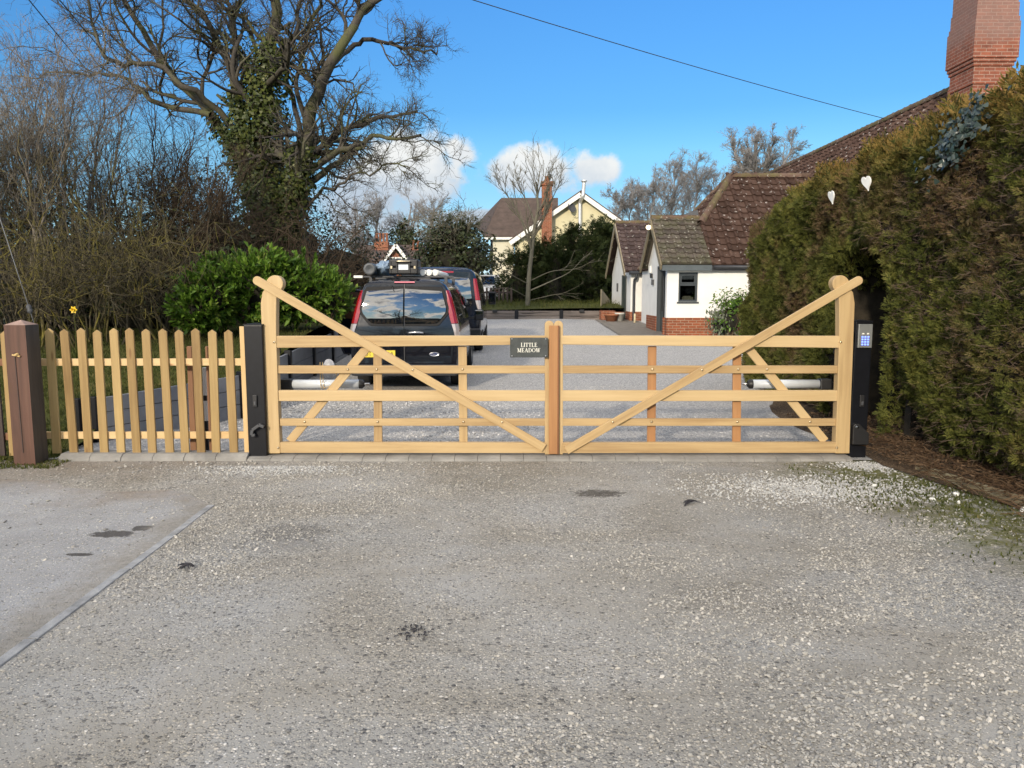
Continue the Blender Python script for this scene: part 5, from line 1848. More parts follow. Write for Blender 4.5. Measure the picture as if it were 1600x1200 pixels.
def leafy_mass(name, label, cat, blobs, m, r, size, per, shape=LEAF_OVAL, group=None, up=None, core=True, spray=False, twig=None, origin=None, partname="crown", jag=0.3):
    """evergreen mass: leaves in irregular clumps over several overlapping ellipsoids, on inner limbs"""
    b0 = np.array(blobs[0][0], float)
    org = origin if origin is not None else (b0[0], b0[1], b0[2] - blobs[0][1][2])
    t = thing(name, label, cat, org, group)
    mb, cm, tw = MB(), MB(), MB()
    for c, rad in blobs:
        c, rad = np.array(c, float), np.array(rad, float)
        area = (rad[0] * rad[1] + rad[1] * rad[2] + rad[0] * rad[2]) * 4
        K = int(area * per)
        ncl = max(12, int(K / 26))
        d0 = nrm(r.normal(size=(ncl, 3)))
        d0[:, 2] = np.where(d0[:, 2] < -0.5, -d0[:, 2], d0[:, 2])
        rr_ = 1 + jag * (r.uniform(-1, 1, ncl)) * 0.8
        cl = c + d0 * rad * rr_[:, None]
        idx = r.integers(0, ncl, K)
        off = r.normal(size=(K, 3)) * (0.16 * rad.mean() ** 0.5 * (1.2 if not spray else 1.0))
        C = cl[idx] + off
        nv = nrm(d0[idx] + r.normal(size=(K, 3)) * 0.55 + (0, 0, 0.25))
        if spray:
            sprayset(mb, C, nrm(d0[idx] + r.normal(size=(K, 3)) * 0.5 + (0, 0, 0.5)), size, r)
        else:
            leafset(mb, C, size, nv, r, shape, up=up)
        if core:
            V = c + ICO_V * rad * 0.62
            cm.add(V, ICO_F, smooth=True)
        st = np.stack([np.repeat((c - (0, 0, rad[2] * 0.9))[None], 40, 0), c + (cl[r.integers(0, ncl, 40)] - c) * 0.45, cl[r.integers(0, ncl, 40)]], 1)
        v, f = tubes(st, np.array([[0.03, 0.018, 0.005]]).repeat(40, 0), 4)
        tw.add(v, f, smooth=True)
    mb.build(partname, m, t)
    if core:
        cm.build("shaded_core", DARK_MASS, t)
    tw.build("branches", BRAMBLE, t)
    return t


r = np.random.default_rng(303)
# laurel
bl = []
for (px, py, rx, rz, Y) in [(332, 468, 0.50, 0.46, 13.2), (352, 440, 0.42, 0.36, 13.7), (405, 452, 0.62, 0.60, 13.6), (440, 428, 0.34, 0.26, 13.8), (468, 460, 0.60, 0.52, 13.9), (515, 468, 0.36, 0.40, 14.0), (310, 490, 0.34, 0.28, 12.9)]:
    bl.append((at(px, py, Y), (rx, 0.6, rz)))
t = thing("laurel_bush", "bright green glossy laurel bush beside the black vans", "bush", (bl[1][0][0], 13.6, 0.9))
mb, sm_, cm = MB(), MB(), MB()
for c, rad in bl:
    rad = np.array(rad)
    K = int(260 * rad[0] * 2)
    d0 = nrm(r.normal(size=(K, 3)))
    base_ = c + d0 * rad * r.uniform(0.35, 0.75, (K, 1))
    tip = c + d0 * rad * r.uniform(0.75, 1.32, (K, 1)) + (0, 0, 0.06)
    P_ = np.stack([base_, (base_ + tip) / 2, tip + (0, 0, 0.05)], 1)
    v, f = tubes(P_, np.array([[0.006, 0.005, 0.003]]).repeat(K, 0), 3)
    sm_.add(v, f)
    for q in range(9):                                       # whorls of long leaves pointing along each shoot
        tq = r.uniform(0.35, 1.05, K)[:, None]
        C = base_ + (tip - base_) * tq
        sd = nrm(tip - base_)
        nv = nrm(np.cross(sd, r.normal(size=(K, 3))) + (0, -0.2, 0.5))
        b_ = nrm(sd + r.normal(size=(K, 3)) * 0.45 + (0, 0, 0.2))
        a_ = nrm(np.cross(b_, nv))
        c_ = np.cross(a_, b_)
        s_ = 0.128 * r.uniform(0.5, 1.35, K)
        V = (C + b_ * 0.05)[:, None] + s_[:, None, None] * (LEAF_OVAL[None, :, 0:1] * a_[:, None] * 0.95 + LEAF_OVAL[None, :, 1:2] * b_[:, None] + LEAF_OVAL[None, :, 2:3] * c_[:, None])
        mb.add(V.reshape(-1, 3), np.arange(K * 6).reshape(K, 6))
    cm.add(c + ICO_V * rad * 0.6, ICO_F, smooth=True)
mb.build("crown", LAUREL, t)
sm_.build("stems", BRAMBLE, t)
cm.build("shaded_core", DARK_MASS, t)

# dark evergreen undergrowth behind the thickets
for (px, py, Y, rx, rz, lab) in [(20, 440, 16.5, 1.7, 1.5, "dark ivy clad bush at the back of the hazels by the stay wire"), (130, 430, 17.0, 1.7, 1.5, "dark evergreen bush behind the lichen covered hazel"),
                                 (245, 420, 17.5, 1.7, 1.6, "dark evergreen bush behind the brownish hazel"), (350, 400, 20.5, 1.7, 1.9, "dark evergreen bush just left of the oak trunk"),
                                 (455, 405, 20.0, 1.3, 1.7, "dark ivy bush on the vans' side of the oak trunk"), (530, 425, 22, 1.5, 1.2, "dark low bush behind the thicket above the nearer van"),
                                 (60, 445, 14.6, 1.5, 1.0, "dark low evergreen bush close behind the first lichen covered tangle"), (185, 445, 14.9, 1.5, 1.0, "dark low evergreen bush close behind the second lichen covered tangle"), (290, 440, 15.6, 1.3, 1.1, "dark low evergreen bush between the thicket and the laurel"),
                                 (-80, 430, 16.5, 1.8, 1.6, "dark evergreen bush cut by the picture edge behind the hazel")]:
    leafy_mass("evergreen_bush", lab, "bush", [(at(px, py, Y), (rx, 1.0, rz)), (at(px + 25, py + 45, Y - 0.3), (rx * 0.8, 0.9, rz * 0.7))], EVERGREEN, r, 0.075, 95, LEAF_IVY, "dark evergreen bushes")

# daffodil in the grass
p = at(115, 500, 11.2)
p[2] = float(lawn_z(p[0], 11.2))
t = thing("daffodil", "single yellow daffodil in front of the lichen covered thicket", "flower", p)
tp = at(115, 484, 11.2)
mb = MB()
mb.tube(resample([p, (p + tp) / 2 + (0.01, 0, 0), tp - (0, -0.01, 0)], 8), 0.005, 6)
mb.build("stalk", GRASS, t)
for i in range(7):
    a = r.uniform(0, 2 * pi)
    L = r.uniform(0.22, 0.36)
    o_ = np.array((cos(a), sin(a), 0))
    s_ = np.array((-sin(a), cos(a), 0)) * 0.009
    q = [p + o_ * 0.01, p + o_ * 0.04 + (0, 0, L * 0.6), p + o_ * 0.09 + (0, 0, L)]
    mb = MB().add([q[0] - s_, q[0] + s_, q[1] + s_, q[2], q[1] - s_], [(0, 1, 2, 3, 4)])
    mb.build("leaf", GRASS, t)
YEL = plain("daffodil_yellow", (0.75, 0.52, 0.02), 0.5)
mb = MB()
for i in range(6):
    a = i * pi / 3
    e = np.array((cos(a), -0.15, sin(a)))
    s_ = np.array((-sin(a), 0, cos(a))) * 0.02
    mb.add([tp, tp + e * 0.03 + s_, tp + e * 0.06, tp + e * 0.03 - s_], [(0, 1, 2, 3)])
mb.lathe([(0.012, 0), (0.015, 0.02), (0.024, 0.034)], tp, (0, -1, 0), 12)
mb.build("bloom", YEL, t)


# ------------------------------------------------------------------ vans
def van(name, label, xc, y0, H, HWm, L, prof, lean0, lean, ztrans):
    """black van seen from behind; prof is a list of (z, half width) from sill to roof centre"""
    z0 = float(zg(0, y0 + 1))
    t = thing(name, label, "van", (xc, y0, z0), "black vans parked on the drive")
    PZ, PH = np.array([p[0] for p in prof]), np.array([p[1] for p in prof])
    zlow = PZ[0]

    def yr(z):
        return y0 + max(0.0, z - lean0) * lean + max(0.0, (z - ztrans) / (H - ztrans)) ** 2 * 0.09

    def hw(z):
        return float(np.interp(z, PZ, PH))

    st = [(0.0, 1.0, 0.965, 1.0), (0.035, 1.0, 0.99, 0.9), (0.12, 1.0, 1.0, 0.75), (0.6, 1.0, 1.02, 0.15), (1.6, 1.0, 1.03, 0), (L * 0.56, 1.0, 1.03, 0), (L * 0.66, 0.97, 1.02, 0),
          (L * 0.80, 0.66, 1.0, 0), (L * 0.90, 0.60, 0.97, 0), (L * 0.97, 0.50, 0.92, 0), (L, 0.38, 0.84, 0)]
    rings = []
    for (yy, zf, wf, lf) in st:
        ring = []
        for z, h in prof:
            zt = zlow + (z - zlow) * ((H * zf - zlow) / (H - zlow))
            yoff = (yr(z) - y0) * lf
            ring.append((h * wf, y0 + yy + yoff, z0 + zt))
        full = [(xc - x, y, z) for x, y, z in ring] + [(xc + x, y, z) for x, y, z in ring[::-1][1:]]
        rings.append(full)
    n = len(rings[0])
    V = np.array(rings).reshape(-1, 3)
    F = [(j * n + i + 1, j * n + i, (j + 1) * n + i, (j + 1) * n + i + 1) for j in range(len(rings) - 1) for i in range(n - 1)]
    m = len(prof)
    for i in range(m - 1):                                  # rear and front faces, strip by strip
        a, b, c, d = i, i + 1, n - 2 - i, n - 1 - i
        if b == c:
            F.append((a, b, d))
        else:
            F.append((a, b, c, d))
        o_ = (len(rings) - 1) * n
        F.append((d + o_, c + o_, b + o_, a + o_) if b != c else (d + o_, b + o_, a + o_))
    F.append(tuple([j * n for j in range(len(rings))] + [j * n + n - 1 for j in range(len(rings))][::-1]))
    mb = MB()
    mb.add(V, F, smooth=True)
    body = mb.build("body", VAN_PAINT, t)
    e = body.modifiers.new("edge", 'EDGE_SPLIT')
    e.split_angle = R(38)

    def panel(nm, m, pts, parent=t, out=0.006, th=0.02, bw=0.004):
        mb = MB()
        mb.prism_dir([(xc + x, yr(z) - out, z0 + z) for x, z in pts], (0, th, 0))
        return bev(mb.build(nm, m, parent), bw)

    def tail(s, zb, zt_, w, zsplit=None):
        o = None
        for (za, zb_, m, nm) in ((zb + (zt_ - zb) * 0.30, zt_, RED_LENS, "tail_light"), (zb, zb + (zt_ - zb) * 0.29, CLEAR_LENS, "reversing_light"), ):
            zs_ = np.linspace(za, zb_, 9)
            V = []
            for z in zs_:
                h = hw(z)
                ww = w * (0.42 + 0.60 * sin(pi * (z - zb) / (zt_ - zb)))
                V += [(xc + s * (h * 0.965 - ww), yr(z) - 0.010, z0 + z), (xc + s * (h * 0.965 - 0.01), yr(z) - 0.012, z0 + z), (xc + s * (h * 0.99 + 0.012), yr(z) + 0.03, z0 + z),
                      (xc + s * (h + 0.012), yr(z) + 0.13, z0 + z), (xc + s * (h - 0.05), yr(z) + 0.13, z0 + z), (xc + s * (h * 0.965 - ww), yr(z) + 0.04, z0 + z)]
            F = [(j * 6 + i, j * 6 + (i + 1) % 6, (j + 1) * 6 + (i + 1) % 6, (j + 1) * 6 + i) for j in range(8) for i in range(6)]
            F += [tuple(range(6)), tuple(range(53, 47, -1))]
            mb = MB()
            mb.add(V, F, smooth=True)
            q = mb.build(nm, m, t if o is None else o)
            es = q.modifiers.new("edge", 'EDGE_SPLIT')
            es.split_angle = R(40)
            o = o or q

    def wheel(s, yy, rad=0.31):
        c = np.array((xc + s * (hw(0.4) * 1.0 - 0.06), y0 + yy, z0 + rad))
        ax = (s, 0, 0)
        mb = MB()
        mb.lathe([(rad * 0.6, -0.1), (rad * 0.93, -0.1), (rad, -0.07), (rad, 0.07), (rad * 0.93, 0.1), (rad * 0.62, 0.1)], c, ax, 28)
        w_ = mb.build("tyre", RUBBER, t)
        mb = MB()
        mb.lathe([(rad * 0.64, 0.095), (rad * 0.58, 0.07), (rad * 0.3, 0.085), (0.04, 0.10), (0.001, 0.10)], c, ax, 28)
        mb.build("rim", STEEL, w_)

    return t, z0, yr, hw, panel, tail, wheel


def curved_pane(poly, s_, parent, yr, z0, xc, out, dims, bulge):
    """gently domed glass filling a convex outline on the rear door"""
    zs = np.linspace(min(p[1] for p in poly), max(p[1] for p in poly), 15)
    rows = []
    n = len(poly)
    for z in zs:
        xs_ = []
        for i in range(n):
            (xa, za), (xb, zb) = poly[i], poly[(i + 1) % n]
            if min(za, zb) - 1e-9 <= z <= max(za, zb) + 1e-9:
                xs_ += [xa, xb] if abs(za - zb) < 1e-6 else [xa + (xb - xa) * (z - za) / (zb - za)]
        rows.append((min(xs_), max(xs_)))
    V, k = [], 13
    for z, (a, b) in zip(zs, rows):
        for f in np.linspace(0, 1, k):
            x = a + (b - a) * f
            bl = bulge[0] * max(0, 1 - (x / dims[0]) ** 2) + bulge[1] * max(0, 1 - ((z - dims[1]) / dims[2]) ** 2)
            V.append((xc + s_ * x, yr(z) - out - bl, z0 + z))
    F = [(j * k + i, j * k + i + 1, (j + 1) * k + i + 1, (j + 1) * k + i) for j in range(14) for i in range(k - 1)]
    if s_ < 0:
        F = [q[::-1] for q in F]
    mb = MB()
    mb.add(V, F, smooth=True)
    o = mb.build("window", VAN_GLASS, parent)
    m = o.modifiers.new("thickness", 'SOLIDIFY')
    m.thickness = 0.015
    m.offset = -1
    e = o.modifiers.new("edge", 'EDGE_SPLIT')
    e.split_angle = R(50)
    return o


# the nearer van
PROF1 = [(0.28, 0.74), (0.36, 0.81), (0.55, 0.835), (0.80, 0.845), (0.98, 0.835), (1.08, 0.815), (1.30, 0.768), (1.50, 0.715), (1.62, 0.672), (1.70, 0.622), (1.752, 0.545), (1.785, 0.40), (1.80, 0.18), (1.805, 0.0)]
VX, VY = -1.655, 11.8
t, z0, yr, hw, panel, tail, wheel = van("parked_van", "small black van with roof load and mirror glass rear doors nearest the gate", VX, VY, 1.805, 0.85, 4.4, PROF1, 0.95, 0.17, 1.70)
half = [(0.012, 1.635), (0.54, 1.63), (0.575, 1.60), (0.645, 1.33), (0.64, 1.26), (0.52, 1.10), (0.49, 1.085), (0.012, 1.085)]
frame_o = [(0.010, 1.675), (0.575, 1.665), (0.615, 1.61), (0.685, 1.33), (0.675, 1.23), (0.54, 1.06), (0.50, 1.045), (0.010, 1.045)]
SEAL = plain("window_seal", (0.006, 0.006, 0.007), 0.6, spec=0.25)
for s_ in (1, -1):
    dpan = panel("rear_door", VAN_PAINT, [(s_ * x, z) for x, z in [(0.008, 1.715), (0.58, 1.70), (0.645, 1.62), (0.745, 1.05), (0.75, 0.62), (0.735, 0.44), (0.008, 0.44)]][::s_], out=0.012, th=0.03, bw=0.008)
    panel("window_seal", SEAL, [(s_ * x, z) for x, z in frame_o][::s_], dpan, 0.016, 0.02)
    curved_pane(half, s_, dpan, yr, z0, VX, 0.018, (0.66, 1.36, 0.28), (0.022, 0.026))
    tail(s_, 0.86, 1.61, 0.068)
    for yy in (0.85, 3.55):
        wheel(s_, yy)
panel("brake_light", PINK_LENS, [(-0.16, 1.728), (0.16, 1.728), (0.155, 1.752), (-0.155, 1.752)], out=0.016, th=0.03)
panel("bumper", plain("bumper_plastic", (0.03, 0.031, 0.034), 0.55, scale=15), [(-0.80, 0.25), (0.80, 0.25), (0.835, 0.30), (0.835, 0.38), (0.79, 0.43), (-0.79, 0.43), (-0.835, 0.38), (-0.835, 0.30)], out=0.085, th=0.2, bw=0.03)
for s_ in (1, -1):
    panel("reflector", RED_LENS, [(s_ * 0.62 - 0.055, 0.34), (s_ * 0.62 + 0.055, 0.34), (s_ * 0.62 + 0.055, 0.395), (s_ * 0.62 - 0.055, 0.395)], out=0.09, th=0.02)
np_ = panel("number_plate", PLATE_YELLOW, [(-0.66, 0.545), (-0.14, 0.545), (-0.14, 0.656), (-0.66, 0.656)], out=0.022, th=0.01)
# handle, seam, badge and wiper
mb = MB()
mb.tube(resample([(VX + 0.06, yr(1.0) - 0.02, z0 + 0.935), (VX + 0.18, yr(1.0) - 0.045, z0 + 0.945), (VX + 0.30, yr(1.0) - 0.02, z0 + 0.935)], 10), 0.017, 10)
mb.build("door_handle", STEEL, t)
mb = MB()
mb.prism_dir([(VX - 0.008, yr(z) - 0.0125, z0 + z) for z in (0.44, 1.0, 1.4, 1.71)] + [(VX + 0.008, yr(z) - 0.0125, z0 + z) for z in (1.71, 1.4, 1.0, 0.44)], (0, 0.003, 0))
mb.build("door_seam", BLACK_PLASTIC, t)
mb = MB()
mb.tube([(VX - 0.20, yr(1.69) - 0.05, z0 + 1.69), (VX - 0.13, yr(1.56) - 0.04, z0 + 1.55)], 0.008, 6)
mb.tube([(VX - 0.30, yr(1.60) - 0.028, z0 + 1.645), (VX - 0.09, yr(1.56) - 0.028, z0 + 1.53)], 0.006, 6)
mb.build("wiper", BLACK_PLASTIC, t)
bx, bz = VX + 0.46, 0.595
mb = MB()
mb.lathe([(0.0001, 0.004), (0.068, 0.004), (0.074, 0.006), (0.078, 0.0)], (0, 0, 0), (0, -1, 0), 32)
mb.v[-1] = mb.v[-1] * (1, 1, 0.42) + (bx, yr(bz) - 0.018, z0 + bz)
bd = mb.build("badge", STEEL, t)
mb = MB()
mb.lathe([(0.0001, 0.0), (0.062, 0.0)], (0, 0, 0), (0, -1, 0), 32)
mb.v[-1] = mb.v[-1] * (1, 1, 0.40) + (bx, yr(bz) - 0.0235, z0 + bz)
mb.build("badge_field", plain("badge_blue", (0.004, 0.02, 0.10), 0.3), bd)


def text(body, size, loc, parent, m, name="lettering", shear=0.0, sx=1.0, align='CENTER'):
    cu = bpy.data.curves.new(name, 'FONT')
    cu.body = body
    cu.size = size
    cu.shear = shear
    cu.align_x = align
    cu.extrude = 0.0004
    cu.materials.append(m)
    o = bpy.data.objects.new(name, cu)
    o.rotation_euler = (R(90), 0, 0)
    COL.objects.link(o)
    dg = bpy.context.evaluated_depsgraph_get()
    me = bpy.data.meshes.new_from_object(o.evaluated_get(dg))
    bpy.data.objects.remove(o)
    q = bpy.data.objects.new(name, me)
    q.rotation_euler = (R(90), 0, 0)
    q.scale = (sx, 1, 1)
    return link(q, parent, loc)


text("Ford", 0.045, (bx, yr(bz) - 0.0245, z0 + bz - 0.012), bd, STEEL, shear=0.3, sx=1.1)
text("OT", 0.105, (VX - 0.56, yr(0.7) - 0.0235, z0 + 0.563), np_, BLACK_PLASTIC, "plate_letters", sx=0.75)
text("A", 0.105, (VX - 0.19, yr(0.7) - 0.0235, z0 + 0.563), np_, BLACK_PLASTIC, "plate_letters", sx=0.75)
# side glass, door mirrors
for s_ in (1, -1):
    for (ya, yb) in ((1.75, 2.75),):
        pts = []
        for (y, z) in ((ya, 1.10), (yb, 1.10), (yb - 0.10, 1.50), (ya, 1.56)):
            pts.append((VX + s_ * (hw(z) * 1.03 + 0.005), VY + y, z0 + z))
        MB().add(pts + [(p[0] - s_ * 0.02, p[1], p[2]) for p in pts], [(0, 1, 2, 3), (7, 6, 5, 4), (0, 4, 5, 1), (1, 5, 6, 2), (2, 6, 7, 3), (3, 7, 4, 0)]).build("side_window", VAN_GLASS, t)
    mb = MB()
    c = (VX + s_ * 1.03, VY + 2.75, z0 + 1.14)
    mb.box(c[0] - 0.085, c[0] + 0.085, c[1], c[1] + 0.09, c[2] - 0.11, c[2] + 0.10)
    mm = bev(mb.build("door_mirror", BLACK_PLASTIC, t), 0.03, 3)
    mb = MB()
    mb.box(c[0] - 0.068, c[0] + 0.068, c[1] - 0.004, c[1] + 0.004, c[2] + 0.0, c[2] + 0.082)
    bev(mb.build("mirror_glass", MIRROR, mm), 0.002)
    MB().bar((VX + s_ * 0.83, VY + 2.8, z0 + 1.08), (c[0], c[1] + 0.05, c[2] - 0.05), 0.05, 0.05).build("mirror_arm", BLACK_PLASTIC, mm)
# the front passenger door stands open
hx, hy = VX - 0.87, VY + 3.3
dd = nrm(np.array((-0.78, -0.60, 0)))
nv = np.array((-dd[1], dd[0], 0)) * 0.06
prof = [(0.0, 0.36), (0.86, 0.36), (0.95, 0.55), (0.98, 1.04), (0.86, 1.66), (0.40, 1.62), (0.05, 1.06)]
mb = MB()
mb.prism_dir([np.array((hx, hy, z0)) + dd * a + (0, 0, b) for a, b in prof], nv)
od = bev(mb.build("open_door", VAN_PAINT, t), 0.02, 3)
mb = MB()
mb.prism_dir([np.array((hx, hy, z0)) + dd * a + (0, 0, b) - nv * 0.06 for a, b in [(0.14, 1.08), (0.92, 1.06), (0.81, 1.60), (0.43, 1.57)]], nv * 1.12)
mb.build("door_window", plain("brown_reflection_glass", (0.06, 0.035, 0.02), 0.12, spec=0.8), od)  # brown reflection painted into the glass colour
for ya in (2.0, 0.45):
    mb = MB()
    mb.bar((VX - 0.80, VY + ya + 0.15, z0 + 1.835), (VX + 0.72, VY + ya + 0.15, z0 + 1.835), 0.030, 0.05, up=(0, 0, 1))
    for s_ in (1, -1):
        mb.bar((VX + s_ * 0.60, VY + ya + 0.15, z0 + 1.72), (VX + s_ * 0.60, VY + ya + 0.15, z0 + 1.83), 0.05, 0.05, up=(0, 1, 0))
    rk = bev(mb.build("roof_bar", GREY_PLASTIC, t), 0.005)
MB().box(VX - 0.87, VX - 0.73, VY + 0.565, VY + 0.635, z0 + 1.815, z0 + 1.855).build("bar_end", WHITE_PAINT, rk)

# roof load: each piece its own thing
yl0 = VY + 0.35
t.scale = (1, 1, 0.962)
zr = z0 + 1.782
c = at(577, 425.5, yl0)
mb = MB()
mb.lathe([(0.062, 0.004), (0.092, 0.0), (0.096, 0.02), (0.096, 2.2), (0.0001, 2.2)], (c[0], yl0, zr + 0.098), (0, 1, 0), 22)
mb.lathe([(0.062, 0.004), (0.0001, 0.03)], (c[0], yl0, zr + 0.098), (0, 1, 0), 22)
t2 = put(mb.build("roof_pipe", plain("dark_grey_pipe", (0.075, 0.08, 0.085), 0.5), origin=(c[0], yl0, zr)), "dark grey capped pipe lying along the roof of the nearer van", "pipe")
rb = np.random.default_rng(19)
ca, cb = at(590, 430, yl0), at(607, 430, yl0)
n, k = 14, 26
V = []
for j in range(n):
    f_ = j / (n - 1)
    th = pi * (0.04 + 0.92 * f_)
    for i in range(k):
        ph = 2 * pi * i / k
        w_ = 1 + 0.16 * sin(4 * ph + 3 * th) + 0.12 * sin(7 * ph - 5 * th) + rb.normal() * 0.07
        V.append(((ca[0] + cb[0]) / 2 + 0.155 * cos(ph) * sin(th) * w_, yl0 + 0.5 - 0.5 * cos(th), zr + 0.125 + 0.125 * sin(ph) * sin(th) * w_))
F = [(j * k + i, j * k + (i + 1) % k, (j + 1) * k + (i + 1) % k, (j + 1) * k + i) for j in range(n - 1) for i in range(k)]
F += [tuple(range(k))[::-1], tuple((n - 1) * k + i for i in range(k))]
mb = MB()
mb.add(V, F)
put(mb.build("tarpaulin", TARP, origin=((ca[0] + cb[0]) / 2, yl0, zr)), "crumpled blue grey plastic sheet bundled on the van roof beside the pipe", "tarpaulin")
a, b = at(607, 414, yl0), at(654, 439, yl0)
t3 = thing("tool_case", "black ribbed tool case with metal latches strapped on the van roof", "tool case", ((a[0] + b[0]) / 2, yl0, zr))
zb_, zt_ = zr, zr + 0.25
mb = MB()
mb.box(a[0], b[0], yl0, yl0 + 0.38, zb_ + 0.015, zb_ + 0.125)
bev(mb.build("case_base", BLACK_PLASTIC, t3), 0.025, 3)
mb = MB()
mb.box(a[0] + 0.004, b[0] - 0.004, yl0 + 0.004, yl0 + 0.376, zb_ + 0.129, zt_)
bev(mb.build("case_lid", BLACK_PLASTIC, t3), 0.025, 3)
for fx in (0.06, 0.28, 0.70, 0.92):
    xx = a[0] + (b[0] - a[0]) * fx
    mb = MB()
    mb.box(xx - 0.014, xx + 0.014, yl0 - 0.014, yl0 + 0.02, zb_ + 0.03, zt_ - 0.03)
    rbb = bev(mb.build("case_rib", BLACK_PLASTIC, t3), 0.005)
for fx in (0.10, 0.88):
    xx = a[0] + (b[0] - a[0]) * fx
    mb = MB()
    mb.box(xx - 0.016, xx + 0.016, yl0 - 0.022, yl0 - 0.013, zb_ + 0.10, zb_ + 0.145)
    bev(mb.build("latch", BRASS, t3), 0.003)
xm = (a[0] + b[0]) / 2
mb = MB()
mb.box(xm - 0.075, xm + 0.075, yl0 - 0.012, yl0, zb_ + 0.085, zb_ + 0.165)
mb.build("label_plate", ALU, t3)
mb = MB()
mb.tube(resample([(xm - 0.11, yl0 - 0.005, zt_ - 0.045), (xm - 0.09, yl0 - 0.045, zt_ - 0.035), (xm + 0.09, yl0 - 0.045, zt_ - 0.035), (xm + 0.11, yl0 - 0.005, zt_ - 0.045)], 12), 0.011, 8)
mb.build("carry_handle", BRASS, t3)
xp = [at(q, 436, yl0 + 0.2)[0] for q in (660, 669, 678)]
for i, x in enumerate(xp):
    mb = MB()
    mb.tube([(x, yl0 + 0.25 + 0.05 * i, zr + 0.052), (x - 0.05 + 0.02 * i, yl0 + 2.6, zr + 0.052)], 0.05, 16)
    put(mb.build("plastic_pipe", WHITE_PAINT, origin=(x, yl0, zr)), ["white plastic pipe on the van roof right beside the tool case", "white plastic pipe lying between two others on the van roof", "white plastic pipe outermost from the tool case on the van roof"][i], "pipe", "white pipes on the van roof")

# the van behind it
PROF2 = [(0.26, 0.82), (0.36, 0.90), (0.60, 0.945), (0.95, 0.95), (1.15, 0.93), (1.45, 0.88), (1.65, 0.845), (1.78, 0.80), (1.86, 0.72), (1.90, 0.58), (1.915, 0.3), (1.92, 0.0)]
V2X, V2Y = -1.64, 17.2
t, z0, yr, hw, panel, tail, wheel = van("parked_van", "larger black lettered van parked beyond the one with the roof load", V2X, V2Y, 1.92, 0.95, 5.0, PROF2, 1.0, 0.10, 1.84)
for s_ in (1, -1):
    dpan = panel("rear_door", VAN_PAINT, [(s_ * x, z) for x, z in [(0.008, 1.83), (0.70, 1.80), (0.77, 1.70), (0.84, 1.1), (0.84, 0.52), (0.008, 0.52)]][::s_], out=0.012, th=0.03, bw=0.008)
    curved_pane([(0.03, 1.72), (0.64, 1.70), (0.70, 1.64), (0.755, 1.12), (0.72, 1.05), (0.03, 1.05)], s_, dpan, yr, z0, V2X, 0.018, (0.78, 1.38, 0.34), (0.022, 0.026))
    tail(s_, 0.98, 1.66, 0.08)
    for yy in (0.95, 4.0):
        wheel(s_, yy, 0.33)
panel("brake_light", RED_LENS, [(-0.10, 1.79), (0.34, 1.785), (0.34, 1.825), (-0.10, 1.83)], out=0.018, th=0.03)
panel("bumper", BLACK_PLASTIC, [(-0.92, 0.27), (0.92, 0.27), (0.945, 0.5), (0.92, 0.56), (-0.92, 0.56), (-0.945, 0.5)], out=0.08, th=0.2, bw=0.03)
text("SUFFOLK", 0.085, (V2X + 0.22, yr(1.6) - 0.026, z0 + 1.625), t, LETTER_WHITE)
text("POWERED GATES", 0.100, (V2X + 0.27, yr(1.55) - 0.024, z0 + 1.53), t, LETTER_WHITE, sx=0.98)
for s_ in (1, -1):
    c = (V2X + s_ * 1.10, V2Y + 3.6, z0 + 1.2)
    mb = MB()
    mb.box(c[0] - 0.10, c[0] + 0.10, c[1], c[1] + 0.10, c[2] - 0.17, c[2] + 0.17)
    mm = bev(mb.build("door_mirror", BLACK_PLASTIC, t), 0.03, 3)
    MB().box(c[0] - 0.08, c[0] + 0.08, c[1] - 0.004, c[1] + 0.004, c[2] - 0.12, c[2] + 0.14).build("mirror_glass", VAN_GLASS, mm)


# ------------------------------------------------------------------ the white cottage
TILE_MAIN = tile_mat("red_brown_tile", [(0.25, (0.040, 0.023, 0.017)), (0.55, (0.070, 0.041, 0.031)), (0.8, (0.105, 0.066, 0.051))], 0.26, (0.40, 0.36, 0.33), None, 8.0)
TILE_PORCH = tile_mat("lichened_tile", [(0.25, (0.055, 0.045, 0.038)), (0.55, (0.10, 0.082, 0.068)), (0.8, (0.15, 0.125, 0.10))], 0.30, (0.34, 0.33, 0.27), (0.085, 0.082, 0.05), 10.0)
TILE_DARK = tile_mat("dark_tile", [(0.25, (0.040, 0.028, 0.026)), (0.55, (0.075, 0.052, 0.048)), (0.8, (0.11, 0.08, 0.072))], 0.12, (0.4, 0.38, 0.33), None, 6.0)
TILE_RIDGE = tile_mat("ridge_tile", [(0.25, (0.085, 0.055, 0.042)), (0.55, (0.13, 0.085, 0.065)), (0.8, (0.18, 0.125, 0.10))], 0.25, (0.36, 0.34, 0.28), (0.13, 0.115, 0.05), 12.0)
TILE_FAR = plain("far_tile", (0.075, 0.052, 0.042), 0.9, var=0.3, scale=3)
BRICK_RED = brick("red_brick", (0.30, 0.095, 0.045), (0.22, 0.075, 0.040), (0.34, 0.26, 0.19))
BRICK_CHIM = brick("chimney_brick", (0.30, 0.105, 0.065), (0.22, 0.085, 0.06), (0.36, 0.25, 0.20),
                   weather=lambda nt, co, c: mixc(nt, M_(nt, 'MULTIPLY', smooth(nt, M_(nt, 'ADD', N(nt, 'ShaderNodeSeparateXYZ', {0: co}).outputs[2], M_(nt, 'MULTIPLY', noise(nt, co, 2.0, 5, 0.6), 0.8)), 1.35, 1.85), 0.55), c, (0.26, 0.185, 0.165)))


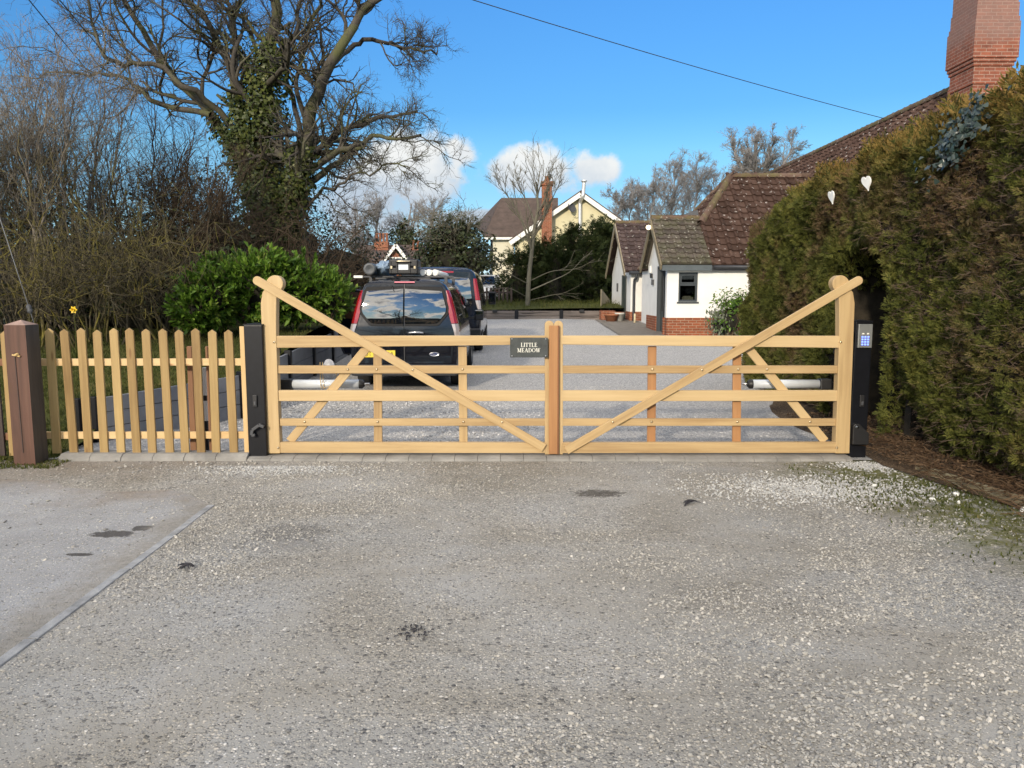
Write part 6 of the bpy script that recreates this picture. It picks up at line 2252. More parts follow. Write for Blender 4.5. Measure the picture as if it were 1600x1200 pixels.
def inside(poly, p):
    c = False
    n = len(poly)
    for i in range(n):
        (x1, y1), (x2, y2) = poly[i], poly[(i + 1) % n]
        if (y1 > p[1]) != (y2 > p[1]) and p[0] < (x2 - x1) * (p[1] - y1) / (y2 - y1 + 1e-12) + x1:
            c = not c
    return c


def tiled(mb, O, U, Vd, poly, tw, thh, amp, under=True, lift=0.02, seed=1):
    """rows of single-lap tiles over a roof plane; U runs along the eaves, Vd up the slope, poly in (u, v)"""
    O, U, Vd = np.array(O, float), nrm(np.array(U, float)), nrm(np.array(Vd, float))
    Nn = nrm(np.cross(U, Vd))
    if Nn[2] < 0:
        Nn = -Nn
    if under:
        mb.prism_dir([O + U * u_ + Vd * v_ for u_, v_ in poly], -Nn * 0.05)
    us, vs = [p[0] for p in poly], [p[1] for p in poly]
    rr_ = np.random.default_rng(seed)
    nu, nv_ = int((max(us) - min(us)) / tw) + 1, int((max(vs) - min(vs)) / thh) + 1
    prof = [(0.0, 0.0), (0.08, 0.9), (0.22, 1.0), (0.36, 0.55), (0.46, 0.05), (0.60, 0.0), (0.86, 0.0), (0.985, 0.0)]
    k = len(prof)
    for j in range(nv_):
        for i in range(nu):
            u0, v0 = min(us) + i * tw, min(vs) + j * thh
            if not inside(poly, (u0 + tw / 2, min(v0 + thh * 0.55, max(vs) - 0.01))):
                continue
            tl = rr_.normal() * 0.004
            V = []
            for (vv, base_) in ((v0 - 0.03, 0.045 + lift), (v0 + thh + 0.02, 0.004 + lift)):
                for (pu, ph) in prof:
                    V.append(O + U * (u0 + pu * tw) + Vd * (vv + rr_.normal() * 0.003) + Nn * (base_ + ph * amp + tl))
            for (pu, ph) in prof:
                V.append(O + U * (u0 + pu * tw) + Vd * (v0 - 0.03) + Nn * (lift * 0.4))
            F = [(a, a + 1, k + a + 1, k + a) for a in range(k - 1)] + [(2 * k + a, 2 * k + a + 1, a + 1, a) for a in range(k - 1)]
            mb.add(V, F)


def ridge_caps(mb, p0, p1, rad=0.11, L=0.42):
    p0, p1 = np.array(p0, float), np.array(p1, float)
    d = nrm(p1 - p0)
    tot = np.linalg.norm(p1 - p0)
    side = nrm(np.cross(d, (0, 0, 1)))
    upv = nrm(np.cross(side, d))
    n = max(1, int(tot / L))
    for i in range(n):
        a, b = p0 + d * (tot * i / n), p0 + d * (tot * (i + 1) / n + 0.015)
        V = []
        for q, rr_ in ((a, rad), (b, rad * 0.93)):
            for t_ in np.linspace(-0.2, pi + 0.2, 9):
                V.append(q + side * cos(t_) * rr_ + upv * (sin(t_) * rr_ - rad * 0.45))
        F = [(k, k + 1, 9 + k + 1, 9 + k) for k in range(8)]
        mb.add(V, F, smooth=False)


cot = thing("cottage", "white rendered cottage with brown tiled roofs, brick plinth and two porches", "house", (5.0, 22.0, 0.36))
YW = 22.0
g0 = 0.30
XL = at(1041, 500, YW)[0]                                     # left corner of the near porch
zpl = at(1041, 496.5, YW)[2]                                  # top of the brick plinth
XR = 7.2
# window opening in the front wall
wx0, wx1 = at(1060.5, 440, YW)[0], at(1090.5, 440, YW)[0]
wz0, wz1 = at(1075, 471.5, YW)[2], at(1075, 425.5, YW)[2]
zeave = 2.46
mb = MB()
mb.box(XL, wx0, YW, YW + 0.25, zpl, zeave)
mb.box(wx1, XR, YW, YW + 0.25, zpl, zeave)
mb.box(wx0, wx1, YW, YW + 0.25, zpl, wz0)
mb.box(wx0, wx1, YW, YW + 0.25, wz1, zeave)
mb.build("front_wall", RENDER_WHITE, cot)
# gable wall of the near porch, facing the drive, with its door opening
Yg0, Yg1 = YW, YW + 3.1
yd0, yd1 = YW + 0.42, YW + 1.45
zap = at(1022, 343, YW + 1.55)[2]
ztop_d = at(1036, 414.5, YW + 0.6)[2]
mb = MB()
x0, x1 = XL, XL + 0.25
mb.add([(x0, YW + 0.251, zpl), (x0, yd0, zpl), (x0, yd0, zeave), (x0, YW + 0.251, zeave)], [(0, 1, 2, 3)])
mb.box(x0, x1, YW + 0.251, yd0, zpl, zeave)
mb.box(x0, x1, yd1, Yg1, zpl, zeave)
mb.box(x0, x1, yd0, yd1, ztop_d, zeave + 0.001)
mb.prism_dir([(x0, YW, zeave), (x0, Yg1, zeave), (x0, YW + 1.55, zap - 0.05)], (0.25, 0, 0))
mb.build("porch_wall", RENDER_WHITE, cot)
mb = MB()
mb.box(XL - 0.0, XR, YW - 0.035, YW + 0.25, g0 - 0.2, zpl - 0.003)
mb.box(XL - 0.035, XL + 0.25, YW + 0.251, yd0, g0 - 0.2, zpl - 0.003)
mb.box(XL - 0.035, XL + 0.25, yd1, Yg1, g0 - 0.2, zpl - 0.003)
mb.build("plinth", BRICK_RED, cot)
mb = MB()
mb.box(XL + 0.10, XL + 0.15, yd0, yd1, g0 + 0.08, ztop_d)
d_ = mb.build("door", DOOR_PAINT, cot)
mb = MB()
for (ya, yb) in ((yd0, yd0 + 0.07), (yd1 - 0.07, yd1)):
    mb.box(XL - 0.012, XL + 0.099, ya, yb, g0 + 0.06, ztop_d)
mb.box(XL - 0.012, XL + 0.099, yd0 + 0.071, yd1 - 0.071, ztop_d - 0.07, ztop_d)
bev(mb.build("door_frame", GREY_PAINT, d_), 0.006)
mb = MB()
mb.box(XL + 0.085, XL + 0.099, yd0 + 0.16, yd0 + 0.30, g0 + 1.0, ztop_d - 0.3)
mb.build("door_light", GLASS, d_)
mb = MB()
mb.box(XL + 0.03, XL + 0.10, yd0 + 0.13, yd0 + 0.16, g0 + 0.98, g0 + 1.16)
mb.build("handle", STEEL, d_)
MB().box(XL - 0.16, XL + 0.09, yd0 - 0.05, yd1 + 0.05, g0 - 0.1, g0 + 0.06).build("doorstep", CONCRETE, d_)


def casement(parent, x0, x1, z0_, z1_, y, split=0.42):
    mb = MB()
    fw = 0.055
    mb.box(x0, x0 + fw, y, y + 0.07, z0_, z1_)
    mb.box(x1 - fw, x1, y, y + 0.07, z0_, z1_)
    mb.box(x0 + fw, x1 - fw, y, y + 0.07, z1_ - fw, z1_)
    mb.box(x0 + fw, x1 - fw, y, y + 0.07, z0_, z0_ + fw)
    zs = z1_ - (z1_ - z0_) * split
    mb.box(x0 + fw, x1 - fw, y, y + 0.07, zs - 0.03, zs + 0.03)
    mb.box(x0 + fw, x0 + fw + 0.04, y - 0.012, y + 0.05, zs + 0.031, z1_ - fw)
    mb.box(x1 - fw - 0.04, x1 - fw, y - 0.012, y + 0.05, zs + 0.031, z1_ - fw)
    mb.box(x0 + fw + 0.04, x1 - fw - 0.04, y - 0.012, y + 0.05, z1_ - fw - 0.04, z1_ - fw)
    mb.box(x0 + fw + 0.04, x1 - fw - 0.04, y - 0.012, y + 0.05, zs + 0.031, zs + 0.07)
    w_ = bev(mb.build("window", GREY_PAINT, parent), 0.004)
    MB().box(x0 + 0.03, x1 - 0.03, y + 0.03, y + 0.036, z0_ + 0.03, z1_ - 0.03).build("pane", WINDOW_CLEAR, w_)
    MB().box(x0 - 0.04, x1 + 0.04, y - 0.07, y + 0.06, z0_ - 0.05, z0_ - 0.002).build("sill", GREY_PAINT, w_)
    return w_


WINDOW_CLEAR, _nt, _b = new_mat("clear_pane", 0.02, 0.6)
_g = N(_nt, 'ShaderNodeBsdfTransparent', {0: (0.55, 0.58, 0.6, 1)})
_gl = N(_nt, 'ShaderNodeBsdfGlossy', {'Roughness': 0.02})
_fr = N(_nt, 'ShaderNodeFresnel', {'IOR': 1.5})
_nt.links.new(N(_nt, 'ShaderNodeMixShader', {0: _fr.outputs[0], 1: _g.outputs[0], 2: _gl.outputs[0]}).outputs[0], _nt.nodes['Material Output'].inputs[0])
casement(cot, wx0, wx1, wz0, wz1, YW + 0.05)
MB().add([(wx0 - 0.3, YW + 0.9, wz0 - 0.3), (wx1 + 0.3, YW + 0.9, wz0 - 0.3), (wx1 + 0.3, YW + 0.9, wz1 + 0.3), (wx0 - 0.3, YW + 0.9, wz1 + 0.3)], [(0, 1, 2, 3)]).build("interior", plain("dark_room", (0.02, 0.02, 0.022), 0.9), cot)
p = at(1073.5, 466, YW + 0.16)
mb = MB()
mb.box(p[0] - 0.14, p[0] + 0.16, YW + 0.12, YW + 0.22, wz0 + 0.01, wz0 + 0.13)
mb.box(p[0] - 0.12, p[0] + 0.10, YW + 0.13, YW + 0.21, wz0 + 0.131, wz0 + 0.165)
put(bev(mb.build("box", CREAM_CARD, origin=(p[0], YW + 0.16, wz0)), 0.004), "cream boxes standing on the sill inside the cottage window", "box")

# porch roof
xv0, xv1 = XL - 0.22, at(1110, 412, YW)[0]
zpe = at(1075, 412, YW - 0.22)[2]
zpr = at(1055, 342, YW + 1.55)[2]
hyp = np.array((0, 1.77, zpr - zpe))
mb = MB()
sl = np.linalg.norm(hyp)
tiled(mb, (xv0, YW - 0.22, zpe), (1, 0, 0), hyp, [(0, 0), (xv1 - xv0, 0), (xv1 - xv0 - 0.0, sl), (0, sl)], 0.235, 0.235, 0.030, seed=2)
tiled(mb, (xv1, YW + 3.32, zpe), (-1, 0, 0), hyp * (1, -1, 1), [(0, 0), (xv1 - xv0, 0), (xv1 - xv0, sl), (0, sl)], 0.235, 0.235, 0.030, seed=3)
pr = mb.build("porch_roof", TILE_PORCH, cot)
mb = MB()
ridge_caps(mb, (xv0, YW + 1.55, zpr + 0.06), (xv1, YW + 1.55, zpr + 0.06))
mb.build("ridge_tiles", TILE_RIDGE, pr)
mb = MB()
for s_, yy in ((1, YW - 0.22), (-1, YW + 3.32)):
    mb.bar((xv0 - 0.005, yy, zpe - 0.10), (xv0 - 0.005, YW + 1.55, zpr - 0.10), 0.19, 0.045, up=(0, 0, 1))
bev(mb.build("bargeboard", BARGE_WOOD, pr), 0.006)
mb = MB()
mb.box(xv0 + 0.03, xv1, YW - 0.20, YW - 0.17, zpe - 0.19, zpe - 0.035)
mb.box(xv0 + 0.03, xv1, YW - 0.17, YW - 0.001, zpe - 0.19, zpe - 0.17)
mb.build("fascia", plain("fascia_grey", (0.075, 0.092, 0.10), 0.5), pr)

# main wing: hipped roof facing the drive
xe, ye, ze = XL + 0.18, YW - 0.14, zpe - 0.03
yr0, zrg = at(1185, 278, 24.9)[1], at(1185, 278, 24.9)[2]
xh = at(1141, 278, 24.9)[0]
up_ = np.array((0, yr0 - ye, zrg - ze))
fr_ = (xv1 - xe - 0.04) / (xh - xe)
sl = np.linalg.norm(up_)
mb = MB()
tiled(mb, (xe, ye, ze), (1, 0, 0), up_, [(xv1 - xe - 0.04, 0), (4.9, 0), (4.9, sl), (xh - xe, sl), (xv1 - xe - 0.04, sl * fr_)], 0.30, 0.29, 0.048, seed=4)
yb_ = 2 * yr0 - ye
hip = np.array((xh - xe, 0, zrg - ze))
hl = np.linalg.norm(hip)
tiled(mb, (xe, yb_, ze), (0, -1, 0), hip, [(0, 0), (yb_ - YW - 1.6, 0), (yb_ - YW - 1.6, hl * fr_ * 0.9), (yb_ - ye - fr_ * (yr0 - ye), hl * fr_), (yb_ - yr0, hl)], 0.32, 0.30, 0.040, seed=5)
mb.prism_dir([(xe, yb_, ze), (10, yb_, ze), (10, yr0, zrg), (xh, yr0, zrg)], (0, 0.02, 0.04))
mr = mb.build("roof", TILE_MAIN, cot)
mb = MB()
hs_ = np.array((xe, ye, ze + 0.09)) + (np.array((xh, yr0, zrg + 0.09)) - np.array((xe, ye, ze + 0.09))) * fr_
ridge_caps(mb, hs_, (xh, yr0, zrg + 0.09), 0.12)
ridge_caps(mb, (xe, yb_, ze + 0.09), (xh, yr0, zrg + 0.09), 0.12)
ridge_caps(mb, (xh, yr0, zrg + 0.09), (10.0, yr0, zrg + 0.09), 0.12)
mb.build("ridge_tiles", TILE_RIDGE, mr)
mb = MB()
mb.tube([(xv1 + 0.05, ye - 0.05, ze - 0.06), (8.2, ye - 0.05, ze - 0.06)], 0.055, 10)
mb.box(xv1 + 0.02, 8.2, ye - 0.005, ye + 0.03, ze - 0.17, ze - 0.02)
mb.build("gutter", LEAD, mr)
mb = MB()
mb.box(XL + 0.26, 10, YW + 3.2, yb_ - 0.15, g0, ze + 0.2)
mb.box(XR, 10, YW + 0.02, YW + 3.19, g0, ze + 0.2)
mb.build("rear_wall", RENDER_WHITE, cot)
# lead flashing where the porch ridge meets the roof
a = at(1089, 336, yr0 - 1.35)
mb = MB()
mb.prism_dir([a + (-0.55, 0.1, -0.05), a + (0.06, 0, -0.05), a + (0.03, 0.05, 0.16), a + (-0.12, 0.1, 0.12)], (0, 0.05, 0.0))
mb.build("flashing", LEAD, mr)

# long main house running along the garden, its ridge rising towards the camera
xrg = 10.6
zlr = EYE + 0.4525 * xrg
mb = MB()
xel, zel = 6.75, 2.55
sv = np.array((xrg - xel, 0, zlr - zel))
sl = np.linalg.norm(sv)
tiled(mb, (xel, 34.0, zel), (0, -1, 0), sv, [(0, 0), (34.0 - 17.6, 0), (34.0 - 17.6, sl), (0, sl)], 0.32, 0.30, 0.045, seed=6)
mb.prism_dir([(xrg, 34.0, zlr), (xrg, 17.6, zlr), (2 * xrg - xel, 17.6, zel), (2 * xrg - xel, 34.0, zel)], (0.02, 0, 0.04))
lr = mb.build("roof", TILE_MAIN, cot)
mb = MB()
ridge_caps(mb, (xrg, 34.0, zlr + 0.08), (xrg, 17.6, zlr + 0.08), 0.13)
mb.build("ridge_tiles", TILE_RIDGE, lr)
mb = MB()
mb.box(xel + 0.35, 2 * xrg - xel - 0.35, 17.8, 33.8, g0 - 0.2, zel + 0.15)
mb.prism_dir([(xel + 0.35, 17.8, zel + 0.151), (2 * xrg - xel - 0.35, 17.8, zel + 0.151), (xrg, 17.8, zlr - 0.15)], (0, 0.25, 0))
mb.build("side_wall", RENDER_WHITE, cot)
# corbelled brick chimney
yc = 17.35
cx0, cx1 = at(1521, 120, yc)[0], at(1580, 120, yc)[0]
zz = lambda py: at(1550, py, yc)[2]
dep = 0.92
levels = [(zz(200) - 2.0, zz(131), 0.0), (zz(131), zz(124), 0.025), (zz(124), zz(103), 0.004), (zz(103), zz(97), 0.03), (zz(97), zz(91), 0.055), (zz(91), zz(34), 0.08), (zz(34), zz(26), 0.062), (zz(26), zz(4), 0.044), (zz(4), zz(-30), 0.026)]
org = np.array((cx0, yc, levels[0][0] + 2.0))
mb = MB()
for (za, zb_, e_) in levels:
    mb.box(cx0 - e_, cx1 + e_, yc - e_, yc + dep + e_, za, zb_)
mb.build("chimney", BRICK_CHIM, cot, origin=(cx0, yc, zz(150)))

# far porch
Y2 = 28.3
X2 = at(985, 480, Y2)[0]
Yf = 33.6
Ym = (Y2 + Yf) / 2
zp2 = at(985, 487, Y2)[2]
zr2 = at(967, 349, Ym)[2]
ze2 = at(990, 424, Y2 - 0.2)[2]
g2 = 0.5
mb = MB()
mb.box(X2, X2 + 4, Y2, Y2 + 0.25, zp2, ze2 + 0.02)
mb.prism_dir([(X2, Y2 + 0.251, zp2), (X2, Yf, zp2), (X2, Yf, ze2 + 0.02), (X2, Ym, zr2 - 0.08), (X2, Y2 + 0.251, ze2 + 0.10)], (0.25, 0, 0))
mb.build("far_porch_wall", RENDER_WHITE, cot)
mb = MB()
mb.box(X2 - 0.03, X2 + 4, Y2 - 0.035, Y2 + 0.25, g2 - 0.25, zp2 - 0.003)
mb.box(X2 - 0.03, X2 + 0.25, Y2 + 0.251, Yf, g2 - 0.25, zp2 - 0.003)
mb.build("plinth", BRICK_RED, cot)
yd0, yd1 = Y2 + 1.0, Y2 + 2.0
mb = MB()
mb.box(X2 - 0.036, X2 - 0.031, yd0, yd1, g2, at(967, 430, Y2 + 1.5)[2])
mb.box(X2 - 0.05, X2 - 0.037, yd0, yd0 + 0.08, g2, at(967, 430, Y2 + 1.5)[2])
mb.box(X2 - 0.05, X2 - 0.037, yd1 - 0.08, yd1, g2, at(967, 430, Y2 + 1.5)[2])
mb.build("door", DOOR_PAINT, cot)
hyp = np.array((0, Ym - Y2 + 0.2, zr2 - ze2))
sl = np.linalg.norm(hyp)
mb = MB()
tiled(mb, (X2 - 0.25, Y2 - 0.2, ze2), (1, 0, 0), hyp, [(0, 0), (4.2, 0), (4.2, sl), (0, sl)], 0.27, 0.29, 0.036, seed=7)
mb.prism_dir([(X2 - 0.25, Ym, zr2), (X2 + 4, Ym, zr2), (X2 + 4, Yf + 0.2, ze2), (X2 - 0.25, Yf + 0.2, ze2)], (0, 0.03, 0.03))
pr2 = mb.build("porch_roof", TILE_DARK, cot)
mb = MB()
ridge_caps(mb, (X2 - 0.25, Ym, zr2 + 0.06), (X2 + 4, Ym, zr2 + 0.06), 0.11)
mb.build("ridge_tiles", TILE_RIDGE, pr2)
mb = MB()
for yy in (Y2 - 0.2, Yf + 0.2):
    mb.bar((X2 - 0.262, yy, ze2 - 0.09), (X2 - 0.262, Ym, zr2 - 0.09), 0.2, 0.045)
bev(mb.build("bargeboard", BARGE_WOOD, pr2), 0.006)
mb = MB()
mb.tube([(X2 - 0.1, Y2 - 0.25, ze2 - 0.05), (X2 + 3, Y2 - 0.25, ze2 - 0.05)], 0.07, 10)
mb.build("gutter", LEAD, pr2)
mb = MB()
xd = at(990, 450, Y2)[0]
mb.tube(resample([(xd + 0.06, Y2 - 0.25, ze2 - 0.08), (xd + 0.05, Y2 - 0.22, ze2 - 0.25), (xd, Y2 - 0.09, ze2 - 0.45), (xd, Y2 - 0.09, g2)], 14), 0.045, 10)
mb.build("downpipe", LEAD, cot)
# fittings on the near gable: lamp under the verge, house sign, small box
p = at(1022, 355, YW + 1.4)
mb = MB()
mb.lathe([(0.0001, -0.07), (0.06, -0.04), (0.075, 0.0), (0.06, 0.05), (0.0001, 0.07)], (XL - 0.30, YW + 1.5, p[2]), (0, 0, 1), 14)
mb.build("lamp", LAMP_WARM, cot)
for (py, yy, hh_, m) in ((441, YW + 2.1, 0.17, GREY_PLASTIC), (431, YW + 2.35, 0.14, BLACK_PLASTIC), (421, YW + 2.6, 0.22, WHITE_PAINT)):
    z = at(1018, py, yy)[2]
    bev(MB().box(XL - 0.06, XL - 0.001, yy - 0.09, yy + 0.09, z - hh_ / 2, z + hh_ / 2).build("wall_box", m, cot), 0.008)
z = at(960, 449, Y2 + 3.4)[2]
bev(MB().box(X2 - 0.05, X2 - 0.001, Y2 + 3.3, Y2 + 3.5, z - 0.17, z + 0.17).build("wall_box", GREY_PLASTIC, cot), 0.008)

# paved strip along the cottage
mb = MB()
v, f = grid(np.array([3.1, 3.6, 4.0, 4.6]), np.linspace(21.6, 29.0, 10), lambda x, y: zg(x, y) + 0.022)
mb.add(v, f)
put(mb.build("path", plain("brown_paving", (0.17, 0.15, 0.125), 0.9, var=0.3, scale=5, bmp=0.4)), kind='structure')

# pots by the far porch, brick planter, stub post
r = np.random.default_rng(404)
for (px, py, Y, rad, h, m, lab) in [(955, 505, 28.0, 0.26, 0.26, TERRACOTTA, "low round terracotta pot nearest the drive at the far porch"), (963, 503, 28.5, 0.28, 0.30, TERRACOTTA, "terracotta pot between the low pot and the pale pot"),
                                    (968, 500, 28.15, 0.17, 0.30, POT_WHITE, "small pale pot standing by the terracotta pots at the far porch")]:
    p = at(px, py, Y)
    z = float(zg(p[0], Y)) + 0.02
    t = thing("plant_pot", lab, "plant pot", (p[0], Y, z), "pots by the far porch")
    mb = MB()
    mb.lathe([(0.0001, 0), (rad * 0.7, 0), (rad * 0.95, h * 0.8), (rad * 1.05, h * 0.8), (rad * 1.05, h), (rad * 0.88, h), (rad * 0.85, h * 0.85)], (p[0], Y, z), (0, 0, 1), 22)
    mb.build("pot", m, t)
    mb = MB()
    mb.lathe([(rad * 0.87, h * 0.86), (0.0001, h * 0.88)], (p[0], Y, z), (0, 0, 1), 22)
    mb.build("compost", DARK_MASS, t)
p = at(947, 500, 29.0)
mb = MB()
mb.box(p[0] - 0.22, p[0] + 0.30, 28.7, 29.35, 0.5, 0.5 + 0.42)
put(mb.build("brick_planter", BRICK_RED, origin=(p[0], 29, 0.5)), "low red brick planter at the end of the sleeper wall", "planter")
p = at(991.5, 508, 27.2)
mb = MB()
mb.tube([(p[0], 27.2, 0.45), (p[0], 27.2, 0.86)], 0.035, 10)
put(mb.build("stub_pipe", CREAM_CARD, origin=(p[0], 27.2, 0.5)), "short pale upright stub pipe before the far porch plinth", "pipe")

# shrubs against the front wall of the cottage
leafy_mass("lavender_bush", "low grey green bush against the cottage's brick plinth", "bush", [(at(1128, 512, 20.9), (0.42, 0.35, 0.36))], island("lavender_leaf", [(0.0, (0.07, 0.085, 0.055)), (0.6, (0.14, 0.155, 0.11)), (1.0, (0.24, 0.25, 0.19))], 0.7, 0.2), r, 0.10, 420, LEAF_DIAMOND, up=(0, 0, 1), jag=0.25)
leafy_mass("evergreen_shrub", "dark green upright shrub between the cottage wall and the hedge", "bush", [(at(1143, 500, 20.6), (0.36, 0.35, 0.55)), (at(1152, 483, 20.6), (0.25, 0.25, 0.45))], LAUREL, r, 0.11, 260, LEAF_OVAL, jag=0.4)

# sleeper wall across the end of the drive
YS = 29.4
t = thing("sleeper_wall", "low weathered sleeper retaining wall across the end of the drive", "retaining wall", (0, YS, 0.55))
xa, xb_ = -4.2, at(941, 490, YS)[0]
z_t, z_b = at(800, 485.5, YS)[2], 0.50
hb = (z_t - z_b) / 2
nx = 3
bounds = [xa, at(754, 490, YS)[0], at(807, 490, YS)[0], at(877, 490, YS)[0], xb_]
for a, b in zip(bounds[:-1], bounds[1:]):
    for j in range(2):
        plank("sleeper", SLEEPER_WOOD, t, (a + 0.03, z_b + hb * (j + 0.5)), (b - 0.03, z_b + hb * (j + 0.5)), hb - 0.012, hb - 0.012, YS + 0.06, 0.12, bw=0.008)
for x in bounds[1:4]:
    bev(MB().box(x - 0.07, x + 0.07, YS - 0.03, YS + 0.06, z_b - 0.1, z_t + 0.03).build("steel_upright", BLACK_STEEL, t), 0.006)
for px, lab in ((773, "small black box light on the sleeper wall close to the vans"), (909, "small black box light on the sleeper wall towards the cottage")):
    p = at(px, 486.5, YS - 0.06)
    put(bev(MB().box(p[0] - 0.09, p[0] + 0.09, YS - 0.09, YS - 0.001, p[2] - 0.05, p[2] + 0.06).build("wall_light", BLACK_PLASTIC, origin=p), 0.01), lab, "light", "lights on the sleeper wall")

# pale fence panel beside the far porch
a, b = at(939, 492, 30.6), at(953, 492, 34.0)
t = thing("boarded_fence", "weathered close boarded fence panel beside the far porch gable", "fence", a)
for i in range(9):
    f0, f1 = i / 9, (i + 1) / 9 - 0.012
    p0, p1 = a + (b - a) * f0, a + (b - a) * f1
    h0 = at(939, 452, 30.6)[2] + (at(953, 470, 34.0)[2] - at(939, 452, 30.6)[2]) * f0
    mb = MB()
    dd = nrm((b - a) * (1, 1, 0))
    nv = np.array((-dd[1], dd[0], 0)) * 0.02
    mb.prism_dir([(p0[0], p0[1], 0.7), (p1[0], p1[1], 0.7), (p1[0], p1[1], h0), (p0[0], p0[1], h0)], nv)
    mb.build("board", PALE_TIMBER, t)

# dark picket fence in the background
YB = 33.5
t = thing("picket_fence", "dark old picket fence before the yellow house, behind the vans", "fence", at(770, 484, YB))
for px in np.arange(735, 800, 6.4):
    a, b = at(px, 486, YB), at(px, 448 + 2 * ((int(px) % 3) - 1), YB)
    picket(t, px, 449, px, 486, 0.085, YB, DARK_TIMBER)
for py in (457, 474):
    plank("rail", DARK_TIMBER, t, gp(730, py, YB + 0.03), gp(800, py, YB + 0.03), 0.08, 0.08, YB + 0.032, 0.04)

# a parked car behind that fence
c = at(752, 480, 36.0)
zc = float(zg(0, 36)) + 0.35
t = thing("parked_car", "white car glimpsed through the dark picket fence by the yellow house", "car", (c[0], 36.0, zc))
sidep = [(-2.0, 0.25), (-2.05, 0.6), (-1.95, 0.85), (-1.6, 0.95), (-1.1, 1.42), (0.5, 1.45), (1.15, 0.98), (1.95, 0.80), (2.05, 0.5), (2.0, 0.25)]
mb = MB()
mb.prism_dir([(c[0] - 0.85, 38.0 + a, zc + b) for a, b in sidep], (1.7, 0, 0))
bev(mb.build("body", plain("white_car_paint", (0.7, 0.7, 0.7), 0.2, coat=1.0), t), 0.08, 3)
mb = MB()
mb.prism_dir([(c[0] - 0.66, 36.42, zc + 0.97), (c[0] + 0.66, 36.42, zc + 0.97), (c[0] + 0.58, 36.84, zc + 1.36), (c[0] - 0.58, 36.84, zc + 1.36)], (0, 0.06, -0.03))
mb.v[-1][:, 1] -= 0.06
mb.build("rear_window", VAN_GLASS, t)
for s_ in (-1, 1):
    MB().box(c[0] + s_ * 0.72 - 0.1, c[0] + s_ * 0.72 + 0.1, 35.93, 36.0, zc + 0.55, zc + 0.75).build("tail_light", RED_LENS, t)
    for yy in (36.8, 39.3):
        mb = MB()
        mb.lathe([(0.0001, -0.1), (0.3, -0.1), (0.31, 0), (0.3, 0.1), (0.0001, 0.1)], (c[0] + s_ * 0.78, yy, zc + 0.3), (1, 0, 0), 20)
        mb.build("wheel", RUBBER, t)

# ------------------------------------------------------------------ houses in the background
YH = 47.0
P = lambda px, py, Y=YH: at(px, py, Y)
t = thing("yellow_house", "pale yellow house with brown roof, brick chimney and steel flue behind conifers", "house", P(840, 480))
gz = float(zg(0, YH)) + 0.3
xl_, xr_ = P(768, 400)[0], P(968, 400)[0]
apex, el, er = P(907, 302), P(803, 374), P(968, 346)
mb = MB()
mb.prism([(P(803, 374)[0], gz), (xr_, gz), (er[0], er[2]), (apex[0], apex[2] - 0.1), (el[0] + 0.1, el[2])], YH, YH + 8)
mb.build("gable_wall", YELLOW_RENDER, t)
mb = MB()
mb.box(xl_, P(803, 374)[0] - 0.001, YH + 0.4, YH + 7, gz, P(780, 372)[2])
mb.build("wing_wall", PALE_RENDER, t)
mb = MB()
mb.prism_dir([P(757, 371, YH + 0.2), P(872, 371, YH + 0.2), P(872, 312, YH + 3.5), P(783, 312, YH + 3.5)], (0, 0.05, 0.12))
mb.prism_dir([P(757, 371, YH + 0.2), P(783, 312, YH + 3.5), P(743, 354, YH + 6.8)], (-0.05, 0.02, 0.06))
mb.prism_dir([apex + (0, -0.35, 0), er + (0.25, -0.35, -0.16), er + (0.25, 8, -0.16), apex + (0, 8, 0)], (0, 0, 0.14))
mb.prism_dir([apex + (0, -0.35, 0), el + (-0.25, -0.35, -0.16), el + (-0.25, 8, -0.16), apex + (0, 8, 0)], (0, 0, 0.14))
rf = mb.build("roof", TILE_FAR, t)
mb = MB()
for q in (er + (0.25, 0, -0.16), el + (-0.25, 0, -0.16)):
    mb.bar(apex + (0, -0.37, -0.10), q + (0, -0.37, -0.10), 0.26, 0.05, up=(0, 0, 1))
mb.bar(P(757, 372.5, YH + 0.1), P(803, 372.5, YH + 0.1), 0.14, 0.08)
mb.build("bargeboard", WHITE_PAINT, rf)
mb = MB()
ca, cb = P(846.5, 370, YH - 0.5), P(862.5, 290, YH - 0.5)
mb.box(ca[0], cb[0], YH - 0.7, YH - 0.003, gz, cb[2])
mb.box(ca[0] - 0.08, cb[0] + 0.08, YH - 0.78, YH + 0.05, cb[2], cb[2] + 0.22)
ch = mb.build("chimney", BRICK_RED, t, origin=(ca[0], YH - 0.7, gz))
mb = MB()
mb.lathe([(0.14, 0), (0.13, 0.3), (0.16, 0.34), (0.12, 0.34)], ((ca[0] + cb[0]) / 2, YH - 0.36, cb[2] + 0.22), (0, 0, 1), 14)
mb.build("chimney_pot", TERRACOTTA, ch)
mb = MB()
mb.tube(resample([P(906, 380, YH - 0.14), P(906, 330, YH - 0.14), P(906.5, 316, YH - 0.14), P(910, 308, YH - 0.42), P(911.5, 300, YH - 0.42), P(912.5, 284, YH - 0.42)], 24), 0.115, 12)
mb.lathe([(0.17, 0), (0.19, 0.06), (0.0001, 0.14)], P(912.5, 284, YH - 0.42), (0, 0, 1), 12)
mb.build("flue_pipe", plain("bright_flue", (0.6, 0.6, 0.58), 0.35, metal=0.5), t)
mb = MB()
mb.lathe([(0.0001, 0.0), (0.18, 0.03), (0.30, 0.09)], P(892, 325, YH - 0.3), (0.6, -0.8, 0.3), 18)
mb.build("satellite_dish", GREY_PLASTIC, t)
MB().tube([P(768, 373, YH + 0.35), P(768, 480, YH + 0.35)], 0.06, 8).build("downpipe", LEAD, t)
MB().tube([P(893, 326, YH - 0.28), P(893, 328, YH)], 0.03, 6).build("dish_arm", GREY_PLASTIC, t)

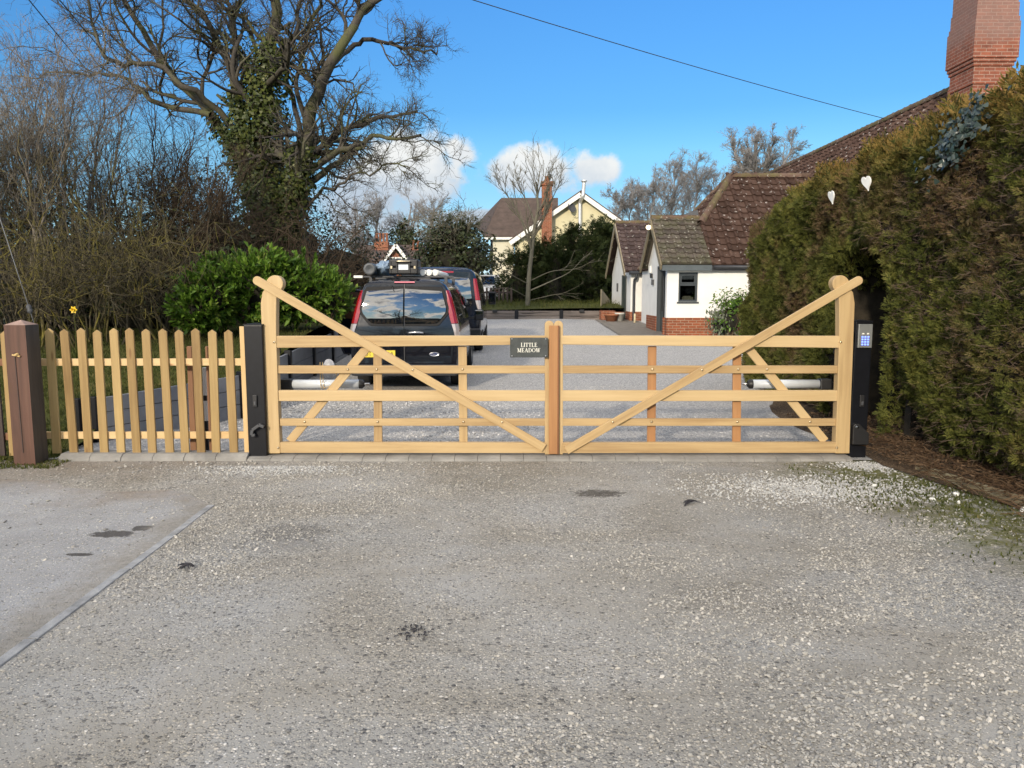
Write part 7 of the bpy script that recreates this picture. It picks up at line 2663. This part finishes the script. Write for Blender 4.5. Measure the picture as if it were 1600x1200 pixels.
YC = 62.0
P = lambda px, py, Y=YC: at(px, py, Y)
t = thing("brick_cottage", "distant red brick cottage with white bargeboards and tall chimneys", "house", P(618, 470))
gz = float(zg(0, YC)) + 0.2
mb = MB()
mb.prism([(P(590, 420)[0], gz), (P(646, 420)[0], gz), (P(646, 420)[0], P(646, 421)[2]), (P(618.5, 388)[0], P(618.5, 388)[2]), (P(590, 420)[0], P(590, 421)[2])], YC - 1.5, YC + 5)
mb.box(P(556, 420)[0], P(668, 420)[0], YC + 0.2, YC + 6, gz, P(600, 414)[2])
mb.build("wall", BRICK_RED, t)
mb = MB()
mb.prism_dir([P(552, 416, YC), P(672, 416, YC), P(664, 384.5, YC + 3), P(560, 384.5, YC + 3)], (0, 0.1, 0.1))
a, b, c_ = P(618.5, 383, YC - 1.8), P(592, 418, YC - 1.8), P(645, 418, YC - 1.8)
mb.prism_dir([a, b, b + (0, 4, 0), a + (0, 4, 0)], (0, 0, 0.14))
mb.prism_dir([a, c_, c_ + (0, 4, 0), a + (0, 4, 0)], (0, 0, 0.14))
rf = mb.build("roof", TILE_FAR, t)
mb = MB()
mb.bar(a + (0, -0.05, 0), b + (0, -0.05, 0), 0.24, 0.06)
mb.bar(a + (0, -0.05, 0), c_ + (0, -0.05, 0), 0.24, 0.06)
mb.build("bargeboard", WHITE_PAINT, rf)
mb = MB()
p = P(618.5, 412, YC - 1.52)
for (ax_, bx_) in ((-0.5, -0.42), (-0.04, 0.04), (0.42, 0.5)):
    mb.box(p[0] + ax_, p[0] + bx_, YC - 1.56, YC - 1.5, p[2] - 0.6, p[2] + 0.5)
mb.box(p[0] - 0.5, p[0] + 0.5, YC - 1.57, YC - 1.501, p[2] + 0.42, p[2] + 0.5)
wn = mb.build("window", WHITE_PAINT, t)
MB().box(p[0] - 0.45, p[0] + 0.45, YC - 1.54, YC - 1.503, p[2] - 0.6, p[2] + 0.45).build("pane", GLASS, wn)
for (pa, pb, pt, nf) in ((586, 607, 378, 4), (643, 656, 388, 2)):
    a, b = P(pa, 395, YC + 2.6), P(pb, pt, YC + 2.6)
    mb = MB()
    mb.box(a[0], b[0], YC + 2.3, YC + 3.2, a[2] - 1.0, b[2])
    ch = mb.build("chimney", BRICK_RED, t)
    w_ = (b[0] - a[0]) / nf
    for i in range(nf):
        mb = MB()
        x = a[0] + w_ * (i + 0.5)
        h = P(0, 364 if nf == 4 else 376, YC + 2.6)[2] - b[2]
        mb.lathe([(w_ * 0.42, 0), (w_ * 0.36, 0.08), (w_ * 0.36, h * 0.8), (w_ * 0.46, h * 0.86), (w_ * 0.46, h), (w_ * 0.3, h)], (x, YC + 2.75, b[2]), (0, 0, 1), 8)
        mb.build("chimney_shaft", BRICK_RED, ch)

# ------------------------------------------------------------------ background trees
r = np.random.default_rng(505)
CONIFER = conifer_mat("far_conifer", [(0.0, (0.010, 0.018, 0.006)), (0.5, (0.026, 0.04, 0.012)), (0.9, (0.06, 0.075, 0.022)), (1.0, (0.10, 0.11, 0.04))], [(0.0, (0.04, 0.03, 0.015)), (1.0, (0.10, 0.075, 0.035))], (0.1, 0.1, 0.04), 0.5, (0.62, 0.75))


def conifer(label, px, py_top, py_bot, Y, rx, r):
    top, bot = at(px, py_top, Y), at(px, py_bot, Y)
    h = top[2] - bot[2]
    t = thing("conifer_tree", label, "conifer", (bot[0], Y, bot[2]), "conifers before the yellow house")
    MB().tube([(bot[0], Y, bot[2] - 0.3), (bot[0], Y, bot[2] + h * 0.95)], [0.16, 0.02], 8).build("trunk", BRAMBLE, t)
    K = int(2100 * rx * h / 5)
    f = r.uniform(0, 1, K) ** 0.85
    a = r.uniform(0, 2 * pi, K)
    # boughs: foliage gathers along discrete limbs
    nb = 70
    bf, ba = r.uniform(0.0, 0.97, nb), r.uniform(0, 2 * pi, nb)
    bl = rx * (1 - bf ** 1.6) * r.uniform(0.75, 1.2, nb) + 0.1
    i = r.integers(0, nb, K)
    s_ = r.uniform(0.25, 1, K) ** 0.6
    dirs = np.stack([np.cos(ba[i]), np.sin(ba[i]), np.full(K, -0.05)], 1)
    C = np.array([bot[0], Y, bot[2]]) + dirs * (bl[i] * s_)[:, None] + np.stack([0 * f, 0 * f, bf[i] * h], 1) + r.normal(size=(K, 3)) * (0.16, 0.16, 0.22)
    mb = MB()
    sprayset(mb, C, dirs + r.normal(size=(K, 3)) * 0.5 + (0, 0, 0.35), 0.34, r)
    mb.build("crown", CONIFER, t)
    mb = MB()
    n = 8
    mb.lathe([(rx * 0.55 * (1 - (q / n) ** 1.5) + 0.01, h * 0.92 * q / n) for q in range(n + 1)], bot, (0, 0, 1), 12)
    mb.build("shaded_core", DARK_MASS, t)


for (px, pt, pb, Y, rx, lab) in [(808, 396, 488, 35.5, 1.1, "small dark conifer just behind the slender bare tree trunk"), (845, 378, 488, 36.2, 1.4, "dark conifer below the yellow house's brick chimney"),
                                 (893, 352, 488, 36.8, 1.5, "pointed dark conifer in front of the steel flue"), (868, 384, 488, 35.2, 1.3, "bushy dark conifer between the chimney conifer and the pointed one"),
                                 (940, 346, 490, 37.0, 1.5, "tall dark conifer hiding the foot of the yellow gable next to the cottage"), (918, 372, 490, 35.4, 1.4, "dark conifer just left of the tallest one by the cottage"),
                                 (955, 380, 492, 38.5, 1.3, "dark conifer tucked behind the far porch's bargeboard")]:
    conifer(lab, px, pt, pb, Y, rx, r)


def bare_tree(name, label, trk, Y, ra, levels, ks, m, r, group=None, n=14, extra=None, thin=None):
    pts = np.array([at(px, py, Y) for px, py in trk])
    P0_ = resample(pts, n)
    R0_ = ra * np.linspace(1, 0.25, n)
    t = thing(name, label, "tree", P0_[0], group)
    P0_, R0_ = P0_[None], R0_[None]
    v, f = tubes(P0_, R0_, 8)
    MB().add(v, f, smooth=True).build("trunk", m, t)
    sets = [(P0_, R0_)]
    if extra is not None:
        eP = np.array([resample([at(px, py, Y + dy_) for px, py, dy_ in e_], n) for e_, _ in extra])
        eR = np.array([q * np.linspace(1, 0.2, n) for _, q in extra])
        sets[0] = (np.concatenate([P0_, eP]), np.concatenate([R0_, eR]))
    base = sets[0]
    for lv in levels:
        sets.append(spawn(*sets[-1], r, **lv))
    mb = MB()
    if extra is not None:
        v, f = tubes(base[0][1:], base[1][1:], 6)
        mb.add(v, f, smooth=True)
    for (Pq, Rq), k in zip(sets[1:], ks):
        v, f = tubes(Pq, Rq, k)
        mb.add(v, f, smooth=k > 3)
    for e_, q in (thin or []):
        pt = resample([at(px, py, Y + dy_) for px, py, dy_ in e_], n)[None]
        s1 = (pt, q * np.linspace(1, 0.25, n)[None])
        s2 = spawn(*s1, r, 4, 0.3, 1.0, 0.5, 0.4, 0.6, 6, 0.12, trop=0.1, rmin=0.008)
        s3 = spawn(*s2, r, 3, 0.3, 1.0, 0.5, 0.45, 0.6, 4, 0.15, rmin=0.006)
        for (Pq, Rq), k in zip((s1, s2, s3), (5, 3, 3)):
            v, f = tubes(Pq, Rq, k)
            mb.add(v, f, smooth=k > 3)
    mb.build("crown", m, t)
    return t, sets


# slender bare tree above the sleeper wall
bare_tree("slender_tree", "slender bare tree with upswept branches above the sleeper wall", [(824, 492), (826, 440), (830, 400), (836, 350), (841, 325), (839, 302), (838, 284)], 31.0, 0.105,
          [dict(cnt=11, t0=0.30, t1=1.0, ang=0.5, ratio=0.40, rr=0.5, n=7, wig=0.12, trop=0.35, bend=0.04, rmin=0.011), dict(cnt=7, t0=0.2, t1=1.0, ang=0.5, ratio=0.55, rr=0.6, n=5, wig=0.15, trop=0.2, rmin=0.0075),
           dict(cnt=3, t0=0.2, t1=1.0, ang=0.5, ratio=0.6, rr=0.7, n=4, wig=0.15, trop=0.1, rmin=0.0055)], (5, 3, 3), GREY_BARK, r,
          extra=[([(830, 390, 0), (815, 345, -.3), (797, 312, -.5), (778, 288, -.6)], 0.05), ([(833, 372, 0), (850, 340, .3), (864, 308, .5), (876, 284, .6)], 0.05), ([(836, 350, 0), (823, 315, .4), (812, 294, .6), (806, 278, .8)], 0.04),
                 ([(838, 335, 0), (852, 312, -.4), (857, 290, -.6), (860, 272, -.8)], 0.04)],
          thin=[([(828, 445, 0), (800, 430, -.4), (775, 415, -.6), (752, 400, -.9)], 0.022), ([(826, 455, 0), (860, 440, .4), (890, 425, .6), (912, 402, .9)], 0.035),
                 ([(825, 465, 0), (795, 450, -.4), (772, 452, -.6), (756, 445, -.9)], 0.016), ([(826, 440, 0), (862, 424, -.4), (900, 420, -.6), (930, 405, -.9)], 0.02), ([(825, 470, 0), (858, 462, -.5), (880, 458, -.7), (898, 450, -.9)], 0.016)])
LVF = [dict(cnt=20, t0=0.15, t1=1.0, ang=0.55, ratio=0.30, rr=0.5, n=7, wig=0.14, trop=0.25, rmin=0.028), dict(cnt=9, t0=0.15, t1=1.0, ang=0.6, ratio=0.5, rr=0.6, n=5, wig=0.18, trop=0.1, rmin=0.016),
       dict(cnt=7, t0=0.15, t1=1.0, ang=0.6, ratio=0.6, rr=0.7, n=4, wig=0.2, rmin=0.011), dict(cnt=3, t0=0.2, t1=1.0, ang=0.5, ratio=0.7, rr=0.8, n=3, wig=0.15, rmin=0.008)]
for (px, pt, Y, ra, lab) in [(985, 305, 62, 0.16, "pale bare birch nearest the yellow gable"), (1018, 290, 64, 0.18, "pale bare birch standing in the gap above the near porch ridge"), (1050, 268, 66, 0.2, "tall pale bare birch behind the cottage's hip"),
                             (1085, 262, 68, 0.22, "tallest pale birch left of the dark branched tree"), (965, 318, 60, 0.14, "low pale bare birch right behind the yellow gable's eave"), (1112, 275, 70, 0.2, "pale bare birch behind the hipped roof ridge"), (1000, 312, 72, 0.16, "fainter bare birch showing between the first two birches"), (1034, 296, 74, 0.16, "fainter bare birch filling the gap beside the tall birch"),
                             (1140, 280, 72, 0.18, "bare birch whose crown touches the dark limbed tree"), (1068, 290, 75, 0.18, "faint bare birch behind the two tallest birches")]:
    bare_tree("birch_tree", lab, [(px, 440), (px + 3, 390), (px - 2, 340), (px + 4, (pt + 340) / 2), (px + 2, pt)], Y, ra * 0.6, LVF, (4, 3, 3, 3), FAR_TWIG, r, "bare birches beyond the cottage")
bare_tree("pollard_tree", "dark limbed bare tree with stubby boughs above the cottage ridge", [(1180, 400), (1178, 330), (1182, 290), (1186, 262)], 66, 0.5, [dict(LVF[0], ratio=0.45, cnt=12), LVF[1], LVF[2], LVF[3]], (4, 3, 3, 3), FAR_TWIG, r,
          extra=[([(1180, 300, 0), (1165, 272, 0), (1150, 245, 0), (1146, 222, 1)], 0.28), ([(1182, 292, 0), (1196, 275, 0), (1200, 245, 0), (1210, 220, -1)], 0.26), ([(1184, 285, 0), (1210, 282, 0), (1225, 255, 0), (1240, 230, 1)], 0.22), ([(1180, 280, 0), (1178, 255, 0), (1182, 230, 0), (1180, 212, 1)], 0.22)])
for (px, pt, Y, lab) in [(590, 330, 75, "faint bare tree behind the distant cottage's big chimney"), (640, 318, 78, "faint bare tree above the distant cottage gable"), (676, 325, 74, "faint bare tree beside the ivy covered thorn"), (560, 340, 72, "faint bare tree seen through the oak's lowest branches")]:
    bare_tree("bare_tree", lab, [(px, 440), (px + 2, 400), (px - 2, 360), (px + 3, pt)], Y, 0.22, [dict(LVF[0], ang=0.7, ratio=0.42), LVF[1], LVF[2], LVF[3]], (4, 3, 3, 3), FAR_TWIG, r, "faint bare trees on the skyline")
leafy_mass("ivy_fir", "small dark ivy clad tree between the distant chimneys", "tree", [(at(633, 388, 70), (1.5, 1.2, 1.6)), (at(632, 372, 70), (0.7, 0.7, 1.5))], EVERGREEN, r, 0.22, 40, LEAF_IVY)
# thorn tree with ivy to the side of the yellow house
c = at(708, 400, 38.0)
leafy_mass("ivy_thorn", "rounded thorn tree dark with ivy between the vans and the yellow house", "tree", [(at(708, 405, 38), (1.7, 1.3, 1.5)), (at(742, 408, 37.6), (0.9, 1.0, 1.25)), (at(680, 415, 38.2), (1.1, 1, 1.1)), (at(712, 372, 38.2), (1.15, 1.0, 0.8))], EVERGREEN, r, 0.15, 75, LEAF_IVY, jag=0.45)
multi_stem("thorn_shrub", "bare twiggy thorn crown rising out of the ivy beside the yellow house", "shrub", at(706, 400, 38.1), 26, 2.9, 2.0, GREY_BARK, r, None, 0.03, [dict(LV_TH[0], rmin=0.014), dict(LV_TH[1], rmin=0.010, cnt=5)], kk=(4, 3, 3))
# brown scrub and hedgerow beyond the drive
for (px, Y, h, lab) in [(575, 34, 1.2, "brown bare scrub behind the van roof load"), (640, 40, 1.2, "brown bare scrub below the distant cottage gable"), (668, 36, 1.3, "brown bare scrub beside the ivy covered thorn's foot")]:
    p = at(px, 460, Y)
    multi_stem("bare_scrub", lab, "shrub", (p[0], Y, float(zg(0, Y)) + 0.4), 26, h, 2.0, BRAMBLE, r, "brown scrub beyond the drive", 0.03, [dict(LV_TH[0], rmin=0.012), dict(LV_TH[1], rmin=0.009)], kk=(4, 3, 3))
mb = MB()
K = 16000
C = np.stack([r.uniform(-60, 40, K), 54 + r.normal(size=K) * 0.9, zg(0 * np.ones(K), 54 * np.ones(K)) + 0.3 + 2.2 * r.uniform(0, 1, K) * (0.75 + 0.3 * np.sin(np.linspace(0, 60, K)))], 1)
leafset(mb, C, 0.42, nrm(r.normal(size=(K, 3)) + (0, -0.5, 0.4)), r, LEAF_IVY)
put(mb.build("hedgerow", EVERGREEN), "dark field hedgerow running across behind the gardens", "hedgerow", kind='stuff')

# ------------------------------------------------------------------ overhead wires and stay
def wire(label, p0, p1, sag, group, rad=0.008, cat="wire"):
    q = [np.array(p0) + (np.array(p1) - np.array(p0)) * f - np.array((0, 0, sag * 4 * f * (1 - f))) for f in np.linspace(0, 1, 24)]
    put(MB().tube(q, rad, 6).build("overhead_wire", WIRE, origin=p0), label, cat, group)


a, b = at(770, 0, 15.0), at(1381, 185, 21.9)
wire("single dark overhead wire crossing the blue sky down to the cottage roof", a - (b - a) * 0.5, b, 0.12, "overhead wires")
for (q0, q1, lab) in (((52, 0), (200, 175), "overhead wire passing behind the oak, the lower of the pair"), ((100, 0), (250, 175), "overhead wire passing behind the oak, the upper of the pair")):
    a, b = at(*q0, 11.0), at(*q1, 27.0)
    wire(lab, a - (b - a) * 0.25, b + (b - a) * 0.5, 0.15, "overhead wires")
a, b = at(-30, 250, 10.8), at(62, 532, 10.2)
t = thing("stay_wire", "pale steel stay wire slanting down to the grass behind the brown post", "wire", b)
MB().tube([a, b], 0.006, 6).build("strand", plain("galvanised_strand", (0.13, 0.135, 0.14), 0.6), t)
p = a + (b - a) * 0.83
mb = MB()
d_ = nrm(b - a)
mb.lathe([(0.006, -0.07), (0.030, -0.05), (0.036, -0.02), (0.024, 0.0), (0.036, 0.02), (0.030, 0.05), (0.006, 0.07)], p, d_, 12)
mb.build("insulator", GREY_PLASTIC, t)

# ------------------------------------------------------------------ behind the camera: hedgerow added to darken the vans' reflections, tree mirrored in glass
r = np.random.default_rng(606)
mb = MB()
K = 14000
x = r.uniform(-26, 18, K)
z = 3.3 * r.uniform(0, 1, K) * (0.8 + 0.2 * np.sin(x * 0.9))
C = np.stack([x, -15 + r.normal(size=K) * 0.7, z], 1)
leafset(mb, C, 0.34, nrm(r.normal(size=(K, 3)) + (0, 0.6, 0.4)), r, LEAF_IVY)
mb.box(-26, 18, -15.3, -14.9, -0.1, 2.6)
put(mb.build("added_hedgerow", EVERGREEN), "dark hedgerow across the lane mirrored in the van's paintwork", "hedgerow", kind='stuff')
P0_ = np.array([resample([(-6.8, -20, -0.2), (-6.7, -20, 2.6), (-7.0, -20.2, 5.4), (-6.8, -20, 9.4)], 14), resample([(-6.7, -20, 2.4), (-5.4, -20.3, 5.0), (-4.4, -20.5, 7.2), (-3.8, -20.6, 8.8)], 14),
                resample([(-6.7, -20, 2.8), (-8.4, -19.8, 5.2), (-9.6, -19.6, 7.0), (-10.4, -19.4, 8.4)], 14)])
sets = [(P0_, np.array([np.linspace(0.24, 0.05, 14), np.linspace(0.13, 0.03, 14), np.linspace(0.13, 0.03, 14)]))]
for lv in [dict(cnt=10, t0=0.3, ang=0.7, ratio=0.42, rr=0.5, n=7, wig=0.18, trop=0.1, rmin=0.012), dict(cnt=7, t0=0.15, ang=0.7, ratio=0.5, rr=0.6, n=5, wig=0.2, rmin=0.008), dict(cnt=4, t0=0.15, ang=0.7, ratio=0.55, rr=0.7, n=4, wig=0.2, rmin=0.006)]:
    sets.append(spawn(*sets[-1], r, **lv))
t = thing("lane_tree", "bare rounded tree mirrored in the rear glass of the nearer van", "tree", (-6.8, -20, 0))
MB().add(*tubes(P0_[:1], sets[0][1][:1], 8), smooth=True).build("trunk", OAK_BARK, t)
mb = MB()
mb.add(*tubes(P0_[1:], sets[0][1][1:], 7), smooth=True)
for (Pq, Rq), k in zip(sets[1:], (4, 3, 3)):
    mb.add(*tubes(Pq, Rq, k))
mb.build("crown", OAK_BARK, t)
